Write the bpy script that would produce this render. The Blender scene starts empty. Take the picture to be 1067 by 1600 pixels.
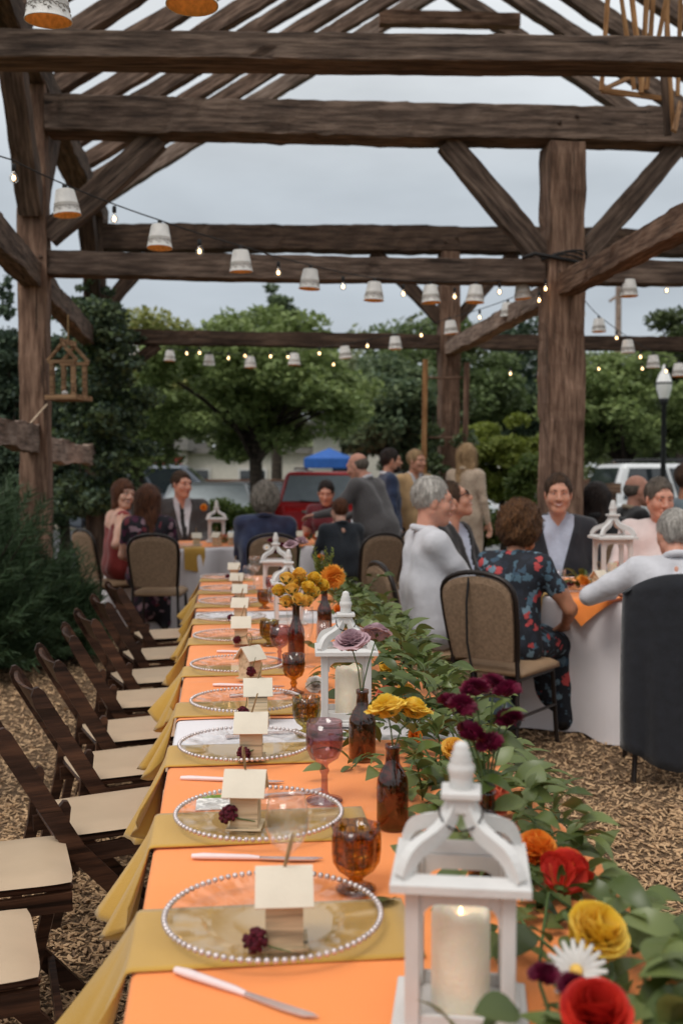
import bpy, math, random
import numpy as np
from mathutils import Vector, Matrix, Euler
scene = bpy.context.scene
COL = scene.collection
rnd = random.Random(7)
R = math.radians
# ---------------------------------------------------------------- camera
CAMH = 1.44
FPX = 1650.0
PITCH = math.atan(55 / FPX)
cam = bpy.data.cameras.new("camera")
camo = bpy.data.objects.new("camera", cam)
COL.objects.link(camo)
camo.location = (0, 0, CAMH)
camo.rotation_euler = (math.pi / 2 - PITCH, 0, 0)
cam.sensor_fit = 'VERTICAL'
cam.sensor_height = 36.0
cam.sensor_width = 24.0
cam.lens = FPX / 1600 * 36.0
cam.clip_start = 0.05
cam.clip_end = 2000
cam.dof.use_dof = True
cam.dof.focus_distance = 2.7
cam.dof.aperture_fstop = 3.8
scene.camera = camo
# ---------------------------------------------------------------- sky and sun
world = bpy.data.worlds.new("World")
scene.world = world
world.use_nodes = True
SUN_EL, SUN_AZ = R(58), R(215)        # azimuth measured from +Y towards +X
wn, wl = world.node_tree.nodes, world.node_tree.links
wn.clear()
wo = wn.new('ShaderNodeOutputWorld')
bg_sky = wn.new('ShaderNodeBackground'); bg_cloud = wn.new('ShaderNodeBackground')
sky = wn.new('ShaderNodeTexSky'); sky.sky_type = 'NISHITA'; sky.sun_disc = False
sky.sun_elevation = SUN_EL; sky.sun_rotation = SUN_AZ
wl.new(sky.outputs[0], bg_sky.inputs[0]); bg_sky.inputs[1].default_value = 0.09
tc = wn.new('ShaderNodeTexCoord'); sp = wn.new('ShaderNodeSeparateXYZ')
wl.new(tc.outputs['Generated'], sp.inputs[0])
rp = wn.new('ShaderNodeValToRGB')
els = rp.color_ramp.elements
els[0].position = 0.0; els[0].color = (0.55, 0.58, 0.605, 1)
els[1].position = 1.0; els[1].color = (0.93, 0.93, 0.92, 1)
for p_, c_ in ((0.15, (0.42, 0.46, 0.50, 1)), (0.26, (0.45, 0.49, 0.525, 1)), (0.36, (0.66, 0.69, 0.71, 1)), (0.5, (0.85, 0.86, 0.86, 1))):
    e_ = els.new(p_); e_.color = c_
wl.new(sp.outputs[2], rp.inputs[0])
mp = wn.new('ShaderNodeMapping'); mp.inputs['Scale'].default_value = (1.0, 1.0, 3.2)
wl.new(tc.outputs['Generated'], mp.inputs[0])
nz = wn.new('ShaderNodeTexNoise'); nz.inputs['Scale'].default_value = 2.6; nz.inputs['Detail'].default_value = 6
wl.new(mp.outputs[0], nz.inputs[0])
cr = wn.new('ShaderNodeMapRange'); cr.inputs[1].default_value = 0.3; cr.inputs[2].default_value = 0.75
cr.inputs[3].default_value = 0.80; cr.inputs[4].default_value = 1.24
wl.new(nz.outputs[0], cr.inputs[0])
mu = wn.new('ShaderNodeMix'); mu.data_type = 'RGBA'; mu.blend_type = 'MULTIPLY'; mu.inputs[0].default_value = 1.0
wl.new(rp.outputs[0], mu.inputs[6]); wl.new(cr.outputs[0], mu.inputs[7])
wl.new(mu.outputs[2], bg_cloud.inputs[0]); bg_cloud.inputs[1].default_value = 1.0
mxs = wn.new('ShaderNodeMixShader'); mxs.inputs[0].default_value = 0.93
wl.new(bg_sky.outputs[0], mxs.inputs[1]); wl.new(bg_cloud.outputs[0], mxs.inputs[2])
wl.new(mxs.outputs[0], wo.inputs[0])
sun = bpy.data.lights.new("sun", 'SUN'); suno = bpy.data.objects.new("sun", sun); COL.objects.link(suno)
sun.energy = 1.2; sun.angle = R(24); sun.color = (1.0, 0.95, 0.88)
_sd = Vector((math.sin(SUN_AZ) * math.cos(SUN_EL), math.cos(SUN_AZ) * math.cos(SUN_EL), math.sin(SUN_EL)))
suno.rotation_euler = _sd.to_track_quat('Z', 'Y').to_euler()
scene.view_settings.view_transform = 'Standard'
scene.view_settings.look = 'None'
scene.view_settings.gamma = 1.0
scene.view_settings.exposure = 0.32
scene.view_settings.use_curve_mapping = False
scene.render.engine = 'CYCLES'
scene.cycles.max_bounces = 8
scene.cycles.transparent_max_bounces = 24
scene.cycles.caustics_reflective = False
scene.cycles.caustics_refractive = False

# ---------------------------------------------------------------- measuring the photograph
def ray(px, py):
    x = (px - 533.5) / FPX; y = -(py - 800) / FPX
    c, s = math.cos(PITCH), math.sin(PITCH)
    return Vector((x, c + y * s, -s + y * c))
def at(px, py, Y):
    d = ray(px, py); t = Y / d.y
    return Vector((d.x * t, Y, CAMH + d.z * t))
def gz(px, py, z=0.0):
    d = ray(px, py); t = (z - CAMH) / d.z
    return Vector((d.x * t, d.y * t, z))
def X_at(px, Y): return (px - 533.5) / FPX * Y
# ---------------------------------------------------------------- materials
def s(r, g=None, b=None):
    if g is None: g = b = r
    f = lambda v: (v / 255 / 12.92) if v / 255 <= 0.04045 else ((v / 255 + 0.055) / 1.055) ** 2.4
    return (f(r), f(g), f(b))
MATS = {}
def M(name, col=(0.5,)*3, rough=0.6, var=0.15, scale=8.0, bump=0.0, bscale=60.0, metal=0.0, spec=0.4,
      stretch=(1, 1, 1), col2=None, lo=0.35, hi=0.65, detail=5, sheen=0.0, sss=0.0, emit=None, estr=0.0, rand=0.0, trans=0.0, voronoi=False):
    if name in MATS: return MATS[name]
    m = bpy.data.materials.new(name); m.use_nodes = True; MATS[name] = m
    n, l = m.node_tree.nodes, m.node_tree.links
    b = n['Principled BSDF']
    tco = n.new('ShaderNodeTexCoord'); mpg = n.new('ShaderNodeMapping'); mpg.inputs['Scale'].default_value = stretch
    l.new(tco.outputs['Object'], mpg.inputs[0])
    if voronoi:
        t = n.new('ShaderNodeTexVoronoi'); t.inputs['Scale'].default_value = scale; fac = t.outputs['Color']
        sx = n.new('ShaderNodeSeparateColor'); l.new(fac, sx.inputs[0]); fac = sx.outputs[0]
    else:
        t = n.new('ShaderNodeTexNoise'); t.inputs['Scale'].default_value = scale; t.inputs['Detail'].default_value = detail; fac = t.outputs[0]
    l.new(mpg.outputs[0], t.inputs[0])
    rmp = n.new('ShaderNodeValToRGB'); e = rmp.color_ramp.elements
    c1 = tuple(max(0, c * (1 - var)) for c in col); c2 = col2 if col2 else tuple(min(1, c * (1 + var)) for c in col)
    e[0].position = lo; e[0].color = (*c1, 1); e[1].position = hi; e[1].color = (*c2, 1)
    l.new(fac, rmp.inputs[0]); out = rmp.outputs[0]
    if rand:
        oi = n.new('ShaderNodeObjectInfo'); mr = n.new('ShaderNodeMapRange')
        mr.inputs[3].default_value = 1 - rand; mr.inputs[4].default_value = 1 + rand
        l.new(oi.outputs['Random'], mr.inputs[0])
        mm = n.new('ShaderNodeMix'); mm.data_type = 'RGBA'; mm.blend_type = 'MULTIPLY'; mm.inputs[0].default_value = 1
        l.new(out, mm.inputs[6]); l.new(mr.outputs[0], mm.inputs[7]); out = mm.outputs[2]
    l.new(out, b.inputs['Base Color'])
    b.inputs['Roughness'].default_value = rough; b.inputs['Metallic'].default_value = metal
    b.inputs['Specular IOR Level'].default_value = spec
    if sheen: b.inputs['Sheen Weight'].default_value = sheen
    if sss: b.inputs['Subsurface Weight'].default_value = sss; b.inputs['Subsurface Radius'].default_value = (0.012, 0.004, 0.002)
    if emit: b.inputs['Emission Color'].default_value = (*emit, 1); b.inputs['Emission Strength'].default_value = estr
    if bump:
        t2 = n.new('ShaderNodeTexNoise'); t2.inputs['Scale'].default_value = bscale; t2.inputs['Detail'].default_value = 4
        l.new(mpg.outputs[0], t2.inputs[0])
        bm = n.new('ShaderNodeBump'); bm.inputs['Strength'].default_value = bump; bm.inputs['Distance'].default_value = 0.02
        l.new(t2.outputs[0], bm.inputs['Height']); l.new(bm.outputs[0], b.inputs['Normal'])
    if trans:      # thin leaf or cloth: some light comes through
        tr = n.new('ShaderNodeBsdfTranslucent'); l.new(out, tr.inputs[0])
        ms = n.new('ShaderNodeMixShader'); ms.inputs[0].default_value = trans
        l.new(b.outputs[0], ms.inputs[1]); l.new(tr.outputs[0], ms.inputs[2]); l.new(ms.outputs[0], n['Material Output'].inputs[0])
    return m
def leafmat(name, cols, rough=0.5, trans=0.25, spec=0.35):
    """foliage: colour varies leaf by leaf (random per island)"""
    if name in MATS: return MATS[name]
    m = bpy.data.materials.new(name); m.use_nodes = True; MATS[name] = m
    n, l = m.node_tree.nodes, m.node_tree.links; b = n['Principled BSDF']
    g = n.new('ShaderNodeNewGeometry'); rmp = n.new('ShaderNodeValToRGB'); e = rmp.color_ramp.elements
    oi = n.new('ShaderNodeObjectInfo'); ad = n.new('ShaderNodeMath'); ad.operation = 'ADD'; fr = n.new('ShaderNodeMath'); fr.operation = 'FRACT'
    l.new(g.outputs['Random Per Island'], ad.inputs[0]); l.new(oi.outputs['Random'], ad.inputs[1]); l.new(ad.outputs[0], fr.inputs[0])
    l.new(fr.outputs[0], rmp.inputs[0])
    k = len(cols)
    for i, c in enumerate(cols):
        el = e[i] if i < 2 else e.new(0.5)
        el.position = i / (k - 1); el.color = (*c, 1)
    l.new(rmp.outputs[0], b.inputs['Base Color']); b.inputs['Roughness'].default_value = rough; b.inputs['Specular IOR Level'].default_value = spec
    tr = n.new('ShaderNodeBsdfTranslucent'); l.new(rmp.outputs[0], tr.inputs[0])
    ms = n.new('ShaderNodeMixShader'); ms.inputs[0].default_value = trans
    l.new(b.outputs[0], ms.inputs[1]); l.new(tr.outputs[0], ms.inputs[2]); l.new(ms.outputs[0], n['Material Output'].inputs[0])
    return m
def glassmat(name, tint=(1, 1, 1), refl=0.10, rough=0.03, pat=0.0, pscale=70):
    if name in MATS: return MATS[name]
    m = bpy.data.materials.new(name); m.use_nodes = True; MATS[name] = m
    n, l = m.node_tree.nodes, m.node_tree.links; n.remove(n['Principled BSDF'])
    t = n.new('ShaderNodeBsdfTransparent'); t.inputs[0].default_value = (*tint, 1)
    if pat:       # pressed pattern: tint darkened between cells, standing in for refraction
        tco = n.new('ShaderNodeTexCoord'); vo = n.new('ShaderNodeTexVoronoi'); vo.feature = 'DISTANCE_TO_EDGE'; vo.inputs['Scale'].default_value = pscale; vo.inputs['Randomness'].default_value = .35
        l.new(tco.outputs['Object'], vo.inputs[0]); rm = n.new('ShaderNodeValToRGB'); rm.color_ramp.elements[0].position = .02; rm.color_ramp.elements[0].color = (*[c * (1 - pat) for c in tint], 1); rm.color_ramp.elements[1].position = .16; rm.color_ramp.elements[1].color = (*tint, 1)
        l.new(vo.outputs['Distance'], rm.inputs[0]); l.new(rm.outputs[0], t.inputs[0])
    g = n.new('ShaderNodeBsdfGlossy'); g.inputs['Roughness'].default_value = rough; g.inputs[0].default_value = (1, 1, 1, 1)
    f = n.new('ShaderNodeLayerWeight'); f.inputs[0].default_value = 0.5
    pw = n.new('ShaderNodeMath'); pw.operation = 'POWER'; pw.inputs[1].default_value = 3.0; l.new(f.outputs['Facing'], pw.inputs[0])
    a = n.new('ShaderNodeMath'); a.operation = 'MULTIPLY_ADD'; a.use_clamp = True; a.inputs[1].default_value = 0.45; a.inputs[2].default_value = refl
    l.new(pw.outputs[0], a.inputs[0])
    ms = n.new('ShaderNodeMixShader'); l.new(a.outputs[0], ms.inputs[0]); l.new(t.outputs[0], ms.inputs[1]); l.new(g.outputs[0], ms.inputs[2])
    l.new(ms.outputs[0], n['Material Output'].inputs[0])
    return m
# ---------------------------------------------------------------- mesh building
class MB:
    def __init__(self): self.v = []; self.f = []; self.mi = []; self.sm = []
    def add(self, vs, fs, mi=0, smooth=False, mat=None):
        o = len(self.v)
        if mat is not None: vs = [mat @ Vector(p) for p in vs]
        self.v.extend([tuple(p) for p in vs])
        for f in fs:
            self.f.append(tuple(i + o for i in f)); self.mi.append(mi); self.sm.append(smooth)
        return self
    def box(self, c, d, mi=0, rot=None, bev=0.0):
        hx, hy, hz = d[0] / 2, d[1] / 2, d[2] / 2
        mt = Matrix.Translation(c) @ (rot.to_4x4() if rot is not None else Matrix.Identity(4))
        if not bev:
            vs = [(x, y, z) for x in (-hx, hx) for y in (-hy, hy) for z in (-hz, hz)]
            fs = [(0, 1, 3, 2), (4, 6, 7, 5), (0, 4, 5, 1), (2, 3, 7, 6), (0, 2, 6, 4), (1, 5, 7, 3)]
            return self.add(vs, fs, mi, False, mt)
        b = min(bev, hx * .9, hy * .9, hz * .9)
        vs = []; idx = {}
        for sx in (-1, 1):
            for sy in (-1, 1):
                for sz in (-1, 1):
                    for ax in range(3):
                        p = [sx * hx, sy * hy, sz * hz]
                        for k in range(3):
                            if k != ax: p[k] -= (sx, sy, sz)[k] * b
                        idx[(sx, sy, sz, ax)] = len(vs); vs.append(p)
        fs = []
        for ax in range(3):
            o1, o2 = [(1, 2), (2, 0), (0, 1)][ax]
            for sg in (-1, 1):
                q = []
                for a_, b_ in ((-1, -1), (1, -1), (1, 1), (-1, 1)):
                    k = [0, 0, 0]; k[ax] = sg; k[o1] = a_; k[o2] = b_
                    q.append(idx[(*k, ax)])
                fs.append(q if sg > 0 else q[::-1])
            for a_ in (-1, 1):
                for b_ in (-1, 1):
                    k0 = [0, 0, 0]; k0[o1] = a_; k0[o2] = b_; k1 = list(k0); k0[ax] = -1; k1[ax] = 1
                    q = [idx[(*k0, o1)], idx[(*k1, o1)], idx[(*k1, o2)], idx[(*k0, o2)]]
                    fs.append(q if a_ * b_ < 0 else q[::-1])
        for sx in (-1, 1):
            for sy in (-1, 1):
                for sz in (-1, 1):
                    q = [idx[(sx, sy, sz, a)] for a in range(3)]
                    fs.append(q if sx * sy * sz > 0 else q[::-1])
        return self.add(vs, fs, mi, False, mt)
    def tube(self, pts, r, n=8, mi=0, cap=True, smooth=True, flat=1.0, up=None):
        pts = [Vector(p) for p in pts]; k = len(pts)
        rs = list(r) if hasattr(r, '__len__') else [r] * k
        vs = []; fs = []; prev = None
        for i, p in enumerate(pts):
            t = (pts[min(i + 1, k - 1)] - pts[max(i - 1, 0)])
            t = t.normalized() if t.length > 1e-9 else Vector((0, 0, 1))
            if prev is None:
                a = Vector(up) if up else (Vector((0, 0, 1)) if abs(t.z) < 0.9 else Vector((1, 0, 0)))
                x = (a - t * a.dot(t)).normalized()
            else:
                x = prev - t * prev.dot(t)
                x = x.normalized() if x.length > 1e-6 else t.orthogonal().normalized()
            prev = x; y = t.cross(x)
            for j in range(n):
                a = 2 * math.pi * j / n
                vs.append(p + x * math.cos(a) * rs[i] + y * math.sin(a) * rs[i] * flat)
        for i in range(k - 1):
            for j in range(n):
                fs.append((i * n + j, i * n + (j + 1) % n, (i + 1) * n + (j + 1) % n, (i + 1) * n + j))
        self.add(vs, fs, mi, smooth)
        if cap:
            self.add([vs[j] for j in range(n)], [tuple(range(n))[::-1]], mi)
            self.add([vs[(k - 1) * n + j] for j in range(n)], [tuple(range(n))], mi)
        return self
    def lathe(self, prof, n=24, mi=0, c=(0, 0, 0), smooth=True, ripple=None, mat=None):
        vs = []; fs = []; k = len(prof)
        for i, (r, z) in enumerate(prof):
            for j in range(n):
                a = 2 * math.pi * j / n
                rr, zz = (r, z) if ripple is None else ripple(r, z, a, i)
                vs.append((c[0] + rr * math.cos(a), c[1] + rr * math.sin(a), c[2] + zz))
        for i in range(k - 1):
            for j in range(n):
                fs.append((i * n + j, i * n + (j + 1) % n, (i + 1) * n + (j + 1) % n, (i + 1) * n + j))
        return self.add(vs, fs, mi, smooth, mat)
    def ball(self, c, r, n=10, m=6, mi=0, mat=None):
        rx, ry, rz = r if hasattr(r, '__len__') else (r, r, r)
        vs = [(c[0], c[1], c[2] - rz)]; fs = []
        for i in range(1, m):
            ph = -math.pi / 2 + math.pi * i / m
            for j in range(n):
                a = 2 * math.pi * j / n
                vs.append((c[0] + rx * math.cos(ph) * math.cos(a), c[1] + ry * math.cos(ph) * math.sin(a), c[2] + rz * math.sin(ph)))
        vs.append((c[0], c[1], c[2] + rz)); T = len(vs) - 1
        for j in range(n):
            fs.append((0, 1 + (j + 1) % n, 1 + j)); b = 1 + (m - 2) * n
            fs.append((T, b + j, b + (j + 1) % n))
        for i in range(m - 2):
            for j in range(n):
                a = 1 + i * n
                fs.append((a + j, a + (j + 1) % n, a + n + (j + 1) % n, a + n + j))
        return self.add(vs, fs, mi, True, mat)
    def prism(self, poly, h0, h1, mi=0, axis='y', mat=None):
        """poly of (a,b) extruded along an axis: axis y -> (a, h, b); x -> (h, a, b); z -> (a, b, h)"""
        f = {'y': lambda a, b, h: (a, h, b), 'x': lambda a, b, h: (h, a, b), 'z': lambda a, b, h: (a, b, h)}[axis]
        n = len(poly)
        vs = [f(a, b, h0) for a, b in poly] + [f(a, b, h1) for a, b in poly]
        fs = [tuple(range(n)), tuple(range(2 * n - 1, n - 1, -1))] + [(i, i + n, (i + 1) % n + n, (i + 1) % n) for i in range(n)]
        return self.add(vs, fs, mi, False, mat)
    def mesh(self, name, mats, flip=False):
        me = bpy.data.meshes.new(name)
        me.from_pydata(self.v, [], self.f)
        for m in (mats if isinstance(mats, (list, tuple)) else [mats]): me.materials.append(m)
        me.polygons.foreach_set('material_index', self.mi)
        me.polygons.foreach_set('use_smooth', self.sm)
        me.update()
        return me
    def build(self, name, mats, parent=None, loc=None):
        return obj(name, self.mesh(name, mats), parent, loc)
def obj(name, me, parent=None, loc=None):
    o = bpy.data.objects.new(name, me); COL.objects.link(o)
    if parent is not None: o.parent = parent
    if loc is not None: o.location = loc
    return o
def npmesh(name, V, F, mats, mi=None, smooth=False):
    """mesh from numpy arrays; F is (n,3) or (n,4)"""
    me = bpy.data.meshes.new(name); V = np.asarray(V, np.float32); F = np.asarray(F, np.int32)
    me.vertices.add(len(V)); me.vertices.foreach_set('co', V.ravel())
    k = F.shape[1]
    me.loops.add(F.size); me.loops.foreach_set('vertex_index', F.ravel())
    me.polygons.add(len(F)); me.polygons.foreach_set('loop_start', np.arange(len(F), dtype=np.int32) * k)
    me.polygons.foreach_set('loop_total', np.full(len(F), k, np.int32))
    for m in (mats if isinstance(mats, (list, tuple)) else [mats]): me.materials.append(m)
    if mi is not None: me.polygons.foreach_set('material_index', np.asarray(mi, np.int32))
    me.polygons.foreach_set('use_smooth', np.full(len(F), bool(smooth)))
    me.update(calc_edges=True)
    return me
def tag(o, label=None, cat=None, group=None, kind=None):
    if label: o['label'] = label
    if cat: o['category'] = cat
    if group: o['group'] = group
    if kind: o['kind'] = kind
    return o
def thing(name, label, cat, loc=(0, 0, 0), rz=0.0, group=None):
    o = bpy.data.objects.new(name, None); COL.objects.link(o); o.empty_display_size = 0.1
    o.location = loc; o.rotation_euler = (0, 0, rz)
    return tag(o, label, cat, group)
def dup(root, loc=None, rz=None, label=None, group=None, scale=None):
    r = root.copy(); COL.objects.link(r)
    if loc is not None: r.location = loc
    if rz is not None: r.rotation_euler = (0, 0, rz)
    if scale is not None: r.scale = (scale,) * 3
    if label: r['label'] = label
    if group: r['group'] = group
    for ch in list(root.children):
        c = ch.copy(); COL.objects.link(c); c.parent = r
        for g in list(ch.children):
            d = g.copy(); COL.objects.link(d); d.parent = c
    return r
def snoise(P, seed, freq, n=6):
    """cheap smooth noise: a sum of sines in random directions"""
    g = np.random.RandomState(seed); out = 0
    for i in range(n):
        d = g.normal(size=3); d /= np.linalg.norm(d); f = freq * (0.6 + 0.8 * g.rand())
        out = out + np.sin(P[..., 0] * d[0] * f + P[..., 1] * d[1] * f + P[..., 2] * d[2] * f + g.rand() * 6.28)
    return out / n * 1.6
# ---------------------------------------------------------------- blended surfaces (bodies, cloth, hair)
class SDF:
    def __init__(self): self.p = []
    def rc(self, a, b, r1, r2=None, m=0, k=0.03, neg=False, T=None):
        a, b = Vector(a), Vector(b)
        if T is not None: a, b = T @ a, T @ b
        self.p.append(('c', np.array(a), np.array(b), r1, r1 if r2 is None else r2, m, k, neg)); return self
    def el(self, c, r, m=0, k=0.03, neg=False, T=None, rot=None):
        c = Vector(c); Rm = Matrix.Identity(3) if rot is None else rot
        if T is not None: c = T @ c; Rm = T.to_3x3() @ Rm
        self.p.append(('e', np.array(c), np.array(r, float), np.array(Rm), 0, m, k, neg)); return self
    @staticmethod
    def _d(p, P):
        if p[0] == 'c':
            a, b, r1, r2 = p[1:5]; ba = b - a; q = P - a
            h = np.clip(q @ ba / max(ba @ ba, 1e-12), 0, 1)
            return np.linalg.norm(q - h[..., None] * ba, axis=-1) - (r1 + (r2 - r1) * h)
        c, r, Rm = p[1:4]; q = (P - c) @ Rm
        k0 = np.linalg.norm(q / r, axis=-1); k1 = np.linalg.norm(q / (r * r), axis=-1)
        return k0 * (k0 - 1) / np.maximum(k1, 1e-9)
    def mesh(self, vox, disp=None, matfn=None):
        lo = np.full(3, 1e9); hi = -lo
        bbs = []
        for p in self.p:
            if p[0] == 'c':
                rr = max(p[3], p[4]); l = np.minimum(p[1], p[2]) - rr; h = np.maximum(p[1], p[2]) + rr
            else:
                rr = p[2].max(); l = p[1] - rr; h = p[1] + rr
            bbs.append((l, h))
            if not p[7]: lo = np.minimum(lo, l); hi = np.maximum(hi, h)
        lo -= vox * 4; hi += vox * 4
        n = np.ceil((hi - lo) / vox).astype(int) + 1
        ax = [lo[i] + vox * np.arange(n[i]) for i in range(3)]
        D = np.full(n, 0.08)
        for p, (l, h) in zip(self.p, bbs):
            mg = p[6] + 0.05
            i0 = np.clip(((l - mg - lo) / vox).astype(int), 0, n); i1 = np.clip(((h + mg - lo) / vox).astype(int) + 2, 0, n)
            if (i1 <= i0).any(): continue
            G = np.stack(np.meshgrid(*[ax[i][i0[i]:i1[i]] for i in range(3)], indexing='ij'), -1)
            d = self._d(p, G); sl = tuple(slice(i0[i], i1[i]) for i in range(3)); A = D[sl]; k = p[6]
            if p[7]:
                d = -d; hh = np.maximum(k - np.abs(A - d), 0) / k; D[sl] = np.maximum(A, d) + hh * hh * k * 0.25
            else:
                hh = np.maximum(k - np.abs(A - d), 0) / k; D[sl] = np.minimum(A, d) - hh * hh * k * 0.25
        if disp is not None:
            near = np.abs(D) < 0.06
            idx = np.argwhere(near); P = lo + idx * vox
            D[near] += disp(P)
        S = D < 0
        c = S[:-1, :-1, :-1].astype(np.int8)
        cnt = np.zeros_like(c)
        for i in (0, 1):
            for j in (0, 1):
                for k in (0, 1): cnt += S[i:n[0] - 1 + i, j:n[1] - 1 + j, k:n[2] - 1 + k]
        act = (cnt > 0) & (cnt < 8); cells = np.argwhere(act)
        ids = -np.ones(act.shape, np.int64); ids[act] = np.arange(len(cells))
        acc = np.zeros((len(cells), 3)); w = np.zeros(len(cells))
        cor = np.array([(i, j, k) for i in (0, 1) for j in (0, 1) for k in (0, 1)])
        vals = [D[tuple((cells + c_).T)] for c_ in cor]
        for a in range(8):
            for b in range(a + 1, 8):
                if np.abs(cor[a] - cor[b]).sum() != 1: continue
                va, vb = vals[a], vals[b]; cr_ = (va < 0) != (vb < 0)
                t = np.where(cr_, va / np.where(cr_, va - vb, 1), 0)
                pt = cor[a] + t[:, None] * (cor[b] - cor[a])
                acc[cr_] += pt[cr_]; w[cr_] += 1
        V = lo + (cells + acc / w[:, None]) * vox
        F = []
        for axis in range(3):
            sl0 = [slice(1, n[i] - 1) for i in range(3)]; sl1 = list(sl0); sl0[axis] = slice(0, n[axis] - 1); sl1[axis] = slice(1, n[axis])
            A = S[tuple(sl0)]; B = S[tuple(sl1)]
            e = np.argwhere(A != B)
            off = np.array([1 if i != axis else 0 for i in range(3)]); e0 = e + off
            o1, o2 = [(1, 2), (2, 0), (0, 1)][axis]; d1 = np.zeros(3, int); d1[o1] = 1; d2 = np.zeros(3, int); d2[o2] = 1
            q = np.stack([ids[tuple((e0 - d1 - d2).T)], ids[tuple((e0 - d2).T)], ids[tuple(e0.T)], ids[tuple((e0 - d1).T)]], 1)
            fl = ~A[tuple(e.T)]
            q[fl] = q[fl][:, ::-1]; F.append(q)
        F = np.concatenate(F); F = F[(F >= 0).all(1)]
        best = np.full(len(V), 1e9); mi = np.zeros(len(V), int)
        for p in self.p:
            if p[7]: continue
            d = self._d(p, V); u = d < best; best[u] = d[u]; mi[u] = p[5]
        if matfn is not None: mi = matfn(V, mi)
        return V, F, mi[F[:, 0]]
def joinmesh(name, chunks, mats, smooth=True):
    Vs, Fs, Ms, o = [], [], [], 0
    for V, F, mi in chunks:
        Vs.append(V); Fs.append(F + o); Ms.append(mi); o += len(V)
    return npmesh(name, np.concatenate(Vs), np.concatenate(Fs), mats, np.concatenate(Ms), smooth)
# ================================================================ ground
Z3 = Vector((0, 0, 1))
def ground_sheet(name, x0, x1, y0, y1, z, mat, n=60, amp=.0, zf=None):
    xs = np.linspace(x0, x1, n); ys = np.linspace(y0, y1, n); Xg, Yg = np.meshgrid(xs, ys, indexing='ij')
    Zg = z + (amp * (np.sin(Xg * 1.7) * np.sin(Yg * 1.3 + 1)) if amp else 0) + (zf(Xg, Yg) if zf else 0)
    V = np.stack([Xg, Yg, np.broadcast_to(Zg, Xg.shape)], -1).reshape(-1, 3); i, j = np.meshgrid(np.arange(n - 1), np.arange(n - 1), indexing='ij'); q = (i * n + j).ravel()
    o = obj(name, npmesh(name, V, np.stack([q, q + n, q + n + 1, q + 1], 1), mat, smooth=True)); return tag(o, kind='structure')
M_SOIL = M('chip_litter', s(96, 76, 60), .95, .4, 90, bump=1.0, bscale=140, col2=s(150, 120, 88), detail=8)
M_GRASS = M('lawn', s(62, 78, 40), .9, .3, 6, bump=.6, bscale=200, col2=s(92, 104, 56))
M_ASPH = M('asphalt', s(70, 70, 72), .9, .15, 30, bump=.3, bscale=250)
ground_sheet('ground', -400, 400, -40, 900, -.16, M_GRASS, 20)
ground_sheet('mulch_floor', -7, 9, -3, 13.5, 0, M_SOIL, 60)
zf = lambda X, Y: -.13 * np.clip((Y - 13.4) / 2.5, 0, 1)
ground_sheet('lawn', -14, 16, 13.4, 17.2, .004, M_GRASS, 40, 0, zf)
ground_sheet('parking_lot', -40, 40, 17.0, 31, -.128, M_ASPH, 10)
# wood chips: real flakes, dense near the camera
M_CHIP = leafmat('wood_chip', [s(122, 98, 78), s(174, 142, 110), s(202, 168, 130), s(150, 120, 94), s(218, 192, 160), s(186, 152, 116)], .85, .0, .2)
def chips():
    g = np.random.RandomState(5); N = 120000
    pts = []
    # density falls with distance; only the floor that can be seen
    Y = 1.6 + 11.6 * g.rand(N * 2) ** 1.5; X = (g.rand(N * 2) - .5) * 2
    hw = .36 * Y + .55; X = X * hw
    k = (X < 6) & (X > -5)
    X, Y = X[k][:N], Y[k][:N]; n = len(X)
    L = g.uniform(.010, .025, n) * (1 + .05 * Y); W = L * g.uniform(.22, .5, n); T = g.uniform(.0015, .004, n)
    a = g.rand(n) * 6.283; tilt = g.normal(0, .28, n); roll = g.normal(0, .35, n)
    ca, sa = np.cos(a), np.sin(a); ct, st = np.cos(tilt), np.sin(tilt); cr_, sr = np.cos(roll), np.sin(roll)
    ex = np.stack([ca * ct, sa * ct, st], 1); ey = np.stack([-sa * cr_, ca * cr_, sr], 1); ez = np.cross(ex, ey)
    c = np.stack([X, Y, .004 + .010 * g.rand(n)], 1)
    V = []
    for (sx, sy, sz) in ((-1, -.6, 1), (.9, -1, 1), (1, .7, 1), (-.8, 1, 1), (-1, -.6, -1), (.9, -1, -1), (1, .7, -1), (-.8, 1, -1)):
        V.append(c + ex * (L * sx)[:, None] * .5 * 1.3 + ey * (W * sy)[:, None] * .5 + ez * (T * sz)[:, None] * .5)
    V = np.stack(V, 1).reshape(-1, 3); b = (np.arange(n) * 8)[:, None]
    near = b[Y < 4.6]; F = np.concatenate([b + np.array((0, 1, 2, 3))] + [near + np.array(f) for f in ((0, 4, 5, 1), (2, 6, 7, 3), (3, 7, 4, 0))])
    o = obj('wood_chips', npmesh('wood_chips', V, F, M_CHIP)); tag(o, 'loose tan and grey wood chips covering the floor', 'wood chips', kind='stuff')
chips()
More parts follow.
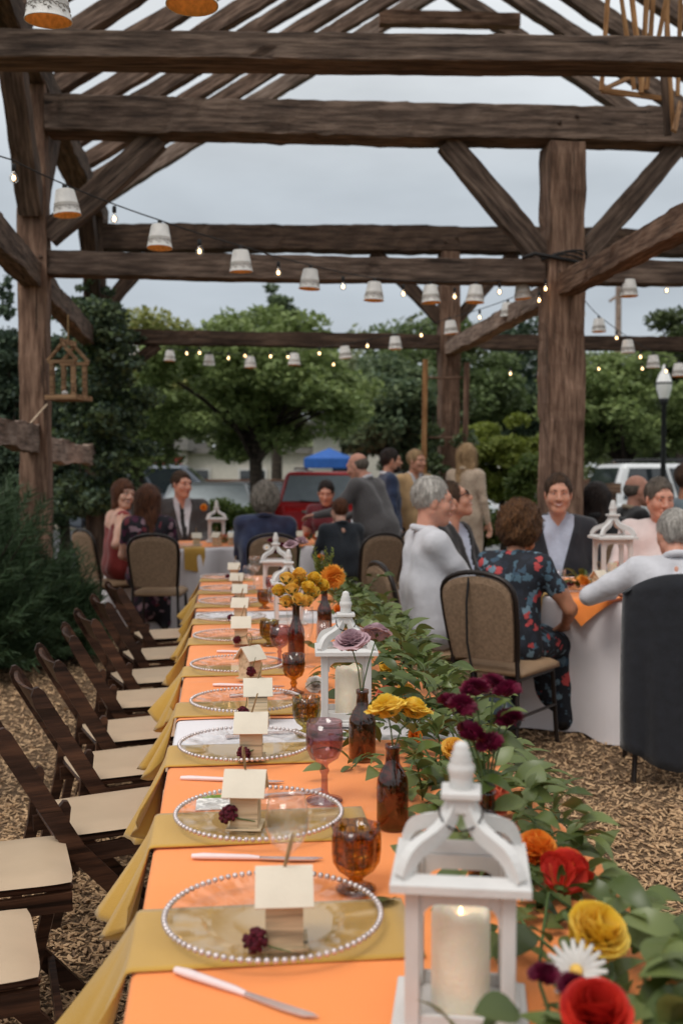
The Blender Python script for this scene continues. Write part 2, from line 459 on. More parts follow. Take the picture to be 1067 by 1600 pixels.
# ================================================================ the barn frame
def wood(name, c1, c2, scale=3.0, rough=0.85, grain=28, bump=0.6):
    """weathered timber: long grain, dark checks along the length (object X), blotches"""
    if name in MATS: return MATS[name]
    m = bpy.data.materials.new(name); m.use_nodes = True; MATS[name] = m
    n, l = m.node_tree.nodes, m.node_tree.links; b = n['Principled BSDF']
    tco = n.new('ShaderNodeTexCoord'); oi = n.new('ShaderNodeObjectInfo')
    vm = n.new('ShaderNodeVectorMath'); vm.operation = 'ADD'
    cx = n.new('ShaderNodeCombineXYZ'); ml = n.new('ShaderNodeMath'); ml.operation = 'MULTIPLY'; ml.inputs[1].default_value = 37
    l.new(oi.outputs['Random'], ml.inputs[0]); l.new(ml.outputs[0], cx.inputs[0]); l.new(ml.outputs[0], cx.inputs[1])
    l.new(tco.outputs['Object'], vm.inputs[0]); l.new(cx.outputs[0], vm.inputs[1])
    mp1 = n.new('ShaderNodeMapping'); mp1.inputs['Scale'].default_value = (0.9, grain * .35, grain * .35); l.new(vm.outputs[0], mp1.inputs[0])
    g = n.new('ShaderNodeTexNoise'); g.inputs['Scale'].default_value = scale; g.inputs['Detail'].default_value = 8; g.inputs['Roughness'].default_value = 0.65
    l.new(mp1.outputs[0], g.inputs[0])
    bl = n.new('ShaderNodeTexNoise'); bl.inputs['Scale'].default_value = 2.2; bl.inputs['Detail'].default_value = 4; l.new(vm.outputs[0], bl.inputs[0])
    r1 = n.new('ShaderNodeValToRGB'); e = r1.color_ramp.elements
    e[0].position = 0.33; e[0].color = (*[c * .45 for c in c1], 1); e[1].position = 0.68; e[1].color = (*c2, 1)
    k = e.new(0.47); k.color = (*c1, 1)
    l.new(g.outputs[0], r1.inputs[0])
    r2 = n.new('ShaderNodeMapRange'); r2.inputs[1].default_value = .3; r2.inputs[2].default_value = .7; r2.inputs[3].default_value = .72; r2.inputs[4].default_value = 1.22
    l.new(bl.outputs[0], r2.inputs[0])
    mm = n.new('ShaderNodeMix'); mm.data_type = 'RGBA'; mm.blend_type = 'MULTIPLY'; mm.inputs[0].default_value = 1
    l.new(r1.outputs[0], mm.inputs[6]); l.new(r2.outputs[0], mm.inputs[7])
    mp3 = n.new('ShaderNodeMapping'); mp3.inputs['Scale'].default_value = (.55, grain * .5, grain * .5); l.new(vm.outputs[0], mp3.inputs[0])
    ck = n.new('ShaderNodeTexNoise'); ck.inputs['Scale'].default_value = 2.1; ck.inputs['Detail'].default_value = 3; ck.inputs['Distortion'].default_value = .6; l.new(mp3.outputs[0], ck.inputs[0])
    r3 = n.new('ShaderNodeMapRange'); r3.inputs[1].default_value = .30; r3.inputs[2].default_value = .37; r3.inputs[3].default_value = .30; r3.inputs[4].default_value = 1.0; l.new(ck.outputs[0], r3.inputs[0])
    m3 = n.new('ShaderNodeMix'); m3.data_type = 'RGBA'; m3.blend_type = 'MULTIPLY'; m3.inputs[0].default_value = 1
    l.new(mm.outputs[2], m3.inputs[6]); l.new(r3.outputs[0], m3.inputs[7]); mm = m3
    rr = n.new('ShaderNodeMapRange'); rr.inputs[3].default_value = .82; rr.inputs[4].default_value = 1.2; l.new(oi.outputs['Random'], rr.inputs[0])
    m2 = n.new('ShaderNodeMix'); m2.data_type = 'RGBA'; m2.blend_type = 'MULTIPLY'; m2.inputs[0].default_value = 1
    l.new(mm.outputs[2], m2.inputs[6]); l.new(rr.outputs[0], m2.inputs[7])
    l.new(m2.outputs[2], b.inputs['Base Color'])
    b.inputs['Roughness'].default_value = rough; b.inputs['Specular IOR Level'].default_value = .25
    bp = n.new('ShaderNodeBump'); bp.inputs['Strength'].default_value = bump; bp.inputs['Distance'].default_value = 0.02
    l.new(g.outputs[0], bp.inputs['Height']); l.new(bp.outputs[0], b.inputs['Normal'])
    return m
W_OLD = wood('weathered_timber', s(86, 71, 62), s(130, 111, 98))
W_POST = wood('red_brown_timber', s(112, 86, 71), s(158, 128, 108))
W_RAFT = wood('grey_brown_rafter', s(92, 73, 62), s(140, 116, 101))
W_PALE = wood('silvery_timber', s(128, 108, 96), s(168, 149, 136))
W_NEW = wood('fresh_sawn_wood', s(150, 108, 70), s(190, 148, 104), grain=40, bump=.2)
W_DARK = wood('dark_wood', s(70, 55, 46), s(104, 84, 70))
barn = thing('barn_frame', 'open old barn skeleton of dark hewn timbers over the dining tables', 'barn frame')
def timber(name, a, b, w, h, mat=None, up=(0, 0, 1), rough=0.008, parent=None, seed=None, notch=False):
    """hewn timber from a to b, width w (sideways), height h (along up); uneven faces and edges"""
    a, b = Vector(a), Vector(b); L = (b - a).length; x = (b - a).normalized(); u = Vector(up)
    z = (u - x * u.dot(x)); z = z.normalized() if z.length > 1e-4 else x.orthogonal().normalized(); y = z.cross(x)
    g = np.random.RandomState(seed if seed is not None else rnd.randrange(1 << 30))
    per = []
    cw, ch = w / 2, h / 2; bv = min(w, h) * 0.035
    for (sx, sy) in ((1, 1), (-1, 1), (-1, -1), (1, -1)):
        pts = [(sx * cw, sy * (ch - bv)), (sx * (cw - bv), sy * ch)] if sx * sy > 0 else [(sx * (cw - bv), sy * ch), (sx * cw, sy * (ch - bv))]
        per += pts
        nx = {(1, 1): (0, ch), (-1, 1): (-cw, 0), (-1, -1): (0, -ch), (1, -1): (cw, 0)}[(sx, sy)]
        per.append(nx)
    per = np.array(per); n = len(per)
    k = max(3, int(L / 0.09)); xs = np.linspace(0, L, k); xs[1:-1] += g.uniform(-.03, .03, k - 2)
    ph = g.rand(4) * 6.28
    bow = np.sin(xs / L * 3.14 + 0) * g.normal() * rough * 1.2
    V = []
    for i, t in enumerate(xs):
        jit = g.normal(size=(n, 2)) * rough * 0.30
        wv = 1 + rough * .75 / min(w, h) * np.array([math.sin(t * 3.1 + ph[0]) + .6 * math.sin(t * 7.7 + ph[1]), math.sin(t * 2.7 + ph[2]) + .6 * math.sin(t * 6.3 + ph[3])])
        q = per * wv + jit
        if g.rand() < .12: q[g.randint(n)] *= 1 - g.rand() * .22          # a chip out of an arris
        for p in q: V.append((t, p[0], p[1] + bow[i]))
    F = []
    for i in range(k - 1):
        for j in range(n): F.append((i * n + j, i * n + (j + 1) % n, (i + 1) * n + (j + 1) % n, (i + 1) * n + j))
    F = [f[::-1] for f in F]
    F.append(tuple(range(n))); F.append(tuple(range((k - 1) * n, k * n))[::-1])
    me = bpy.data.meshes.new(name); me.from_pydata(V, [], F); me.materials.append(mat or W_OLD); me.update()
    o = bpy.data.objects.new(name, me); COL.objects.link(o); o.parent = parent or barn
    o.matrix_local = Matrix.Translation(a) @ Matrix((x, y, z)).transposed().to_4x4()
    return o
PA = Vector((-2.45, 8.5, 0)); PC = Vector((1.80, 8.72, 0))
LDIR = Vector((-0.118, 1, 0)).normalized(); WDIR = (PC - PA).normalized()
BAY = 4.25
PE = PA + LDIR * BAY; PD = PC + LDIR * BAY
PA0 = PA - LDIR * BAY; PC0 = PC - LDIR * BAY
HALF = (PC - PA).length
PF = PC + WDIR * HALF; PFE = PD + WDIR * HALF; PF0 = PC0 + WDIR * HALF
Z3 = Vector((0, 0, 1))
ZT, ZP, ZG = 4.30, 4.62, 3.05
BW = 0.30
# posts
timber('post', PA, PA + Z3 * (ZP - .1), .22, .24, W_POST, up=LDIR)
timber('post', PC, PC + Z3 * (ZT - .165), BW, .30, W_POST, up=LDIR, rough=.014)
timber('post', PE, PE + Z3 * (ZP - .1), .24, .24, W_DARK, up=LDIR)
timber('post', PD, PD + Z3 * (ZT - .14), .235, .25, W_POST, up=LDIR, rough=.014)
for q, zt in ((PA0, ZP - .1), (PC0, 5.16), (PF, ZP - .1), (PFE, ZP - .1), (PF0, ZP - .1)):
    timber('post', q, q + Z3 * zt, .25, .25, W_POST, up=LDIR)
# tie beams and cross girts (the bents)
timber('tie_beam', PA + WDIR * .12 + Z3 * ZT, PF + Z3 * ZT, .28, .275, W_OLD, rough=.012)
timber('tie_beam', PE + WDIR * .12 + Z3 * (ZT - .01), PFE + Z3 * (ZT - .01), .26, .30, W_DARK, rough=.014)
_b1l = at(-60, 78, 6.6); _b1r = at(1120, 88, 6.9)
timber('tie_beam', _b1l, _b1r + (_b1r - _b1l) * .6, .26, .165, W_OLD, rough=.005)
timber('girt', PA + WDIR * .11 + Z3 * (ZG + .09), PC - WDIR * .15 + Z3 * (ZG + .06), .18, .19, W_OLD)
timber('girt', PC + WDIR * .15 + Z3 * (ZG + .06), PF + Z3 * (ZG + .04), .18, .19, W_OLD)
timber('girt', PE + WDIR * .12 + Z3 * (ZG + .07), PD - WDIR * .12 + Z3 * (ZG + .03), .16, .17, W_DARK)
timber('girt', PD + WDIR * .12 + Z3 * (ZG + .03), PFE + Z3 * (ZG + .01), .16, .17, W_DARK)
# lengthwise girts, wall plates, rails
for a, b, zz in ((PA, PA0, ZG - .02), (PE, PA, ZG - .02), (PC, PC0, ZG - .06), (PD, PC, ZG - .06)):
    d = (b - a).normalized()
    timber('girt', a + d * .13 + Z3 * zz, b - d * .13 + Z3 * zz, .15, .165 if a in (PC, PD) else .20, W_POST if a is PC else W_PALE if a is PD else W_OLD, rough=.012)
timber('wall_plate', PA0 - LDIR * 1 + Z3 * ZP, PE + LDIR * .45 + Z3 * ZP, .24, .22, W_OLD, rough=.014)
timber('wall_plate', PF0 - LDIR * 1 + Z3 * ZP, PFE + LDIR * .45 + Z3 * ZP, .24, .22, W_OLD)
for a, b, zz in ((PA, PA0, 1.74), (PE, PA, 1.70)):
    d = (b - a).normalized()
    timber('rail', a + d * .12 + Z3 * zz, b - d * .12 + Z3 * (zz - .02), .09, .20, W_PALE, rough=.016)
# braces inside the bents
def brace(p, q, w=.12, h=.17, mat=None, up=None): timber('brace', p, q, w, h, mat or W_OLD, up=up or Z3)
brace(PC + WDIR * -.14 + Z3 * 3.22, PC + WDIR * -.95 + Z3 * (ZT - .15), .13, .19)
brace(PC + WDIR * .14 + Z3 * 3.22, PC + WDIR * .95 + Z3 * (ZT - .15), .13, .17)
brace(PD + WDIR * -.10 + Z3 * 3.35, PD + WDIR * -.92 + Z3 * (ZT - .14), .12, .15, W_DARK)
brace(PD + WDIR * .10 + Z3 * 3.35, PD + WDIR * .80 + Z3 * (ZT - .14), .12, .15, W_DARK)
brace(PA + WDIR * .10 + Z3 * 3.36, PA + WDIR * .98 + Z3 * (ZT - .15), .13, .19)
brace(PE + WDIR * .10 + Z3 * 3.42, PE + WDIR * .72 + Z3 * (ZT - .15) + LDIR * .02, .12, .15, W_DARK)
brace(PE + WDIR * .10 + Z3 * 2.55 , PE + WDIR * .75 + Z3 * (ZG - .02), .10, .13, W_DARK)
# braces along the wall plates
brace(PA - LDIR * .10 + Z3 * 3.55, PA - LDIR * .98 + Z3 * (ZP - .1), .17, .22, W_OLD)
brace(PE - LDIR * .10 + Z3 * 3.55, PE - LDIR * .98 + Z3 * (ZP - .1), .17, .2, W_DARK)
brace(PA + LDIR * .10 + Z3 * 3.6, PA + LDIR * .95 + Z3 * (ZP - .1), .16, .18, W_DARK)
# rafters, ridge, collars, purlins
PITCHR = 0.64
ZR = ZP + .1 + HALF * PITCHR
i = 0
for t in np.arange(-3.48, 4.75, 0.745):
    bl = PA + LDIR * (t) + Z3 * (ZP + .16) - WDIR * .15
    rg = PC + LDIR * (t) + Z3 * (ZR + .12)
    br = PF + LDIR * (t) + Z3 * (ZP + .16) + WDIR * .15
    timber('rafter', bl, rg, .12 + .03 * rnd.random(), .14 + .03 * rnd.random(), W_PALE if t > 4.3 else W_RAFT, rough=.012)
    timber('rafter', br, rg - Z3 * .004, .12 + .03 * rnd.random(), .16 + .03 * rnd.random(), W_OLD, rough=.01)
    i += 1
PEG = MB().lathe([(0, .012), (.014, .011), (.017, .006), (.017, -.02)], 10).mesh('peg', W_DARK)
for q_, zs, half in ((PC, (ZT - .02, ZT + .03), .16), (PD, (ZT - .03, ZT + .02), .15), (PC, (ZG + .04, ZG + .09), .17), (PA, (ZG + .07, ZG + .12), .14)):
    for k_, z_ in enumerate(zs):
        o = obj('peg', PEG, barn, q_ + WDIR * (-.07 + .14 * k_) - LDIR * (half - .012) + Z3 * z_); o.rotation_euler = (R(90), 0, 0)
for base in (PA, PE):
    fl = base
    timber('collar', fl + WDIR * HALF * .80 + Z3 * (ZP + .1 + HALF * .82 * PITCHR), fl + WDIR * HALF * 1.2 + Z3 * (ZP + .1 + HALF * .82 * PITCHR), .14, .16, W_POST)
for zz in (0,):
    timber('ridge_board', PC - LDIR * 3.8 + Z3 * ZR, PD + LDIR * .3 + Z3 * ZR, .06, .2, W_OLD)
# ================================================================ the long dining table
TZ = 0.76
TO = gz(233, 1445, TZ); TU = Vector((-0.1155, 1, 0)).normalized(); TV = Vector((TU.y, -TU.x, 0))
T_ANG = math.atan2(TV.y, TV.x)
def tb(u, v, z=0.0): return TO + TU * u + TV * v + Z3 * z
def tuv(p): d = Vector(p) - TO; return d.dot(TU), d.dot(TV)
TW = 0.76
U0, U1 = -0.75, 5.62
lt = thing('dining_table', 'long narrow dining table under the orange cloths', 'table', tb((U0 + U1) / 2, TW / 2, -TZ), T_ANG)
W_TBL = wood('table_wood', s(120, 90, 62), s(150, 116, 84))
LT = U1 - U0
MB().box((0, 0, TZ - .024), (TW - .03, LT - .03, .03)).build('tabletop', W_TBL, lt)
for sx in (-1, 1):
    for yy in (-LT / 2 + .25, -.25, .25, LT / 2 - .25):
        MB().tube([(sx * .28, yy, TZ - .04), (sx * .28, yy, 0)], .016, 8).build('leg', M('leg_steel', s(70, 70, 72), .4, metal=.6), lt)
C_ORANGE = M('orange_cotton', s(246, 143, 64), .85, .05, 3, bump=.25, bscale=500, sheen=.3)
C_WHITE = M('white_cotton', s(222, 216, 218), .8, .04, 3, bump=.12, bscale=300, sheen=.2)
C_MUST = M('mustard_cotton', s(190, 147, 63), .88, .09, 4, bump=.3, bscale=450, sheen=.3)
def cloth_strip(name, u0, u1, zoff, mat, dropL, dropR, seed, ends=(0, 0), vin=0.0):
    """cloth over the table between u0 and u1: hanging side, rounded edge, top, rounded edge, hanging side"""
    g = np.random.RandomState(seed); prof = []      # (v, z, hang)
    r = 0.012
    for t in np.linspace(1, 0, 11)[:-1]: prof.append((-r - zoff, -r - t * dropL, t))
    for a in np.linspace(0, 90, 5): prof.append((-zoff * .7 - r * math.cos(R(a)) , -r + (r) * math.sin(R(a)) , 0))
    for v in np.linspace(.03, TW - .03, 14): prof.append((v, 0, 0))
    for a in np.linspace(90, 0, 5): prof.append((TW + zoff * .7 + r * math.cos(R(a)), -r + (r) * math.sin(R(a)), 0))
    for t in np.linspace(0, 1, 8)[1:]: prof.append((TW + r + zoff, -r - t * dropR, t))
    us = np.arange(u0, u1 + 1e-6, .016); ph = g.rand(8) * 6.28
    V = []
    for u in us:
        wv = .5 * math.sin(u * 13 + ph[0]) + .35 * math.sin(u * 22 + ph[1]) + .4 * math.sin(u * 7 + ph[2])
        for (v, z, h) in prof:
            sg = -1 if v < TW / 2 else 1
            out = h * (.028 + .035 * wv)
            bz = .0012 * math.sin(u * 9 + v * 11 + 1.3) + .0009 * math.sin(u * 23 - v * 17 + 4.1) + (.0022 * math.exp(-(((u + .21) % .46 - .23) / .016) ** 2) + .0018 * math.exp(-((v - .38) / .02) ** 2)) * (zoff > 0)
            V.append(tb(u, v + sg * out, z + zoff + (bz if h == 0 else 0) + .0015))
    n = len(prof); F = []
    for i in range(len(us) - 1):
        for j in range(n - 1): F.append((i * n + j, (i + 1) * n + j, (i + 1) * n + j + 1, i * n + j + 1))
    return obj(name, npmesh(name, np.array(V), np.array(F)[:, ::-1], mat, smooth=True))
U_G1a = tuv(gz(270, 1166, TZ))[0]; U_G1b = tuv(gz(280, 1128, TZ))[0]
U_G2a = tuv(gz(305, 978, TZ))[0]; U_G2b = tuv(gz(307, 958, TZ))[0]
tag(cloth_strip('white_tablecloth', U0 - .01, U1 + .01, .000, C_WHITE, .34, .34, 3), 'white under cloth showing in the gaps between the orange cloths', 'tablecloth')
for (a, b, sd, lb) in ((U0, U_G1a, 11, 'orange tablecloth on the near end of the long table, under the two nearest plates'), (U_G1b, U_G2a, 12, 'orange tablecloth on the middle stretch of the long table'), (U_G2b, U1, 13, 'orange tablecloth on the far end of the long table')):
    tag(cloth_strip('orange_tablecloth', a, b, .003, C_ORANGE, .42, .40, sd), lb, 'tablecloth', 'orange cloths on the long table')
# ---------------------------------------------------------------- place settings
PLATES = [(427, 1446), (405, 1284), (384, 1173), (385, 1103), (371, 1045), (364, 999), (361, 969), (359, 944), (356, 924), (352, 905)]
PUV = [tuv(gz(x, y, TZ + .01)) for x, y in PLATES]
ORD = ['nearest', 'second', 'third', 'fourth', 'fifth', 'sixth', 'seventh', 'eighth', 'ninth', 'farthest']
# napkins
def napkin(i, u, v):
    g = np.random.RandomState(50 + i); w = .205 if i == 0 else .19
    path = []          # (v, z, hang)
    for t in np.linspace(.40 if i < 2 else .34, 0.012, 12): path.append((t, 0, 0))
    for a in (90, 60, 30, 0): path.append((-.004 - .012 * math.cos(R(a)), -.012 + .012 * math.sin(R(a)), 0))
    for t in np.linspace(.06, 1, 14): path.append((-.016, -.012 - t * (.235 if i == 0 else .165), t))
    k = 15; V = []; ph = g.rand(4) * 6.28; slant = g.uniform(-.02, .03)
    for (pv, pz, h) in path:
        for j in range(k):
            q = j / (k - 1) - .5
            out = h ** 1.1 * ((.105 if i == 0 else .065) + .026 * math.sin(q * 11 + ph[0]) + .015 * math.sin(q * 23 + ph[1]) + .035 * q)
            zz = pz * (1 + .24 * q + .12 * math.sin(q * 5 + ph[2]) - .25 * (2 * abs(q)) ** 6) + (.0075 if h == 0 else .0075 * (1 - h))
            ww = w * (1 - .18 * h)
            V.append(tb(u + q * ww + slant * h + .012 * h * math.sin(q * 9 + ph[3]), pv - out - .007, zz + .002))
    F = [(a * k + j, a * k + j + 1, (a + 1) * k + j + 1, (a + 1) * k + j) for a in range(len(path) - 1) for j in range(k - 1)]
    me = npmesh('napkin', np.array(V), np.array(F)[:, ::-1], C_MUST, smooth=True)
    o = obj('napkin', me)
    so = o.modifiers.new('thick', 'SOLIDIFY'); so.thickness = .003; so.offset = 1
    return tag(o, f'mustard cloth napkin hanging off the long table under the {ORD[i]} plate', 'napkin', 'mustard napkins on the long table')
for i, (u, v) in enumerate(PUV): napkin(i, u - .02, v)
# charger plates
G_CLEAR = glassmat('clear_glass', (.985, .985, .985), .05, .04)
G_PLATE = glassmat('cut_glass', (.995, .99, .985), .035, .05)
M_BEAD = M('silver_bead', s(206, 194, 192), .28, .15, 60, metal=.45, spec=.6)
def plate_meshes():
    m = MB()
    prof = [(.0, .006), (.03, .006), (.06, .006), (.092, .0065), (.098, .008), (.104, .013), (.108, .0145), (.128, .0165), (.148, .019), (.157, .0205), (.159, .018), (.148, .0155), (.128, .013), (.106, .0105), (.099, .004), (.092, .002), (.03, .002), (0.0, .002)]
    def rip(r, z, a, i):
        if .10 < r < .156: z = z + .0021 * (1 if math.sin(a * 14) > 0 else -1) * min(1, (r - .10) / .02)
        return r, z
    m.lathe(prof, 112, smooth=False, ripple=rip)
    pm = m.mesh('plate', G_PLATE)
    b = MB(); n = 84
    for j in range(n):
        a = 2 * math.pi * j / n
        b.ball((.1605 * math.cos(a), .1605 * math.sin(a), .020), .0049, 6, 4)
    return pm, b.mesh('beaded_rim', M_BEAD)
PM, BM = plate_meshes()
for i, (u, v) in enumerate(PUV):
    p = thing('charger_plate', f'clear glass charger plate with beaded silver rim, {ORD[i]} on the long table', 'plate', tb(u, v, .0105), rnd.random(), 'glass chargers on the long table')
    obj('dish', PM, p); tag(obj('beaded_rim', BM, p), kind='stuff')
# place-card birdhouses
M_HOUSE = wood('balsa', s(206, 184, 150), s(226, 206, 174), grain=60, bump=.05, rough=.8)
M_ROOF = M('white_roof_card', s(212, 202, 184), .8, .05, 20, bump=.05, bscale=200)
M_TWINE = M('jute_twine', s(150, 122, 86), .95, .25, 90, bump=.4, bscale=400)
M_BURG = M('burgundy_petals', s(96, 18, 38), .8, .35, 120, bump=.8, bscale=260)
M_STEM = M('green_stem', s(78, 98, 52), .6, .2, 30)
def house_meshes(var):
    h = .074; w = .026; o = {}
    m = MB(); m.prism([(-w, 0), (w, 0), (w, h), (0, h + .030), (-w, h)], -w, w, axis='x'); o['body'] = m.mesh('body', M_HOUSE)
    rf = []
    for sg in (-1, 1):
        q = MB(); ang = math.atan2(.030, w)
        rot = Matrix.Rotation(sg * -ang, 3, 'X')
        q.box((0, sg * .0205, h + .0105), (.080, .056, .0035), rot=rot); rf.append(q.mesh('roof_panel', M_ROOF))
    o['roof'] = rf
    q = MB(); q.box((0, 0, .0015), (.066, .066, .003)); o['base'] = q.mesh('base', M_HOUSE)
    q = MB(); g = random.Random(var)
    lean = g.uniform(-.4, .4)
    pts = [(.004 * math.sin(t * 3) + lean * .03 * math.sin(math.pi * t), .0 + .012 * math.sin(2 * math.pi * t) , h + .030 + .046 * math.sin(math.pi * t)) for t in np.linspace(0, 1, 12)]
    q.tube(pts, .0017, 6); o['twine'] = q.mesh('twine_loop', M_TWINE)
    q = MB()
    for k in range(46):
        a, b = g.uniform(0, 6.28), g.uniform(-1, 1); c = math.sqrt(1 - b * b)
        q.ball((.0135 * c * math.cos(a), .0135 * c * math.sin(a), .017 * b), .0042, 5, 3)
    q.ball((0, 0, 0), .0125, 8, 6); o['flower'] = q.mesh('burgundy_flower', M_BURG)
    q = MB(); q.tube([(0, 0, 0), (.02, .005, -.006), (.05, .008, -.009)], [.0016, .0014, .001], 5); o['stem'] = q.mesh('stem', M_STEM)
    return o
HM = [house_meshes(k) for k in range(3)]
HP = [(444, 1472), (384, 1290), (393, 1183), (403, 1120), (391, 1060), (377, 1005), (376, 970), (375, 945), (371, 924), (366, 905)]
HR = [4, -3, 2, 6, 48, 5, -4, 3, -6, 4]
for i, (x, y) in enumerate(HP):
    q = gz(x, y, TZ + .018); mm = HM[i % 3]
    h = thing('place_card_house', f'tiny wooden birdhouse place card with white roof on the {ORD[i]} plate', 'place card', (q.x, q.y, TZ + .0185), R(HR[i]), 'birdhouse place cards on the long table')
    h.scale = (1.0,) * 3 if i else (1.02,) * 3
    bd = obj('body', mm['body'], h); obj('base', mm['base'], h)
    for rr in mm['roof']: obj('roof_panel', rr, h)
    obj('twine_loop', mm['twine'], h)
    fl = obj('burgundy_flower', mm['flower'], h); fl.location = (-.04 + .012 * (i % 3), -.034 + .006 * (i % 2), .018 + .012 * ((i * 7) % 3 == 1)); fl.rotation_euler = (.4, .9, i)
    st = obj('stem', mm['stem'], fl); st.rotation_euler = (-.2, -.8, -i * 1.0)
# cutlery
M_CUT = M('rose_silver', s(214, 196, 192), .25, .05, 20, metal=.55, spec=.6)
M_HANDLE = M('pearl_handle', s(226, 206, 204), .35, .05, 20, spec=.5)
def knife_meshes():
    a = MB(); a.tube([(-.12, 0, .005), (-.1, 0, .0055), (-.02, 0, .005), (.0, 0, .004)], [.0045, .0058, .0048, .0035], 8, flat=1.25)
    b = MB(); b.prism([(0, -.005), (.06, -.0085), (.095, -.007), (.112, .003), (.10, .006), (0, .005)], .003, .005, axis='z')
    return a.mesh('handle', M_HANDLE), b.mesh('blade', M_CUT)
KM = knife_meshes()
KN = [((275, 1527), (490, 1600)), ((310, 1347), (502, 1350)), ((290, 1223), (442, 1228)), ((330, 1075), (452, 1077)), ((335, 1022), (440, 1024))]
for i, (p, q) in enumerate(KN):
    a, b = gz(*p, TZ), gz(*q, TZ); d = b - a
    k = thing('table_knife', ['table knife with pearl handle in front of the nearest plate', 'table knife with pearl handle between the nearest and the second plate', 'table knife with pearl handle behind the second plate', 'table knife with pearl handle behind the fourth plate', 'table knife with pearl handle behind the fifth plate'][i], 'knife', (a + b) / 2 + Z3 * .0055, math.atan2(d.y, d.x), 'knives on the long table')
    if i == 0: k.location = a + d.normalized() * .12 + Z3 * .0055
    obj('handle', KM[0], k); obj('blade', KM[1], k)
def fork_mesh():
    a = MB(); a.tube([(-.11, 0, .004), (-.02, 0, .006), (.03, 0, .003)], [.005, .0035, .0035], 6, flat=1.6)
    for k in range(4): a.tube([(.028, (k - 1.5) * .004, .003), (.05, (k - 1.5) * .006, .002), (.085, (k - 1.5) * .006, .006)], [.002, .002, .001], 5)
    return a.mesh('fork', M_CUT)
FM_ = fork_mesh()
for i in (1, 2, 3):
    u, v = PUV[i]
    f = obj('table_fork', FM_, None, tb(u + .175, v + .06, .0055)); f.rotation_euler = (0, 0, T_ANG + .25)
    tag(f, f'silver fork lying behind the {ORD[i]} plate', 'fork', 'forks on the long table')
# the small printed card with a green edge under the second plate
cd = thing('program_card', 'small folded card with green edge under the second plate', 'card', gz(345, 1262, TZ) + Z3 * .0075, R(6))
M_CARD = M('card_print', s(232, 228, 222), .7, .25, 60, lo=.52, hi=.56)
MB().box((0, 0, .0008), (.10, .075, .0016)).build('sheet', M_CARD, cd); MB().box((-.022, .049, .0008), (.06, .022, .0016)).build('green_edge', M('card_green', s(120, 150, 40), .6), cd)
# ---------------------------------------------------------------- glasses
G_AMB = glassmat('amber_glass', s(224, 194, 116), .05, .05, pat=.42); G_GRN = glassmat('olive_glass', s(220, 206, 144), .05, .05, pat=.42)
G_PUR = glassmat('plum_glass', s(217, 196, 202), .06, .05)
def pressed(r, z, a, i):
    if r > .024 and z > .04: r = r + .0026 * math.copysign(min(1, abs(math.sin(a * 7)) * 3), math.sin(a * 7) * math.sin(z * 240))
    return r, z
GLASS = {
 'short': ([(.0, .004), (.031, .003), (.033, .006), (.024, .011), (.012, .016), (.011, .022), (.017, .027), (.029, .036), (.0355, .05), (.0375, .066), (.0375, .092), (.0375, .107), (.0355, .107), (.0345, .07), (.031, .05), (.02, .04), (0, .038)], pressed),
 'tall': ([(.0, .004), (.035, .003), (.036, .006), (.02, .012), (.009, .02), (.0085, .028), (.0125, .036), (.0085, .046), (.013, .052), (.027, .062), (.034, .08), (.036, .10), (.037, .135), (.035, .135), (.033, .10), (.028, .078), (.01, .06), (0, .058)], pressed),
 'stem': ([(.0, .003), (.034, .002), (.034, .004), (.012, .010), (.0065, .018), (.006, .05), (.0095, .058), (.006, .065), (.008, .07), (.026, .082), (.034, .10), (.035, .118), (.033, .15), (.0315, .15), (.033, .118), (.032, .1), (.02, .084), (0, .078)], None),
 'flute': ([(.0, .003), (.031, .002), (.031, .004), (.006, .009), (.0038, .02), (.0036, .075), (.009, .095), (.019, .125), (.023, .16), (.021, .215), (.0205, .215), (.0222, .16), (.018, .127), (.006, .1), (0, .098)], None),
 'wine': ([(.0, .003), (.035, .002), (.035, .004), (.006, .009), (.004, .02), (.004, .075), (.01, .085), (.03, .105), (.039, .13), (.038, .155), (.033, .185), (.0325, .185), (.0375, .155), (.0385, .13), (.029, .107), (.006, .09), (0, .088)], None),
 'tumbler': ([(.0, .006), (.028, .003), (.03, .008), (.036, .09), (.0345, .09), (.0285, .012), (0, .012)], None)}
GCUT = {'short': (3, 7), 'tall': (3, 9), 'stem': (3, 9), 'flute': (3, 6), 'wine': (3, 6), 'tumbler': (2, 2)}
GMESH = {}
def glass(kind, mat, p, label, scale=1.0, name='goblet', cat='glass', group='glasses on the long table'):
    key = (kind, mat.name)
    if key not in GMESH:
        pr, rp_ = GLASS[kind]; a, b = GCUT[kind]; n = 56 if rp_ else 32; out = []
        for nm, seg in (('foot', pr[:a + 1]), ('stem', pr[a:b + 1]), ('bowl', pr[b:])):
            if len(seg) > 1: out.append((nm, MB().lathe(seg, n, ripple=rp_).mesh(nm, mat)))
        GMESH[key] = out
    g = thing(name, label, cat, p, rnd.random() * 3, group); g.scale = (scale,) * 3
    for nm, me in GMESH[key]: obj(nm, me, g)
    return g
def gt(x, y): return gz(x, y, TZ) + Z3 * .0055
glass('short', G_AMB, gt(556, 1398), 'amber pressed-glass goblet right of the nearest plate', 1.02)
glass('stem', G_PUR, gt(507, 1256), 'plum stemmed wine goblet right of the second plate', 1.12)
glass('short', G_GRN, gt(479, 1152), 'olive pressed-glass goblet in front of the white lantern, right of the third plate', .95)
glass('tall', G_AMB, gt(459, 1087), 'tall amber pressed-glass goblet on a knobbed stem by the fourth plate', .93)
glass('short', G_GRN, gt(421, 1012), 'olive pressed-glass goblet behind the plum goblet', .98)
glass('stem', G_PUR, gt(437, 1046), 'plum stemmed goblet beside the fifth plate', 1.0)
glass('short', G_AMB, gt(413, 953), 'small amber pressed-glass goblet in front of the yellow roses', .92)
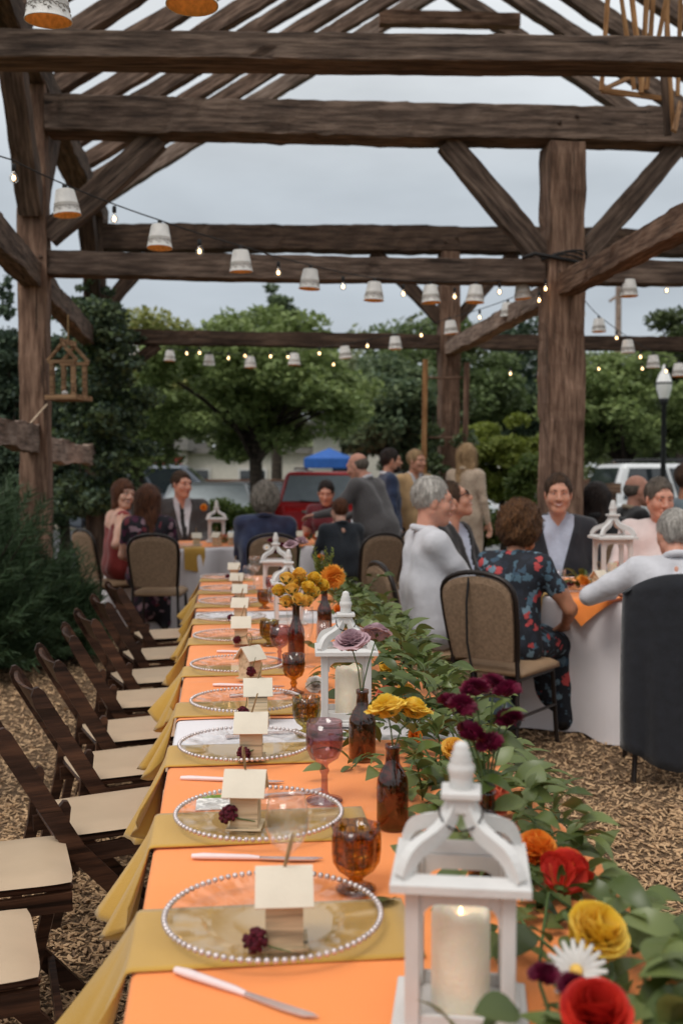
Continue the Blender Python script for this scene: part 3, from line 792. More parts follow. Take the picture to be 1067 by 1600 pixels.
glass('stem', G_PUR, gt(424, 942), 'plum stemmed goblet behind the small amber goblet', .9)
glass('wine', G_CLEAR, gt(449, 1412), 'clear wine glass standing behind the nearest birdhouse', .9)
glass('flute', G_CLEAR, gt(480, 1045), 'clear champagne flute left of the leafy white lantern', 1.0)
glass('flute', G_CLEAR, gt(457, 1030), 'clear champagne flute in front of the yellow roses', 1.0)
glass('flute', G_CLEAR, gt(505, 1078), 'clear champagne flute against the white lantern', 1.0)
glass('wine', G_CLEAR, gt(398, 917), 'clear wine glass near the far end of the table', 1.0)
glass('tumbler', G_CLEAR, gt(404, 925), 'clear tumbler beside the far wine glass', 1.0)
glass('wine', G_CLEAR, gt(389, 930), 'clear wine glass left of the far amber goblet', .9)
glass('wine', G_CLEAR, gt(430, 975), 'clear wine glass right of the seventh plate', .9)
# ---------------------------------------------------------------- lanterns
M_WHITE = M('white_paint', s(206, 203, 200), .6, .06, 12, bump=.08, bscale=120)
M_WHITE2 = M('white_paint_wood', s(200, 196, 193), .7, .08, 8, bump=.12, bscale=90, stretch=(1, 1, .25))
M_WIRE = M('dark_wire', s(40, 34, 34), .4, .1, metal=.6)
M_WAX = M('ivory_wax', s(235, 222, 200), .55, .05, 30, bump=.15, bscale=160, sss=.4)
M_FLAME = M('candle_flame', (1, .8, .5), .5, 0, emit=(1.0, .62, .25), estr=6)
def lantern_meshes():
    o = {}; B = .067; H0 = .016; H1 = .192
    o['base'] = MB().box((0, 0, .005), (.172, .172, .010), bev=.002).box((0, 0, .013), (.152, .152, .006), bev=.001).mesh('base', M_WHITE)
    posts = []
    for sx in (-1, 1):
        for sy in (-1, 1):
            posts.append(MB().box((sx * (B - .0085), sy * (B - .0085), (H0 + H1) / 2), (.018, .018, H1 - H0), bev=.0015).mesh('corner_post', M_WHITE2))
    o['post'] = posts; pan = []
    for k in range(4):
        m = MB(); rot = Matrix.Rotation(k * math.pi / 2, 4, 'Z'); w = B - .0178; y = B - .004
        # arched head: rail with rounded lower corners, and a low sill rail
        pts = [(-w, H1 - .001), (w, H1 - .001), (w, H1 - .046)]
        rr = .020
        pts += [(w - .003, H1 - .046)] + [(w - .003 - rr + rr * math.cos(R(a)), H1 - .046 + rr * math.sin(R(a)) + .006) for a in (15, 35, 55, 75, 90)]
        pts += [(-x, z) for (x, z) in pts[:2:-1]] + [(-w, H1 - .046)]
        m.prism(pts, y - .007, y, axis='y', mat=rot)
        pan.append(('arched_rail', m.mesh('arched_rail', M_WHITE2))); m = MB()
        m.prism([(-w, H0 + .0005), (w, H0 + .0005), (w, H0 + .016), (-w, H0 + .016)], y - .007, y, axis='y', mat=rot)
        pan.append(('sill_rail', m.mesh('sill_rail', M_WHITE2)))
    o['panel'] = pan
    m = MB(); E = .0850
    for k in range(4):
        rot = Matrix.Rotation(k * math.pi / 2, 4, 'Z')
        # mitred eave rail with a sloping top
        vs = [(-E, E, H1), (E, E, H1), (-E, E, H1 + .010), (E, E, H1 + .010), (-E + .026, E - .026, H1), (E - .026, E - .026, H1), (-E + .022, E - .022, H1 + .017), (E - .022, E - .022, H1 + .017)]
        m.add(vs, [(0, 2, 3, 1), (2, 6, 7, 3), (6, 4, 5, 7), (4, 0, 1, 5)], mat=rot)
    o['eave'] = m.mesh('eave', M_WHITE)
    ribs = []
    for k in range(4):
        rot = Matrix.Rotation(k * math.pi / 2 + math.pi / 4, 4, 'Z')
        cl = []
        for t in np.linspace(0, 1, 13):
            rad = .106 * (1 - t) + .016 * t + .006 * math.sin(2 * math.pi * t)
            cl.append((rad, H1 + .012 + .080 * (t + .085 * math.sin(2 * math.pi * t))))
        up = [(r_, z_ + .007) for r_, z_ in cl]; dn = [(r_ - .009, z_ - .010) for r_, z_ in cl]
        m = MB(); n = len(cl); vs = []
        for (a, b) in zip(up, dn):
            for y in (-.0075, .0075): vs += [(a[0], y, a[1]), (b[0], y, b[1])]
        fs = []
        for i in range(n - 1):
            q = i * 4; r_ = q + 4
            fs += [(q, q + 2, r_ + 2, r_), (q + 1, r_ + 1, r_ + 3, q + 3), (q, r_, r_ + 1, q + 1), (q + 2, q + 3, r_ + 3, r_ + 2)]
        fs += [(0, 1, 3, 2), (4 * n - 4, 4 * n - 2, 4 * n - 1, 4 * n - 3)]
        m.add([(x, y, z) for x, y, z in vs], fs, mat=rot); ribs.append(m.mesh('roof_rib', M_WHITE))
    o['rib'] = ribs; zc = H1 + .094
    o['cap'] = MB().box((0, 0, zc - .006), (.036, .036, .022), bev=.002).box((0, 0, zc + .008), (.050, .050, .009), bev=.0015).mesh('cap', M_WHITE)
    o['finial'] = MB().lathe([(0.014, zc + .012), (.0155, zc + .016), (.0145, zc + .024), (.0155, zc + .03), (.0175, zc + .036), (.017, zc + .042), (.0135, zc + .047), (.0148, zc + .05), (.0118, zc + .054), (.0128, zc + .057), (.0095, zc + .061), (.0098, zc + .066), (.007, zc + .071), (0, zc + .0735)], 20).mesh('finial', M_WHITE)
    pts = [(.027 * math.cos(a) , -.027 + .0 * a, zc - .008 - .026 * math.sin(a)) for a in np.linspace(-.2, math.pi + .2, 14)]
    o['handle'] = MB().tube(pts, .0014, 5).mesh('wire_handle', M_WIRE)
    return o
LM = lantern_meshes()
def lantern(p, rz, label, scale=1.0, handle=True, group='white lanterns'):
    L = thing('lantern', label, 'lantern', p, rz, group); L.scale = (scale,) * 3
    obj('base', LM['base'], L)
    for q in LM['post']: obj('corner_post', q, L)
    for nm, q in LM['panel']: obj(nm, q, L)
    obj('eave', LM['eave'], L)
    for q in LM['rib']: obj('roof_rib', q, L)
    obj('cap', LM['cap'], L); obj('finial', LM['finial'], L)
    if handle: obj('wire_handle', LM['handle'], L)
    return L
def candle_mesh(): return MB().lathe([(0, 0), (.037, 0), (.0375, .004), (.0375, .118), (.036, .126), (.031, .131), (.026, .124), (.012, .119), (0, .118)], 28, ripple=lambda r, z, a, i: (r, z + (.004 * math.sin(a * 2 + 1) + .003 * math.sin(a * 5) if z > .116 and r > .02 else 0))).mesh('wax', M_WAX)
CM = candle_mesh()
FLM = MB().ball((0, 0, .121), (.0025, .0025, .006), 8, 6).mesh('flame', M_FLAME)
def candle(p, label, scale=1.0, lit=True):
    c = thing('pillar_candle', label, 'candle', p, rnd.random() * 6, 'pillar candles in the lanterns'); c.scale = (scale,) * 3
    obj('wax', CM, c)
    if lit: obj('flame', FLM, c)
L1 = Vector((X_at(722, 1.295), 1.295, TZ + .0055))
lantern(L1, R(-7), 'nearest white wooden lantern at the front end of the table', .97); candle(L1 + Z3 * .0175, 'ivory pillar candle with a small flame inside the nearest lantern', .97)
p2 = gt(540, 1128); lantern(p2, R(2), 'white lantern with dark wire handle, behind the lavender roses', 1.0); candle(p2 + Z3 * .0175 + TV * .008, 'plain ivory pillar candle inside the lantern behind the lavender roses', 1.0, False)
p3 = gt(451, 975); lantern(p3, R(6), 'white lantern behind the bunch of yellow roses on the long table', .95, False)
p4 = gt(431, 932); lantern(p4, R(0), 'farthest white lantern on the long table, dark red flowers before it', 1.0, False)
# ================================================================ flowers, bottles, the leaf garland
def petal(m, ang, op, size, wid, curl=0.0, mi=0, T=None, lift=0.0, cup=.25):
    nt, ns = 5, 5; vs = []
    for i in range(nt):
        t = i / (nt - 1)
        r = size * (.10 + op * t ** 1.1 + curl * .35 * t ** 3); z = size * (lift + (1.15 - .75 * op) * t - curl * .35 * t ** 4)
        w = wid * math.sin(math.pi * min(.94, .16 + .66 * t)) * size
        for j in range(ns):
            q = j / (ns - 1) * 2 - 1
            rr = r - cup * w * q * q * (1 - op * .4); zz = z - .10 * size * q * q * t
            x, y = rr, q * w
            vs.append((x * math.cos(ang) - y * math.sin(ang), x * math.sin(ang) + y * math.cos(ang), zz))
    fs = [(i * ns + j, i * ns + j + 1, (i + 1) * ns + j + 1, (i + 1) * ns + j) for i in range(nt - 1) for j in range(ns - 1)]
    m.add(vs, fs, mi, True, T)
def rose_mesh(name, mats, seed=0, layers=5, full=False):
    g = random.Random(seed); m = MB(); k = 0
    for L in range(layers):
        f = L / (layers - 1); n = 4 + L
        for j in range(n):
            k += 1
            petal(m, k * 2.39996 + g.uniform(-.2, .2), (.08 + (.55 if full else .38) * f), .046 * (.86 + .10 * f - (.12 * f * f if not full else 0)), .48 + .12 * f, curl=.05 + (.65 if full else .42) * f * f * g.uniform(.5, 1), mi=(1 if L >= layers - 2 and len(mats) > 1 else 0))
    for j in range(5): petal(m, j * 1.2566, .75, .03, .16, curl=.5, mi=len(mats), lift=-.1)
    return m.mesh(name, list(mats) + [M_STEM])
def P_(name, c, c2=None): return M(name, c, .6, .12, 40, col2=c2, trans=.35, bump=.1, bscale=200)
F_YEL = P_('yellow_petal', s(252, 212, 66), s(255, 228, 120)); F_GOLD = P_('gold_petal', s(255, 206, 84), s(255, 224, 130))
F_RED = P_('red_petal', s(200, 38, 30), s(222, 62, 44)); F_ORED = P_('orange_red_petal', s(214, 72, 34), s(232, 110, 44))
F_ORG = P_('orange_petal', s(246, 146, 46), s(252, 174, 80)); F_COR = P_('coral_petal', s(228, 112, 82), s(240, 146, 112))
F_LAV = P_('lavender_petal', s(196, 162, 172), s(218, 190, 196)); F_WHT = P_('white_petal', s(226, 222, 218), s(240, 238, 234))
F_MUM = P_('mum_petal', s(240, 160, 56), s(250, 186, 84)); F_WINE = P_('wine_petal', s(96, 14, 46), s(126, 26, 62))
ROSES = {'yellow': rose_mesh('rose_y', [F_YEL, F_YEL], 1, 6), 'red': rose_mesh('rose_r', [F_RED], 2), 'fire': rose_mesh('rose_f', [F_ORED, F_RED], 3, 4),
         'orange': rose_mesh('rose_o', [F_ORG], 4, 5), 'coral': rose_mesh('rose_c', [F_COR], 5, 5), 'lav': rose_mesh('rose_l', [F_LAV], 6, 6, True), 'gold': rose_mesh('rose_g', [F_GOLD], 7, 5), 'open': rose_mesh('rose_open', [F_YEL], 8, 6, True)}
def puff_mesh(name, mats, n, r, pl, pw, seed, flat=1.0, half=-.2):
    """round head of many narrow petals"""
    g = random.Random(seed); m = MB()
    for i in range(n):
        z = half + (1 - half) * (i + .5) / n; a = i * 2.39996; c = math.sqrt(max(0, 1 - z * z))
        d = Vector((c * math.cos(a), c * math.sin(a), z)); sd = d.orthogonal().normalized(); up = d.cross(sd)
        L = r * pl * g.uniform(.8, 1.1); b = d * r * .45; tip = d * (r * .45 + L); tip.z *= flat; b.z *= flat
        mid = (b + tip) / 2 + up * r * .08
        m.add([b + sd * pw * r * .5, b - sd * pw * r * .5, mid - sd * pw * r, tip, mid + sd * pw * r], [(0, 1, 2, 4), (4, 2, 3)], 0, True)
    m.ball((0, 0, 0), (r * .5, r * .5, r * .5 * flat), 10, 6, 1 if len(mats) > 1 else 0)
    return m.mesh(name, mats)
PUFF = {'mum': puff_mesh('mum', [F_MUM], 150, .042, .62, .16, 1), 'wine': puff_mesh('wine', [F_WINE], 170, .027, .6, .13, 2, .75), 'gold': puff_mesh('marigold', [F_GOLD], 120, .03, .62, .18, 3),
        'daisy': None}
def daisy():
    m = MB()
    for j in range(19):
        a = j * 2 * math.pi / 19; petal(m, a, 1.0, .030, .13, .1, 0, cup=0)
    m.ball((0, 0, .006), (.008, .008, .005), 8, 5, 1)
    return m.mesh('daisy', [F_WHT, F_GOLD])
PUFF['daisy'] = daisy()
# ---- brown bottles
G_BRN = glassmat('brown_glass', s(196, 163, 142), .06, .04)
BT = MB().lathe([(0, .004), (.028, .002), (.0305, .006), (.0305, .085), (.029, .097), (.022, .113), (.0145, .125), (.0125, .15), (.0145, .154), (.0145, .162), (.0115, .162), (.0105, .15), (.012, .126), (.026, .097), (.028, .08), (.028, .008), (0, .008)], 28)
BT_TALL = MB().lathe([(0, .004), (.028, .002), (.0305, .006), (.0305, .115), (.028, .13), (.019, .148), (.0135, .165), (.0125, .205), (.0145, .21), (.0145, .22), (.0115, .22), (.0105, .2), (.012, .165), (.026, .126), (.028, .11), (.028, .008), (0, .008)], 28)
BTM, BTTM = BT.mesh('bottle', G_BRN), BT_TALL.mesh('bottle', G_BRN)
def bottle(p, label, tall=False, scale=1.0):
    o = obj('brown_bottle', BTTM if tall else BTM, None, p); o.scale = (scale,) * 3
    return tag(o, label, 'bottle', 'brown bottle vases on the long table')
def bouquet(name, label, neck, heads, cat='flowers', base=None):
    """heads: (point, mesh, scale, tilt) ; stems run from inside the bottle neck"""
    b = thing(name, label, cat, neck)
    for (p, me, sc, tilt, nm) in heads:
        p = Vector(p) - Vector(neck)
        f = obj(nm, me, b, p); f.scale = (sc,) * 3; f.rotation_euler = tilt
        st = MB(); q0 = Vector((rnd.uniform(-.005, .005), rnd.uniform(-.005, .005), -.09)); mid = p * .45 + Vector((0, 0, .01))
        st.tube([q0, Vector((q0.x * .8, q0.y * .8, 0)), mid, p - Z3 * .004], [.0018, .0018, .0017, .0016], 5)
        st.build('stem', M_STEM, b)
    return b
LEAF_COLS = [s(56, 70, 30), s(86, 102, 46), s(116, 128, 74), s(72, 92, 38), s(138, 146, 102), s(64, 80, 36)]
M_LEAF = leafmat('garland_leaf', LEAF_COLS, .36, .25, .5)
def leaf_mesh(L, W, bend, fold, seed, mat=None, twist=0.0):
    m = MB(); n = 7; vs = []
    for i in range(n):
        t = i / (n - 1); w = W * (math.sin(math.pi * t ** .82) ** .8 if 0 < t < 1 else 0.02)
        z = bend * L * (t - t * t) * 1.2 - bend * L * .4 * t * t
        for q in (-1, 0, 1):
            tw = twist * t
            x, y, zz = t * L, q * w * math.cos(tw), z + abs(q) * w * fold + q * w * math.sin(tw)
            vs.append((x, y, zz))
    fs = [(i * 3 + j, (i + 1) * 3 + j, (i + 1) * 3 + j + 1, i * 3 + j + 1) for i in range(n - 1) for j in range(2)]
    m.add(vs, fs, 0, True)
    return m.mesh('leaf', mat or M_LEAF)
LEAVES = [leaf_mesh(.064, .015, .35, .3, 0), leaf_mesh(.054, .0175, .15, .2, 1), leaf_mesh(.080, .016, .5, .25, 2, twist=.5), leaf_mesh(.046, .011, .25, .35, 3), leaf_mesh(.070, .019, .6, .15, 4, twist=-.4)]
def leafrot(d, roll): # leaf along x -> direction d
    return Vector(d).to_track_quat('X', 'Z').to_euler() if roll == 0 else (Vector(d).to_track_quat('X', 'Z') @ Euler((roll, 0, 0)).to_quaternion()).to_euler()
# bottle vases with flowers
def b_at(x, y): return gt(x, y)
q = b_at(613, 1298); bottle(q, 'brown glass bottle holding the two flat yellow roses', False, 1.0)
dY = q.y
nk = q + Z3 * .155
bouquet('yellow_rose_pair', 'two open yellow roses in the brown bottle behind the nearest lantern', nk, [(at(607, 1120, dY - .01), ROSES['open'], 1.05, (-.1, -.2, 0), 'yellow_rose'), (at(643, 1121, dY + .02), ROSES['open'], .95, (.1, .25, 1), 'yellow_rose')])
q = b_at(566, 1192); bottle(q, 'brown glass bottle holding lavender roses, beside a white lantern', False, 1.05); dY = q.y; nk = q + Z3 * .165
bouquet('lavender_rose_pair', 'two dusty lavender roses in a brown bottle before the white lantern', nk, [(at(551, 1014, dY - .02), ROSES['lav'], 1.15, (.25, -.12, 0), 'lavender_rose'), (at(586, 1000, dY + .05), ROSES['lav'], 1.0, (-.1, .45, 1), 'lavender_rose')])
q = b_at(463, 1040); bottle(q, 'brown glass bottle under the bunch of yellow roses', True, 1.0); dY = q.y; nk = q + Z3 * .2
hd = []
for (x, y, dy) in ((447, 908, -.03), (468, 902, 0), (490, 908, .02), (456, 925, -.04), (478, 922, -.03), (494, 930, 0), (462, 940, -.05), (483, 943, -.04), (447, 945, -.02), (436, 928, 0), (472, 912, .06), (500, 918, .05)):
    hd.append((at(x, y + 3, dY + dy), ROSES['gold' if (x * 7) % 3 == 0 else 'yellow'], 1.02, (rnd.uniform(-.1, .7), rnd.uniform(-.4, .4), rnd.random() * 6), 'yellow_rose'))
bouquet('yellow_rose_bunch', 'bunch of golden yellow spray roses in a brown bottle', nk, hd, 'bouquet')
q = b_at(507, 1000); bottle(q, 'tall brown bottle holding goldenrod greens and an orange mum', True, 1.0); dY = q.y; nk = q + Z3 * .2
bq = bouquet('goldenrod_bunch', 'green goldenrod plumes with an orange mum in a tall brown bottle', nk, [(at(520, 902, dY - .04), PUFF['mum'], 1.25, (.9, .4, 0), 'orange_mum')], 'bouquet')
M_SPRIG = leafmat('goldenrod_leaf', [s(86, 104, 52), s(128, 130, 50), s(74, 92, 48)], .55, .2)
for k in range(9):
    m = MB(); d = Vector((rnd.uniform(-.35, .3), rnd.uniform(-.2, .3), 1)).normalized(); L = rnd.uniform(.12, .21)
    m.tube([(0, 0, -.06), (0, 0, 0), d * L * .5, d * L], [.0018, .0018, .0014, .0008], 5)
    for j in range(46):
        t = rnd.uniform(.2, 1); a = rnd.random() * 6.28; e = (Vector((math.cos(a), math.sin(a), .6)) + d * .4).normalized(); l_ = .03 * (1.15 - t * .6); p = d * L * t; sd = e.orthogonal().normalized() * .0028
        m.add([p, p + e * l_ * .5 + sd, p + e * l_, p + e * l_ * .5 - sd], [(0, 1, 2, 3)])
    m.build('plume', M_SPRIG, bq)
q = b_at(760, 1392); bottle(q, 'brown bottle behind the nearest lantern holding wine-red flowers', False, 1.0); dY = q.y; nk = q + Z3 * .155
hd = []
for (x, y, dy, sc) in ((742, 1078, 0, 1.0), (792, 1080, .03, .95), (722, 1103, -.02, .95), (770, 1068, .05, .9), (795, 1124, 0, .95), (735, 1146, -.03, 1.0), (765, 1162, -.02, .9), (703, 1098, .03, .85)):
    hd.append((at(x, y, dY + dy), PUFF['wine'], sc, (rnd.uniform(-.4, .3), rnd.uniform(-.4, .4), rnd.random() * 6), 'wine_red_flower'))
bq = bouquet('wine_red_flowers', 'dark wine-red tufted flowers rising behind the nearest lantern', nk, hd, 'bouquet')
for k in range(16):
    lf = obj('leaf', LEAVES[k % 5], bq, (rnd.uniform(-.02, .02), rnd.uniform(-.02, .02), rnd.uniform(0, .16))); a = rnd.random() * 6.28
    lf.rotation_euler = leafrot((math.cos(a), math.sin(a), rnd.uniform(-.1, .8)), rnd.uniform(-.5, .5)); lf.scale = (.8,) * 3
q = b_at(440, 928); bottle(q, 'brown bottle by the farthest lantern', True, .95); nk = q + Z3 * .19
bouquet('dark_red_sprig', 'small dark red and white flowers before the farthest lantern', nk, [(at(424, 845, q.y - .02), PUFF['wine'], .9, (0, 0, 0), 'dark_red_flower'), (at(440, 852, q.y), PUFF['wine'], .85, (.2, .2, 0), 'dark_red_flower'), (at(431, 862, q.y - .04), PUFF['wine'], .8, (.4, .2, 0), 'dark_red_flower'), (at(417, 856, q.y), PUFF['daisy'], .7, (.8, 0, 0), 'white_flower')])
q = b_at(466, 962); bottle(q, 'brown bottle of pale roses by the lantern behind the yellow roses', True, .95); nk = q + Z3 * .19
bouquet('pale_rose_pair', 'pale mauve roses above the lantern behind the yellow roses', nk, [(at(455, 856, q.y - .06), ROSES['lav'], .95, (.3, -.1, 0), 'mauve_rose'), (at(470, 850, q.y), ROSES['lav'], .9, (0, .3, 0), 'mauve_rose')])
# ---- garland
GPX = [(940, 1690), (915, 1590), (880, 1490), (840, 1400), (795, 1320), (745, 1262), (700, 1195), (660, 1130), (636, 1068), (614, 1018), (592, 975), (566, 940), (548, 918), (520, 905)]
GP = [gz(x, y, TZ + .02) for x, y in GPX]
gar = thing('leaf_garland', 'long garland of green leaves running down the right side of the table', 'garland', GP[0])
seg = [(GP[i + 1] - GP[i]).length for i in range(len(GP) - 1)]; GL = sum(seg)
def gpt(t):
    d = t * GL
    for i, sl in enumerate(seg):
        if d <= sl or i == len(seg) - 1:
            q = min(1, d / sl); return GP[i].lerp(GP[i + 1], q), (GP[i + 1] - GP[i]).normalized()
        d -= sl
FPOS = [gz(917, 1452, .87), gz(876, 1368, .86), gz(833, 1324, .86), gz(930, 1578, .87), gz(900, 1520, .86), gz(752, 1242, .87), gz(706, 1168, .86), gz(606, 1086, .85)]
FPOS += [gz(613, 1298, TZ) + Z3 * .05, gz(613, 1298, TZ) + Z3 * .11, gz(566, 1192, TZ) + Z3 * .07]
FPOS += [p_ + (Vector((0, 0, CAMH)) - p_).normalized() * k_ for p_ in FPOS for k_ in (.06, .12)]
g = random.Random(21)
rootL = GP[0]
vine = MB()
for k in range(3):
    pts = []
    for j in range(60):
        p, d = gpt(j / 59); sd = Vector((d.y, -d.x, 0))
        pts.append(p + sd * (.05 * math.sin(j * .5 + k * 2)) + Z3 * (.02 + .02 * math.sin(j * .8 + k)) - rootL)
    vine = MB(); vine.tube(pts, .0025, 5); vine.build('vine', M_STEM, gar)
made = []
def right_edge_ok(p):      # beyond the table edge the leaves hang down
    u, v = tuv(p)
    return v - TW
def add_leaf(p, d, sc, me, roll, big=True):
    made.append((p, d, sc, me, roll))
for k in range(1900):
    t = g.random() ** 1.9 if k < 900 else .25 + .75 * g.random()
    p, d = gpt(t); sd = Vector((d.y, -d.x, 0))
    wide = 1.35 if .18 < t < .55 else 1.0; a = g.gauss(-.012 if wide > 1 else 0, .075 * wide); h = max(0.0, (.16 if wide > 1 else .12) * (1 - (a / .14) ** 2)) * g.random() + .012
    q = p + sd * a + Z3 * h
    if any((q.xy - lc.xy).length < lr for lc, lr in ((L1, .135), (p2, .125))): continue
    if any((q - fp).length < .065 for fp in FPOS): continue
    ov = right_edge_ok(q)
    if ov > 0: q.z -= ov * .8
    dd = (sd * (1 if a > 0 else -1) * g.uniform(.2, 1) + d * g.uniform(-.9, .6) + Z3 * g.uniform(-.15, .75)).normalized()
    add_leaf(q, dd, g.uniform(.75, 1.2), g.choice(LEAVES), g.uniform(-.7, .7))
LOWL = []
for k in range(260):
    t = g.random() * .36; p, d = gpt(t); sd = Vector((d.y, -d.x, 0)); a = g.uniform(-.13, .10); q = p + sd * a - Z3 * g.uniform(.0, .012)
    if (q.xy - L1.xy).length < .125: continue
    dd = (sd * g.uniform(-1, 1) + d * g.uniform(-1, 1) + Z3 * g.uniform(-.02, .25)).normalized(); LOWL.append((q, dd, g.uniform(.8, 1.2), g.choice(LEAVES), g.uniform(-.3, .3)))
def spray(p0, p1, n, sc=.8, droop=.03):
    p0, p1 = Vector(p0), Vector(p1); d = (p1 - p0).normalized(); pts = [p0.lerp(p1, j / 8) - Z3 * droop * (j / 8) ** 2 + Z3 * droop * 1.2 * math.sin(j / 8 * math.pi) - rootL for j in range(9)]
    vine = MB(); vine.tube(pts, [.002] * 8 + [.001], 5); vine.build('vine', M_STEM, gar)
    for j in range(n):
        t = (j + .6) / n; i = min(7, int(t * 8)); p = pts[i].lerp(pts[i + 1], t * 8 - i) + rootL
        sd = d.cross(Z3) * (1 if j % 2 else -1)
        made.append((p, (sd * .8 + d * .6 + Z3 * g.uniform(-.2, .4)).normalized(), sc * g.uniform(.8, 1.15), g.choice(LEAVES[:4]), g.uniform(-.6, .6)))
spray(gz(760, 1255, .80), gz(862, 1210, .82), 9, .9)
spray(gz(700, 1120, .82), gz(800, 1075, .86), 9, .8)
spray(gz(665, 1090, .82), gz(735, 1040, .88), 8, .8)
spray(gz(640, 1060, .82), gz(665, 985, .93), 8, .9)
spray(gz(600, 1180, .80), gz(548, 1195, .775), 7, .85, .01)
spray(gz(600, 1130, .80), gz(545, 1150, .775), 6, .8, .01)
spray(gz(780, 1300, .80), gz(890, 1275, .74), 8, .8)
spray(gz(880, 1400, .82), gz(1010, 1400, .80), 9, .9)
spray(gz(940, 1480, .82), gz(1060, 1470, .80), 8, 1.0)
spray(gz(560, 950, .80), gz(600, 890, .95), 8, .9)
spray(gz(575, 965, .80), gz(610, 930, .93), 7, .9)
spray(gz(660, 1250, .80), gz(640, 1180, .93), 7, .9)
spray(gz(690, 1220, .82), gz(680, 1130, .95), 8, .9)
made = [e for e in made if not any((e[0].xy + e[1].xy * .05 - lc.xy).length < .10 for lc in (L1, p2))]
made = [e for e in made if not any((e[0] + e[1] * .03 - fp).length < .06 for fp in FPOS)]
made += [e for e in LOWL if (e[0].xy + e[1].xy * .05 - L1.xy).length > .10]
made.sort(key=lambda e: e[0].y)
cam_near = made[:298]; rest = made[298:]
for (p, d, sc, me, roll) in cam_near:
    o = obj('leaf', me, gar, p - rootL); o.rotation_euler = leafrot(d, roll); o.scale = (sc,) * 3
mb = MB()
for (p, d, sc, me, roll) in rest:
    T = Matrix.Translation(p - rootL) @ leafrot(d, roll).to_matrix().to_4x4() @ Matrix.Scale(sc, 4)
    mb.add([v.co for v in me.vertices], [tuple(f.vertices) for f in me.polygons], 0, True, T)
if rest: tag(mb.build('far_leaves', M_LEAF, gar), kind='stuff')
# flowers lying in the garland
GF = [('yellow_rose', 'yellow', (917, 1452), .84, 1.5, (.55, .35, 0), 'large yellow rose in the garland beside the nearest lantern'),
      ('flame_rose', 'fire', (876, 1368), .83, 1.5, (-.5, .75, .4), 'red rose with yellow-orange outer petals in the garland'),
      ('orange_rose', 'orange', (833, 1324), .83, 1.2, (.3, .2, 0), 'orange rose behind the eave of the nearest lantern'),
      ('red_rose', 'red', (930, 1578), .84, 1.4, (.5, -.1, 0), 'red rose at the bottom of the picture right of the lantern'),
      ('orange_rose', 'coral', (752, 1242), .84, 1.35, (.4, .9, 0), 'coral orange rose right of the nearest lantern finial'),
      ('yellow_rose', 'gold', (706, 1168), .84, 1.1, (.5, .2, 0), 'golden rose in the garland below the wine-red flowers'),
      ('yellow_rose', 'yellow', (604, 1040), .84, 1.1, (.5, .2, 0), 'small yellow rose in the garland right of the lavender roses'),
      ('coral_rose', 'coral', (606, 1086), .83, 1.15, (.4, -.2, 0), 'coral rose in the garland right of the bottle of lavender roses'),
      ('yellow_rose', 'gold', (628, 1080), .84, 1.05, (.2, .5, 0), 'golden rose next to the coral rose in the garland'),
      ('orange_rose', 'orange', (528, 950), .84, .9, (.5, .2, 0), 'orange rose in the garland beside the tall brown bottle'),
      ('orange_rose', 'orange', (645, 1140), .80, .7, (.9, .5, 0), 'small orange rose below the two flat yellow roses'),
      ('orange_rose', 'orange', (500, 870), .90, .95, (.5, .2, 0), 'orange rose at the far end of the garland')]
for nm, k, (x, y), z, sc, rot, lb in GF:
    o = obj(nm, ROSES[k], None, gz(x, y, z + .025) - Z3 * .02); o.scale = (sc,) * 3; o.rotation_euler = rot; tag(o, lb, 'rose', 'roses in the garland')
for nm, k, (x, y), sc, rot, lb in (('white_daisy', 'daisy', (900, 1520), 1.05, (.75, -.3, 0), 'white daisy between the yellow and the red rose'), ('wine_red_bud', 'wine', (850, 1524), .75, (0, 0, 0), 'wine-red bud left of the white daisy'), ('wine_red_bud', 'wine', (893, 1541), .7, (.3, 0, 0), 'wine-red bud just under the white daisy')):
    o = obj(nm, PUFF[k], None, gz(x, y, .86)); o.scale = (sc,) * 3; o.rotation_euler = rot; tag(o, lb, 'flower')
# white blossom and loose leaves by the second lantern
o = obj('white_blossom', ROSES['lav'], None, gt(493, 1082) + Z3 * .012); me = ROSES['lav'].copy(); me.materials[0] = F_WHT; o.data = me; o.scale = (.8,) * 3; o.rotation_euler = (.7, 0, 0); tag(o, 'white blossom lying beside the tall amber goblet', 'flower')
for (x, y, r_, lb) in ((508, 1095, .3, 'loose green leaf at the foot of the second lantern'), (615, 1415, -2.2, 'loose green leaf left of the nearest lantern')):
    o = obj('loose_leaf', LEAVES[1], None, gt(x, y) + Z3 * .006); o.rotation_euler = (.2, -.2, r_); tag(o, lb, 'leaf')
M_CORD = M('black_cord', s(24, 22, 22), .6, .1)
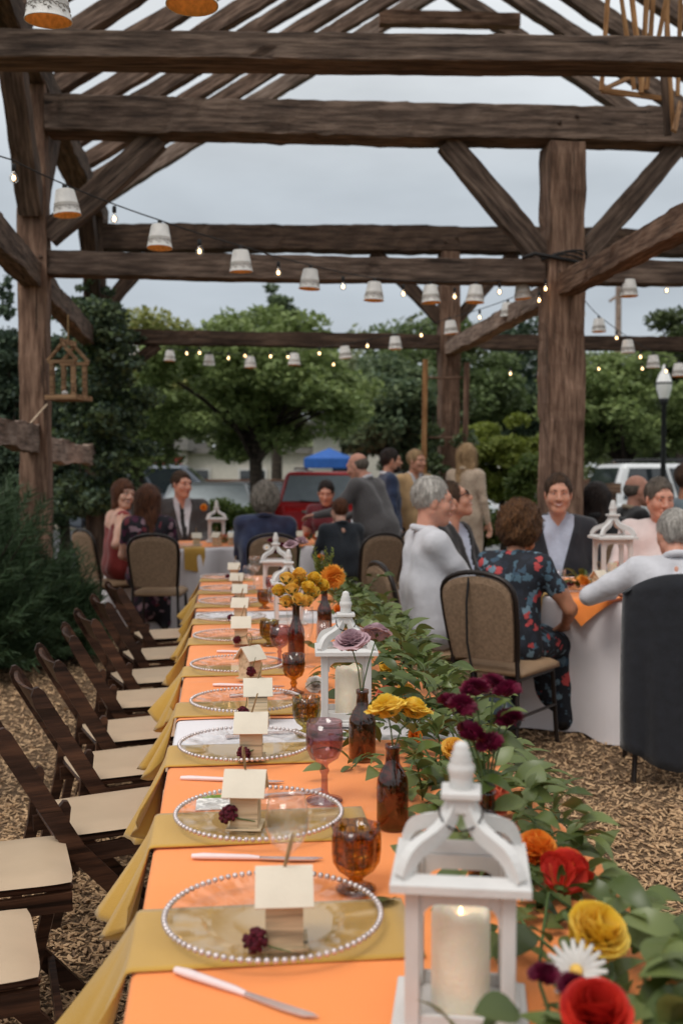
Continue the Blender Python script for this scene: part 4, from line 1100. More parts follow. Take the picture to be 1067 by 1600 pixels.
# ================================================================ chairs
W_CHAIR = wood('walnut_stain', s(58, 39, 30), s(94, 64, 47), grain=34, rough=.42, bump=.1)
M_PAD = M('cream_vinyl', s(184, 162, 136), .5, .05, 6, bump=.06, bscale=220)
def folding_chair_meshes():
    """wooden folding chair facing +X: two long slanting rails, curved back board, seat frame with pad, short rear legs"""
    o = []; W = .215; th = .02
    def plank(pts, y, wd, nm, mat):
        # pts: polyline in xz, plank wd deep (in the xz plane), th thick
        m = MB(); L, Rr = [], []
        n = len(pts)
        for i, (x, z) in enumerate(pts):
            a, b = pts[max(0, i - 1)], pts[min(n - 1, i + 1)]; d = Vector((b[0] - a[0], b[1] - a[1])).normalized(); nx, nz_ = -d.y, d.x
            w = wd[i] / 2
            L.append((x + nx * w, z + nz_ * w)); Rr.append((x - nx * w, z - nz_ * w))
        poly = L + Rr[::-1]
        m.prism(poly, y - th / 2, y + th / 2, axis='y'); return (nm, m.mesh(nm, mat))
    for sy in (-1, 1):
        o.append(plank([(-.335, .785), (-.33, .765), (-.318, .735), (-.14, .43), (.25, .0)], sy * W, [.014, .042, .05, .05, .042], 'long_rail', W_CHAIR))
        o.append(plank([(-.165, .565), (-.168, .55), (-.185, .40), (-.28, .0)], sy * (W - .026), [.012, .032, .034, .028], 'rear_leg', W_CHAIR))
        o.append(plank([(-.19, .402), (.20, .412)], sy * (W - .05), [.045, .045], 'seat_rail', W_CHAIR))
    m = MB(); n = 10; vs = []; fs = []
    for i in range(n + 1):
        y = -W + .011 + (2 * W - .022) * i / n; c = .028 * (1 - (y / W) ** 2); dip = .014 * (1 - (y / W) ** 2)
        for (x, z) in ((-.330 - c, .77 - dip * .2), (-.318 - c, .77 - dip * .2), (-.262 - c, .655 + dip), (-.274 - c, .655 + dip)): vs.append((x, y, z))
    for i in range(n):
        for j in range(4): fs.append((i * 4 + j, (i + 1) * 4 + j, (i + 1) * 4 + (j + 1) % 4, i * 4 + (j + 1) % 4))
    fs += [(0, 1, 2, 3), (4 * n + 3, 4 * n + 2, 4 * n + 1, 4 * n)]
    m.add(vs, fs, 0, False); o.append(('back_board', m.mesh('back_board', W_CHAIR)))
    m = MB(); m.box((.01, 0, .443), (.385, .325, .014), bev=.004); o.append(('seat_frame', m.mesh('seat_frame', W_CHAIR)))
    s_ = MB(); nx, ny = 10, 10; vs = []; sx, sy = .195, .172
    for i in range(nx + 1):
        for j in range(ny + 1):
            a, b = i / nx * 2 - 1, j / ny * 2 - 1; e = max(abs(a), abs(b))
            z = .476 - .016 * e ** 8 - .004 * (1 - e)
            vs.append((.01 + sx * a * (1 - .04 * abs(b) ** 6), sy * b * (1 - .05 * abs(a) ** 6) * (1.03 + .04 * a), z))
    fs = [(i * (ny + 1) + j, (i + 1) * (ny + 1) + j, (i + 1) * (ny + 1) + j + 1, i * (ny + 1) + j + 1) for i in range(nx) for j in range(ny)]
    s_.add(vs, fs, 0, True); o.append(('seat_pad', s_.mesh('seat_pad', M_PAD)))
    for (x, z, nm) in ((.17, .10, 'front_stretcher'), (-.245, .15, 'rear_stretcher')):
        o.append((nm, MB().box((x, 0, z), (.018, 2 * W - (.02 if x > 0 else .07), .035)).mesh(nm, W_CHAIR)))
    return o
FC = folding_chair_meshes()
SEATS = [(18, 1478), (45, 1345), (158, 1262), (190, 1186), (232, 1134), (236, 1087), (250, 1052), (268, 1018), (278, 988)]
FLB = ['folding chair at the lower left corner, only its seat corner in view', 'folding chair with only its cream seat in view, second from bottom left', 'folding chair with its dark back cut by the left edge, third from bottom', 'fourth folding chair from the bottom left corner, mustard napkin over its seat', 'fifth folding chair from the bottom left corner, beside the white cloth gap', 'sixth folding chair from the bottom left corner, beside the third plate', 'seventh folding chair from the bottom left corner', 'eighth folding chair from the bottom left, second from the far end', 'farthest dark wood folding chair in the row along the long table']
for i, (x, y) in enumerate(SEATS):
    q = gz(x, y, .47)
    u, v = tuv(q); v = -.215 if i > 1 else -.48
    u = tuv(q)[0]
    p = tb(u, v, -TZ); p.z = 0
    c = thing('folding_chair', 'brown wooden ' + FLB[i], 'chair', p, T_ANG + R(16 + rnd.uniform(-4, 4)), 'folding chairs along the long table')
    for nm, me in FC: obj(nm, me, c)
# banquet chairs (local facing +Y)
M_TAN = M('tan_upholstery', s(128, 104, 82), .8, .1, 60, bump=.3, bscale=300, col2=s(146, 120, 96))
M_FRAME = M('bronze_black_frame', s(38, 30, 27), .38, .1, metal=.3, spec=.5)
M_SEATV = M('beige_seat_vinyl', s(166, 136, 106), .6, .06, 10)
def banquet_meshes():
    o = []; W = .215
    # back outline: waisted with an arched top
    def outline(g_=0.0):
        pts = []
        for t in np.linspace(0, 1, 9): pts.append((-(W - .025 + .025 * math.sin(t * 1.5)) + g_, .50 + .32 * t))
        for a in np.linspace(170, 10, 13): pts.append(((W - g_) * math.cos(R(a)) * (1.0 if abs(math.cos(R(a))) < .9 else .99), .83 + (.125 - g_) * math.sin(R(a)) ** .8))
        for t in np.linspace(1, 0, 9): pts.append(((W - .025 + .025 * math.sin(t * 1.5)) - g_, .50 + .32 * t))
        return pts
    tilt = lambda x, y, z: (x, y - .20 - (z - .45) * .22, z)
    ol = outline(.012); n = len(ol); m = MB(); vs = []
    for (y, inset) in ((-.022, .014), (-.030, .035), (.018, .014), (.036, .045)):
        pp = outline(.012 + inset - .012)
        vs += [tilt(x, y, z - (.0 if z < .6 else inset * .5)) for x, z in pp]
    fs = [tuple(range(n, 2 * n)), tuple(range(4 * n - 1, 3 * n - 1, -1))]
    for i in range(n):
        j = (i + 1) % n
        fs += [(i, j, n + j, n + i), (2 * n + i, 3 * n + i, 3 * n + j, 2 * n + j), (i, 2 * n + i, 2 * n + j, j)]
    m.add(vs, [f for f in fs], 0, False); o.append(('back_pad', m.mesh('back_pad', M_TAN)))
    m = MB(); m.tube([tilt(x, 0, z) for x, z in outline(0)], .0135, 8); o.append(('back_frame', m.mesh('back_frame', M_FRAME)))
    m = MB(); nx = 10; vs = []
    for i in range(nx + 1):
        for j in range(nx + 1):
            a, b = i / nx * 2 - 1, j / nx * 2 - 1; e = max(abs(a), abs(b)); vs.append((.21 * a * (1 - .05 * abs(b) ** 6), .02 + .215 * b, .475 - .03 * e ** 6 + .006 * (1 - e)))
    for i in range(nx + 1):
        for j in range(nx + 1):
            a, b = i / nx * 2 - 1, j / nx * 2 - 1; vs.append((.205 * a, .02 + .21 * b, .42))
    K = (nx + 1) ** 2; fs = []
    for i in range(nx):
        for j in range(nx): q = i * (nx + 1) + j; fs += [(q, q + nx + 1, q + nx + 2, q + 1), (K + q, K + q + 1, K + q + nx + 2, K + q + nx + 1)]
    for i in range(nx):
        for (a, b) in ((i, i + 1), ((nx + 1) * nx + i + 1, (nx + 1) * nx + i), ((i + 1) * (nx + 1), i * (nx + 1)), (i * (nx + 1) + nx, (i + 1) * (nx + 1) + nx)): fs.append((a, b, K + b, K + a))
    m.add(vs, fs, 0, True); o.append(('seat', m.mesh('seat', M_SEATV)))
    for sx in (-1, 1):
        m = MB(); m.tube([tilt(sx * (W - .025), 0, .52), (sx * (W - .022), -.215, .44), (sx * (W - .02), -.22, .36), (sx * (W + .005), -.28, 0)], .0125, 8); o.append(('rear_leg', m.mesh('rear_leg', M_FRAME)))
        m = MB(); m.tube([(sx * (W - .03), .18, .43), (sx * (W - .015), .215, 0)], .0125, 8); o.append(('front_leg', m.mesh('front_leg', M_FRAME)))
        m = MB(); m.tube([(sx * (W - .022), -.22, .41), (sx * (W - .028), .18, .41)], .011, 6); o.append(('seat_rail', m.mesh('seat_rail', M_FRAME)))
        m = MB(); m.tube([(sx * (W - .012), -.245, .22), (sx * (W - .02), .198, .22)], .009, 6); o.append(('stretcher', m.mesh('stretcher', M_FRAME)))
    return o
BCM = banquet_meshes()
def bchair(x, y, face, label):
    """face: direction the sitter looks, degrees from +Y towards +X"""
    c = thing('banquet_chair', label, 'chair', (x, y, 0), R(-face), 'banquet chairs at the round tables')
    for nm, me in BCM: obj(nm, me, c)
    return c
# ================================================================ round tables
def round_cloth(cx, cy, r, drop, seed, label, mat=None, folds=9, flare=.10):
    g = np.random.RandomState(seed); n = 144; V = [(cx, cy, TZ + .004)]; rings = []
    prof = [(r * f, 0, 0) for f in (.2, .4, .6, .8, .93, .985)] + [(r * 1.0 + .004, -.008, 0)] + [(r + .008, -.03, .04)] + [(r + .012, -t * drop, t) for t in (.12, .22, .34, .46, .58, .7, .82, .92, 1.0)]
    ph = g.rand(6) * 6.28
    for (rr, z, h) in prof:
        for j in range(n):
            a = 2 * math.pi * j / n
            f = math.sin(a * folds + ph[0] + .7 * math.sin(a * 2 + ph[1])) + .45 * math.sin(a * (folds * 2 - 3) + ph[2])
            out = h ** .8 * (flare * (f * .55)) + h * flare * .35
            V.append((cx + (rr + out) * math.cos(a), cy + (rr + out) * math.sin(a), TZ + .004 + z + (.0 if h < 1 else .008 * math.sin(a * 17))))
    F = []
    for i in range(len(prof) - 1):
        for j in range(n): F.append((1 + i * n + j, 1 + (i + 1) * n + j, 1 + (i + 1) * n + (j + 1) % n, 1 + i * n + (j + 1) % n))
    me = bpy.data.meshes.new('round_cloth'); me.from_pydata(V, [], F + [(0, 1 + j, 1 + (j + 1) % n) for j in range(n)]); me.materials.append(mat or C_WHITE)
    me.polygons.foreach_set('use_smooth', [True] * len(me.polygons)); me.update()
    o = obj('white_tablecloth', me); tag(o, label, 'tablecloth', 'white cloths on the round tables'); return o
def overlay(cx, cy, r, size, rot, mat, label, name, drop=.26, group=None, zz=.009, off=(0, 0)):
    """square cloth laid over a round table: what passes the edge hangs down"""
    n = 44; V = []
    for i in range(n + 1):
        for j in range(n + 1):
            a, b = (i / n - .5) * size + off[0], (j / n - .5) * size + off[1]; x = a * math.cos(rot) - b * math.sin(rot); y = a * math.sin(rot) + b * math.cos(rot)
            d = math.hypot(x, y); z = TZ + zz
            if d > r:
                e = d - r; th = math.atan2(y, x); k = r + .022 + e * .16 + .012 * math.sin(th * 11) * min(1, e * 6); x, y = k * math.cos(th), k * math.sin(th); z -= e * .96
            V.append((cx + x, cy + y, z))
    F = [(i * (n + 1) + j, (i + 1) * (n + 1) + j, (i + 1) * (n + 1) + j + 1, i * (n + 1) + j + 1) for i in range(n) for j in range(n)]
    o = obj(name, npmesh(name, np.array(V), np.array(F), mat, smooth=True)); return tag(o, label, 'tablecloth' if 'cloth' in name else 'napkin', group)
def round_table(cx, cy, r, label):
    t = thing('round_table', label, 'table', (cx, cy, 0), 0, 'round tables')
    MB().lathe([(0, TZ - .03), (r - .01, TZ - .03), (r - .005, TZ - .015), (r - .01, TZ), (0, TZ)], 48).build('tabletop', W_TBL, t)
    for k in range(4):
        a = R(45 + 90 * k); MB().tube([(r * .6 * math.cos(a), r * .6 * math.sin(a), TZ - .03), (r * .6 * math.cos(a), r * .6 * math.sin(a), 0)], .016, 8).build('leg', MATS['leg_steel'], t)
TABLES = {'right': (1.72, 6.42, .74), 'left': (-1.62, 10.55, .70), 'centre': (-.12, 10.95, .66)}
for k, (cx, cy, r) in TABLES.items():
    round_table(cx, cy, r, f'round table under a white cloth, {dict(right="at the right with the smiling man", left="at the left among the auburn-haired guests", centre="in the middle before the leaning man")[k]}')
    round_cloth(cx, cy, r, TZ - .01, {'right': 4, 'left': 6, 'centre': 8}[k], f'white cloth reaching the ground on the {dict(right="round table at the right", left="round table at the left", centre="round table before the leaning man")[k]}', folds=6 if k == 'right' else 9, flare=.13)
    overlay(cx, cy, r + .01, r * 1.72, R({'right': 14, 'left': 30, 'centre': 10}[k]), C_ORANGE, f'orange square cloth on the {dict(right="round table at the right", left="round table at the left", centre="round table before the leaning man")[k]}', 'orange_tablecloth', group='orange cloths on the round tables')
def hang_napkin(cx, cy, r, a, label, w=.2, drop=.2):
    n = 8; V = []; path = [(r - .22, 0), (r - .1, 0), (r, 0), (r + .018, -.012), (r + .024, -.06), (r + .035, -drop * .6), (r + .05, -drop)]
    ca, sa = math.cos(a), math.sin(a)
    for (d, z) in path:
        for j in range(n + 1):
            q = (j / n - .5) * w
            x = d * ca - q * sa; y = d * sa + q * ca; dd = math.hypot(x, y); sh = max(0, dd - max(d, r) ) if d >= r else 0
            V.append((cx + x + .006 * ca * math.sin(j * 2), cy + y + .006 * sa * math.sin(j * 2), TZ + .0145 + z * (1 + .2 * q / w) ))
    F = [(i * (n + 1) + j, (i + 1) * (n + 1) + j, (i + 1) * (n + 1) + j + 1, i * (n + 1) + j + 1) for i in range(len(path) - 1) for j in range(n)]
    o = obj('napkin', npmesh('napkin', np.array(V), np.array(F), C_MUST, smooth=True)); return tag(o, label, 'napkin', 'mustard napkins on the round tables')
cx, cy, r = TABLES['right']; ZT_ = TZ + .014
hang_napkin(cx, cy, r, R(212), 'mustard napkin over the edge of the right round table beside the floral dress', .2, .26)
cx, cy, r = TABLES['left']; hang_napkin(cx, cy, r, R(-70), 'mustard napkin over the edge of the left round table', .2, .22)
def rplate(p, label):
    q = thing('charger_plate', label, 'plate', p, rnd.random(), 'glass chargers on the round tables'); obj('dish', PM, q); tag(obj('beaded_rim', BM, q), kind='stuff')
def rhouse(p, rz, label, sc=1.0):
    mm = HM[1]; h = thing('place_card_house', label, 'place card', p, rz, 'birdhouse place cards on the round tables'); h.scale = (sc,) * 3
    obj('body', mm['body'], h); obj('base', mm['base'], h); [obj('roof_panel', q, h) for q in mm['roof']]; obj('twine_loop', mm['twine'], h)
def rt(k, ang, rad): cx, cy, r = TABLES[k]; return Vector((cx + rad * math.cos(R(ang)), cy + rad * math.sin(R(ang)), ZT_))
rplate(rt('right', 222, .5), 'clear glass charger plate before the woman in the floral dress')
rplate(rt('right', 175, .5), 'clear glass charger plate before the white-haired man on the round table')
rplate(rt('right', 290, .52), 'clear glass charger plate before the man with the draped jacket')
rhouse(rt('right', 232, .36) , R(35), 'tiny wooden birdhouse on the right round table', 1.15)
glass('tumbler', G_CLEAR, rt('right', 262, .52), 'clear tumbler at the front of the right round table', 1.1, 'tumbler', group='glasses on the round tables')
glass('tumbler', G_CLEAR, rt('right', 270, .40), 'tall clear tumbler behind the front tumbler on the right table', 1.35, 'tumbler', group='glasses on the round tables')
glass('tumbler', G_CLEAR, rt('right', 190, .42), 'clear tumbler beside the left green can on the right table', 1.2, 'tumbler', group='glasses on the round tables')
L_ = Vector((1.70, 6.62, ZT_)); lantern(L_, R(4), 'tall white lantern in the middle of the right round table', 1.45, False)
candle(L_ + Z3 * .022, 'white candle inside the lantern on the right round table', .8, False)
M_CAN = M('green_can', s(30, 104, 58), .35, .1, 20, metal=.4, col2=s(60, 140, 80)); M_ALU = M('can_lid', s(190, 190, 192), .3, .05, metal=.9)
def can(p, label):
    c = thing('drink_can', label, 'can', p, 0, 'green drink cans')
    MB().lathe([(.026, .0), (.033, .006), (.033, .108), (.027, .118)], 20).build('body', M_CAN, c); MB().lathe([(.027, .118), (.025, .120), (.024, .116), (0, .116)], 20).build('lid', M_ALU, c)
can(rt('right', 182, .60) + Vector((.03, .1, 0)), 'green drink can nearer the curly-haired woman'); can(rt('right', 150, .52), 'green drink can farther back before the smiling man')
def posy(p, cols, nleaf, label, spread=.1, seed=0, tall=.1):
    g = random.Random(seed); b = thing('centrepiece', label, 'flowers', p)
    for k in range(nleaf):
        a = g.random() * 6.28; rr = spread * math.sqrt(g.random()); lf = obj('leaf', g.choice(LEAVES), b, (rr * math.cos(a) * .6, rr * math.sin(a) * .6, g.uniform(.0, tall * .5)))
        lf.rotation_euler = leafrot((math.cos(a), math.sin(a), g.uniform(.0, 1.3)), g.uniform(-.6, .6)); lf.scale = (g.uniform(.8, 1.3),) * 3
    for (x, y, z, me, sc) in cols:
        f = obj('blossom', me, b, (x, y, z)); f.scale = (sc,) * 3; f.rotation_euler = (g.uniform(.2, .9), g.uniform(-.5, .5), g.random() * 6)
    return b
posy(rt('right', 205, .30), [(-.03, -.1, .05, PUFF['mum'], 1.05), (-.09, -.05, .03, PUFF['wine'], .9)], 34, 'orange mum and leaves left of the lantern on the right table', .16, 3, .14)
posy(rt('right', 305, .26), [(-.12, -.06, .07, ROSES['coral'], 1.2), (.05, -.16, .04, ROSES['red'], 1.1), (.12, .02, .06, ROSES['red'], 1.1), (0, .0, .1, ROSES['coral'], .9)], 60, 'coral and red roses with leaves right of the lantern on the right table', .2, 4, .2)
# left and centre tables
L_ = rt('left', 35, .42); lantern(L_, R(12), 'white lantern on the left round table behind the grey-haired guest', 1.2, False)
rhouse(rt('left', 300, .45), R(15), 'tiny birdhouse nearest the grey-suited man on the left table', 1.2); rhouse(rt('left', 325, .5), R(-30), 'tiny birdhouse with red flower on the left table', 1.2); rhouse(rt('left', 340, .58), R(20), 'tiny birdhouse nearest the napkin corner of the left table', 1.1)
posy(rt('left', 5, .45), [(.0, -.08, .05, ROSES['coral'], 1.2), (.07, -.1, .04, ROSES['fire'], 1.1), (.12, -.02, .05, ROSES['coral'], 1.0)], 40, 'coral roses and leaves on the left round table', .16, 6, .14)
rplate(rt('left', 285, .5), 'clear glass charger plate on the left round table')
posy(rt('centre', 250, .3), [(.0, -.08, .06, ROSES['orange'], 1.3), (.07, -.1, .05, ROSES['fire'], 1.3), (-.12, -.02, .06, ROSES['coral'], 1.2), (-.05, -.16, .05, ROSES['orange'], 1.2)], 44, 'orange and coral roses on the middle round table', .18, 8, .16)
rhouse(rt('centre', 235, .55), R(15), 'tiny birdhouse on the middle round table, left one', 1.2); rhouse(rt('centre', 262, .56), R(-25), 'tiny birdhouse on the middle round table, right one', 1.2)
rplate(rt('centre', 215, .46), 'clear glass charger plate on the middle round table')
# ================================================================ people
def skinmat(name, c): return M(name, c, .5, .08, 25, sss=.25, col2=tuple(min(1, x * 1.06) for x in c), spec=.4)
SKIN = skinmat('skin_warm', s(196, 142, 118)); SKIN_R = skinmat('skin_ruddy', s(202, 146, 124)); SKIN_P = skinmat('skin_pale', s(212, 164, 142)); SKIN_T = skinmat('skin_tan', s(184, 128, 100))
M_EYE = M('eye_dark', s(42, 32, 28), .2, .1, spec=.6); M_LIP = M('lips', s(168, 92, 84), .45, .1); M_TEETH = M('teeth', s(228, 220, 208), .35, .03)
def fabric(name, c, var=.08, scale=12, bump=.22, bscale=22, col2=None, **k): return M(name, c, .85, var, scale, bump=bump, bscale=bscale, sheen=.25, col2=col2, **k)
def floral(name, base, cols, sc=26):
    """printed dress fabric: flower and leaf blotches on a dark ground"""
    if name in MATS: return MATS[name]
    m = bpy.data.materials.new(name); m.use_nodes = True; MATS[name] = m
    n, l = m.node_tree.nodes, m.node_tree.links; b = n['Principled BSDF']
    tco = n.new('ShaderNodeTexCoord'); nzz = n.new('ShaderNodeTexNoise'); nzz.inputs['Scale'].default_value = sc * 1.3; nzz.inputs['Detail'].default_value = 3
    l.new(tco.outputs['Object'], nzz.inputs[0])
    mxv = n.new('ShaderNodeMix'); mxv.data_type = 'RGBA'; mxv.inputs[0].default_value = .06; l.new(tco.outputs['Object'], mxv.inputs[6]); l.new(nzz.outputs['Color'], mxv.inputs[7])
    v = n.new('ShaderNodeTexVoronoi'); v.inputs['Scale'].default_value = sc; l.new(mxv.outputs[2], v.inputs[0])
    sx = n.new('ShaderNodeSeparateColor'); l.new(v.outputs['Color'], sx.inputs[0])
    r = n.new('ShaderNodeValToRGB'); r.color_ramp.interpolation = 'CONSTANT'; e = r.color_ramp.elements
    e[0].position = 0; e[0].color = (*base, 1); e[1].position = .34; e[1].color = (*cols[0], 1)
    for i, c in enumerate(cols[1:]): q = e.new(.34 + .66 * (i + 1) / len(cols)); q.color = (*c, 1)
    l.new(sx.outputs[0], r.inputs[0])
    mk = n.new('ShaderNodeMath'); mk.operation = 'LESS_THAN'; mk.inputs[1].default_value = .62; l.new(v.outputs['Distance'], mk.inputs[0])
    mx = n.new('ShaderNodeMix'); mx.data_type = 'RGBA'; l.new(mk.outputs[0], mx.inputs[0]); mx.inputs[6].default_value = (*base, 1); l.new(r.outputs[0], mx.inputs[7])
    l.new(mx.outputs[2], b.inputs['Base Color']); b.inputs['Roughness'].default_value = .8
    return m
def hairmat(name, c1, c2, sc=30):
    return M(name, c1, .5, .25, sc, col2=c2, bump=.8, bscale=90, stretch=(2.2, 2.2, .5), spec=.3, lo=.32, hi=.70)
WS = fabric('white_shirt', s(198, 197, 202), .07); PINK = fabric('pale_pink_shirt', s(216, 198, 194), .04); BLUE_S = fabric('pale_blue_shirt', s(176, 182, 198), .05, 60)
NAVY = fabric('navy_jacket', s(28, 29, 36)); BLACK = fabric('black_suit', s(30, 28, 29)); GREYS = fabric('grey_suit', s(84, 80, 80), .08, 90); CHAR = fabric('charcoal_suit', s(60, 56, 56), .08, 90)
DBLUE = fabric('blue_suit', s(34, 48, 76)); TANJ = fabric('tan_blazer', s(184, 150, 108)); PURP = fabric('purple_navy_jacket', s(40, 36, 66), .3, 7, col2=s(52, 62, 92)); TROU = fabric('dark_trousers', s(36, 33, 33)); KHAKI = fabric('khaki_trousers', s(142, 122, 96))
REDD = fabric('red_dress', s(136, 44, 40)); WINED = fabric('wine_dress', s(92, 22, 32)); TEALB = fabric('boy_shirt', s(28, 34, 42)); LACE = fabric('beige_lace', s(182, 162, 142), .25, 90); BEIGE = fabric('beige_top', s(168, 148, 124)); BLKV = fabric('black_vest', s(26, 24, 25)); GREYB = fabric('grey_blue_tee', s(120, 134, 142))
FLOR = floral('floral_dress', s(22, 26, 36), [s(70, 96, 112), s(30, 36, 48), s(104, 128, 142), s(176, 66, 66), s(52, 74, 92), s(24, 28, 38), s(88, 110, 126)], 26)
FLOR2 = floral('dark_floral_dress', s(24, 20, 30), [s(82, 30, 60), s(24, 20, 30), s(150, 120, 130), s(60, 24, 48), s(110, 40, 50)], 22)
SHOE = M('black_leather', s(24, 20, 18), .4, .1)
H_WHITE = hairmat('white_hair', s(168, 160, 152), s(214, 208, 200)); H_GREY = hairmat('grey_hair', s(120, 110, 100), s(176, 166, 154)); H_BRN = hairmat('brown_hair', s(58, 40, 28), s(92, 66, 46)); H_CURL = hairmat('curly_brown_hair', s(62, 38, 22), s(124, 84, 50), 40); H_AUB = hairmat('auburn_hair', s(78, 44, 30), s(128, 80, 52)); H_DARK = hairmat('dark_hair', s(34, 26, 24), s(62, 48, 42)); H_BLON = hairmat('blonde_hair', s(168, 134, 96), s(206, 172, 130)); H_SALT = hairmat('salt_pepper_hair', s(84, 74, 66), s(130, 118, 106))
def ik(sh, hand, l1, l2, pole):
    sh, hand = Vector(sh), Vector(hand); d = hand - sh; L = min(d.length, l1 + l2 - .004); d.normalize()
    a = (l1 * l1 - l2 * l2 + L * L) / (2 * L); h = math.sqrt(max(0, l1 * l1 - a * a)); pl = Vector(pole); pl = pl - d * pl.dot(d); pl.normalize()
    return sh + d * a + pl * h, sh + d * L
def hand_chunk(el, wr, side, curl, mat, palm=None, fist=False):
    """palm with four fingers and a thumb, continuing the forearm"""
    S = SDF(); d = (wr - el).normalized(); up = Vector(palm) if palm else Vector((0, 0, 1)); n = (up - d * up.dot(d)); n = n.normalized() if n.length > .1 else d.orthogonal().normalized(); sd = d.cross(n) * side
    S.rc(wr - d * .05, wr, .026, .024, mat, .012)
    pc = wr + d * .05
    for k in (-1.5, -.5, .5, 1.5): S.rc(wr + sd * .010 * k, wr + d * .082 + sd * .0185 * k, .0155, .0125, mat, .012)
    Ls = (.066, .076, .082, .072); cc = curl
    for i, k in enumerate((1.5, .5, -.5, -1.5)):
        p = wr + d * .085 + sd * .0195 * k; dd = d; c_ = cc * (1 + .12 * i)
        for j, fr in enumerate((.45, .32, .23)):
            ang = c_ * (.7 if j == 0 else 1.0); dd = (dd * math.cos(ang) - n * math.sin(ang)).normalized(); q = p + dd * Ls[3 - i] * fr; S.rc(p, q, .0088 - .0008 * j, .0082 - .0008 * j, mat, .004); p = q
    t0 = wr + d * .022 - sd * .026; t1 = t0 + (d * .6 - sd * .62 - n * .25).normalized() * .042; t2 = t1 + (d * .9 - sd * .1 - n * .35).normalized() * .03
    S.rc(t0, t1, .0135, .0105, mat, .008).rc(t1, t2, .010, .0085, mat, .005)
    return S.mesh(.0058)
PEOPLE_MATS = None
def person(label, x, y, face, top, bottom, skin, hair, style='short', pose='sit', scale=1.0, lean=8, side=0.0, hyaw=0, hpitch=0, hroll=0, sleeves='long', jacket=None, tie=None,
           hands=None, build=1.0, skirt=False, smile=False, z0=0.0, glasses=False, neckline=0.0, hair_len=.3, seed=1, beard=False, legs='chair', female=False, vopen=.085, twist=0, longleg=True):
    """face: direction looked, degrees from +Y towards +X. Local frame: +Y forward, +X to the person's right"""
    mats = [skin, top, bottom, hair, M_EYE, M_LIP, M_TEETH, SHOE, jacket or top, tie or top, M_WHITE]
    SK, TP, BT_, HR_, EY, LP, TE, SH_, JK, TI, WC = range(11)
    OUT = JK if jacket else TP
    b = build; sit = pose == 'sit'
    hip = Vector((0, 0, .555)) if sit else Vector((0, 0, .93))
    Rl = Matrix.Rotation(R(-lean), 3, 'X') @ Matrix.Rotation(R(side), 3, 'Y') @ Matrix.Rotation(R(-twist), 3, 'Z')
    tor = lambda v: hip + Rl @ Vector(v)
    w = (.92 if female else 1.0) * b
    B = SDF()
    # torso: hips, waist, chest, shoulders
    for sx in (-1, 1):
        B.rc(tor((sx * .085 * w, 0, 0)), tor((sx * (.062 if female else .078) * w, .005, .20)), .125 * b, (.100 if female else .115) * b, OUT, .06)
        B.rc(tor((sx * (.062 if female else .078) * w, .005, .20)), tor((sx * .092 * w, .0, .385)), (.100 if female else .115) * b, .105 * b, OUT, .06)
        B.rc(tor((sx * .03, -.005, .475)), tor((sx * .178 * w, -.005, .452)), .062, .06, OUT, .05)
    if female:
        for sx in (-1, 1): B.el(tor((sx * .075, .095, .335)), (.065, .055, .06), OUT, .05)
    if build > 1.05: B.el(tor((0, .06, .15)), (.15 * b, .13 * b, .15), OUT, .06)
    neck0 = tor((0, .0, .50)); headT = tor((0, .035, .655))
    # legs
    if sit:
        for sx in (-1, 1):
            hp = Vector((sx * .09, .02, .545)); kn = Vector((sx * .11, .43, .525)); an = Vector((sx * .12, .44 if legs == 'chair' else .36, .085))
            B.rc(hp, kn, .088 * b, .066, BT_, .04); B.rc(kn, an, .062, .045 if not skirt else .06, BT_ if (not skirt or longleg) else SK, .03)
            B.rc(an + Vector((0, -.03, -.04)), an + Vector((sx * .01, .13, -.052)), .036, .032, SH_, .02)
        if skirt:
            B.rc((0, .05, .54), (0, .44, .53), .13, .10, BT_, .06); B.rc((0, .45, .50), (0, .47, .22), .12, .14, BT_, .06)
    else:
        for sx in (-1, 1):
            hp = hip + Vector((sx * .09, 0, -.02)); kn = Vector((sx * .10, .025, .50)); an = Vector((sx * .105, -.01, .09))
            B.rc(hp, kn, .092 * b, .068, BT_, .04); B.rc(kn, an, .066, .05, BT_, .03); B.rc(an + Vector((0, -.03, -.045)), an + Vector((sx * .015, .14, -.055)), .036, .032, SH_, .02)
        if skirt: B.rc(hip, (0, 0, .45), .16, .19, BT_, .08)
        if jacket: B.rc(hip + Vector((0, 0, .02)), hip + Vector((0, -.005, -.13)), .165 * b, .17 * b, JK, .05)
    # arms
    hands = hands or {}
    chunks = []
    for sx, nm in ((-1, 'l'), (1, 'r')):
        shp = tor((sx * .185 * w, -.005, .445))
        tgt = hands.get(nm)
        if tgt is None: tgt = (sx * .13, .30, .66) if sit else (sx * .26, .06, .84)
        curl = hands.get(nm + 'c', .35)
        el, wr = ik(shp, tgt, .285, .245, hands.get(nm + 'p', (sx * .55, -.5, -.8)))
        sl1 = OUT if sleeves != 'none' else SK; sl2 = OUT if sleeves == 'long' else SK
        B.rc(shp, shp.lerp(el, .55), .058 * b, .052 * b, sl1, .045); B.rc(shp.lerp(el, .5), el, .051 * b, .044 * b if sl2 == OUT else .04, sl2, .02)
        B.rc(el, wr, .044 * b if sl2 == OUT else .039, .033 if sl2 == OUT else .027, sl2, .02)
        if sl2 == OUT and jacket: B.rc(wr - (wr - el).normalized() * .005, wr + (wr - el).normalized() * .012, .031, .031, TP, .006)
        chunks.append(hand_chunk(el, wr, sx, curl, SK, hands.get(nm + 'n')))
    g = np.random.RandomState(seed)
    inv = np.array(Rl.inverted()); hp_ = np.array(hip)
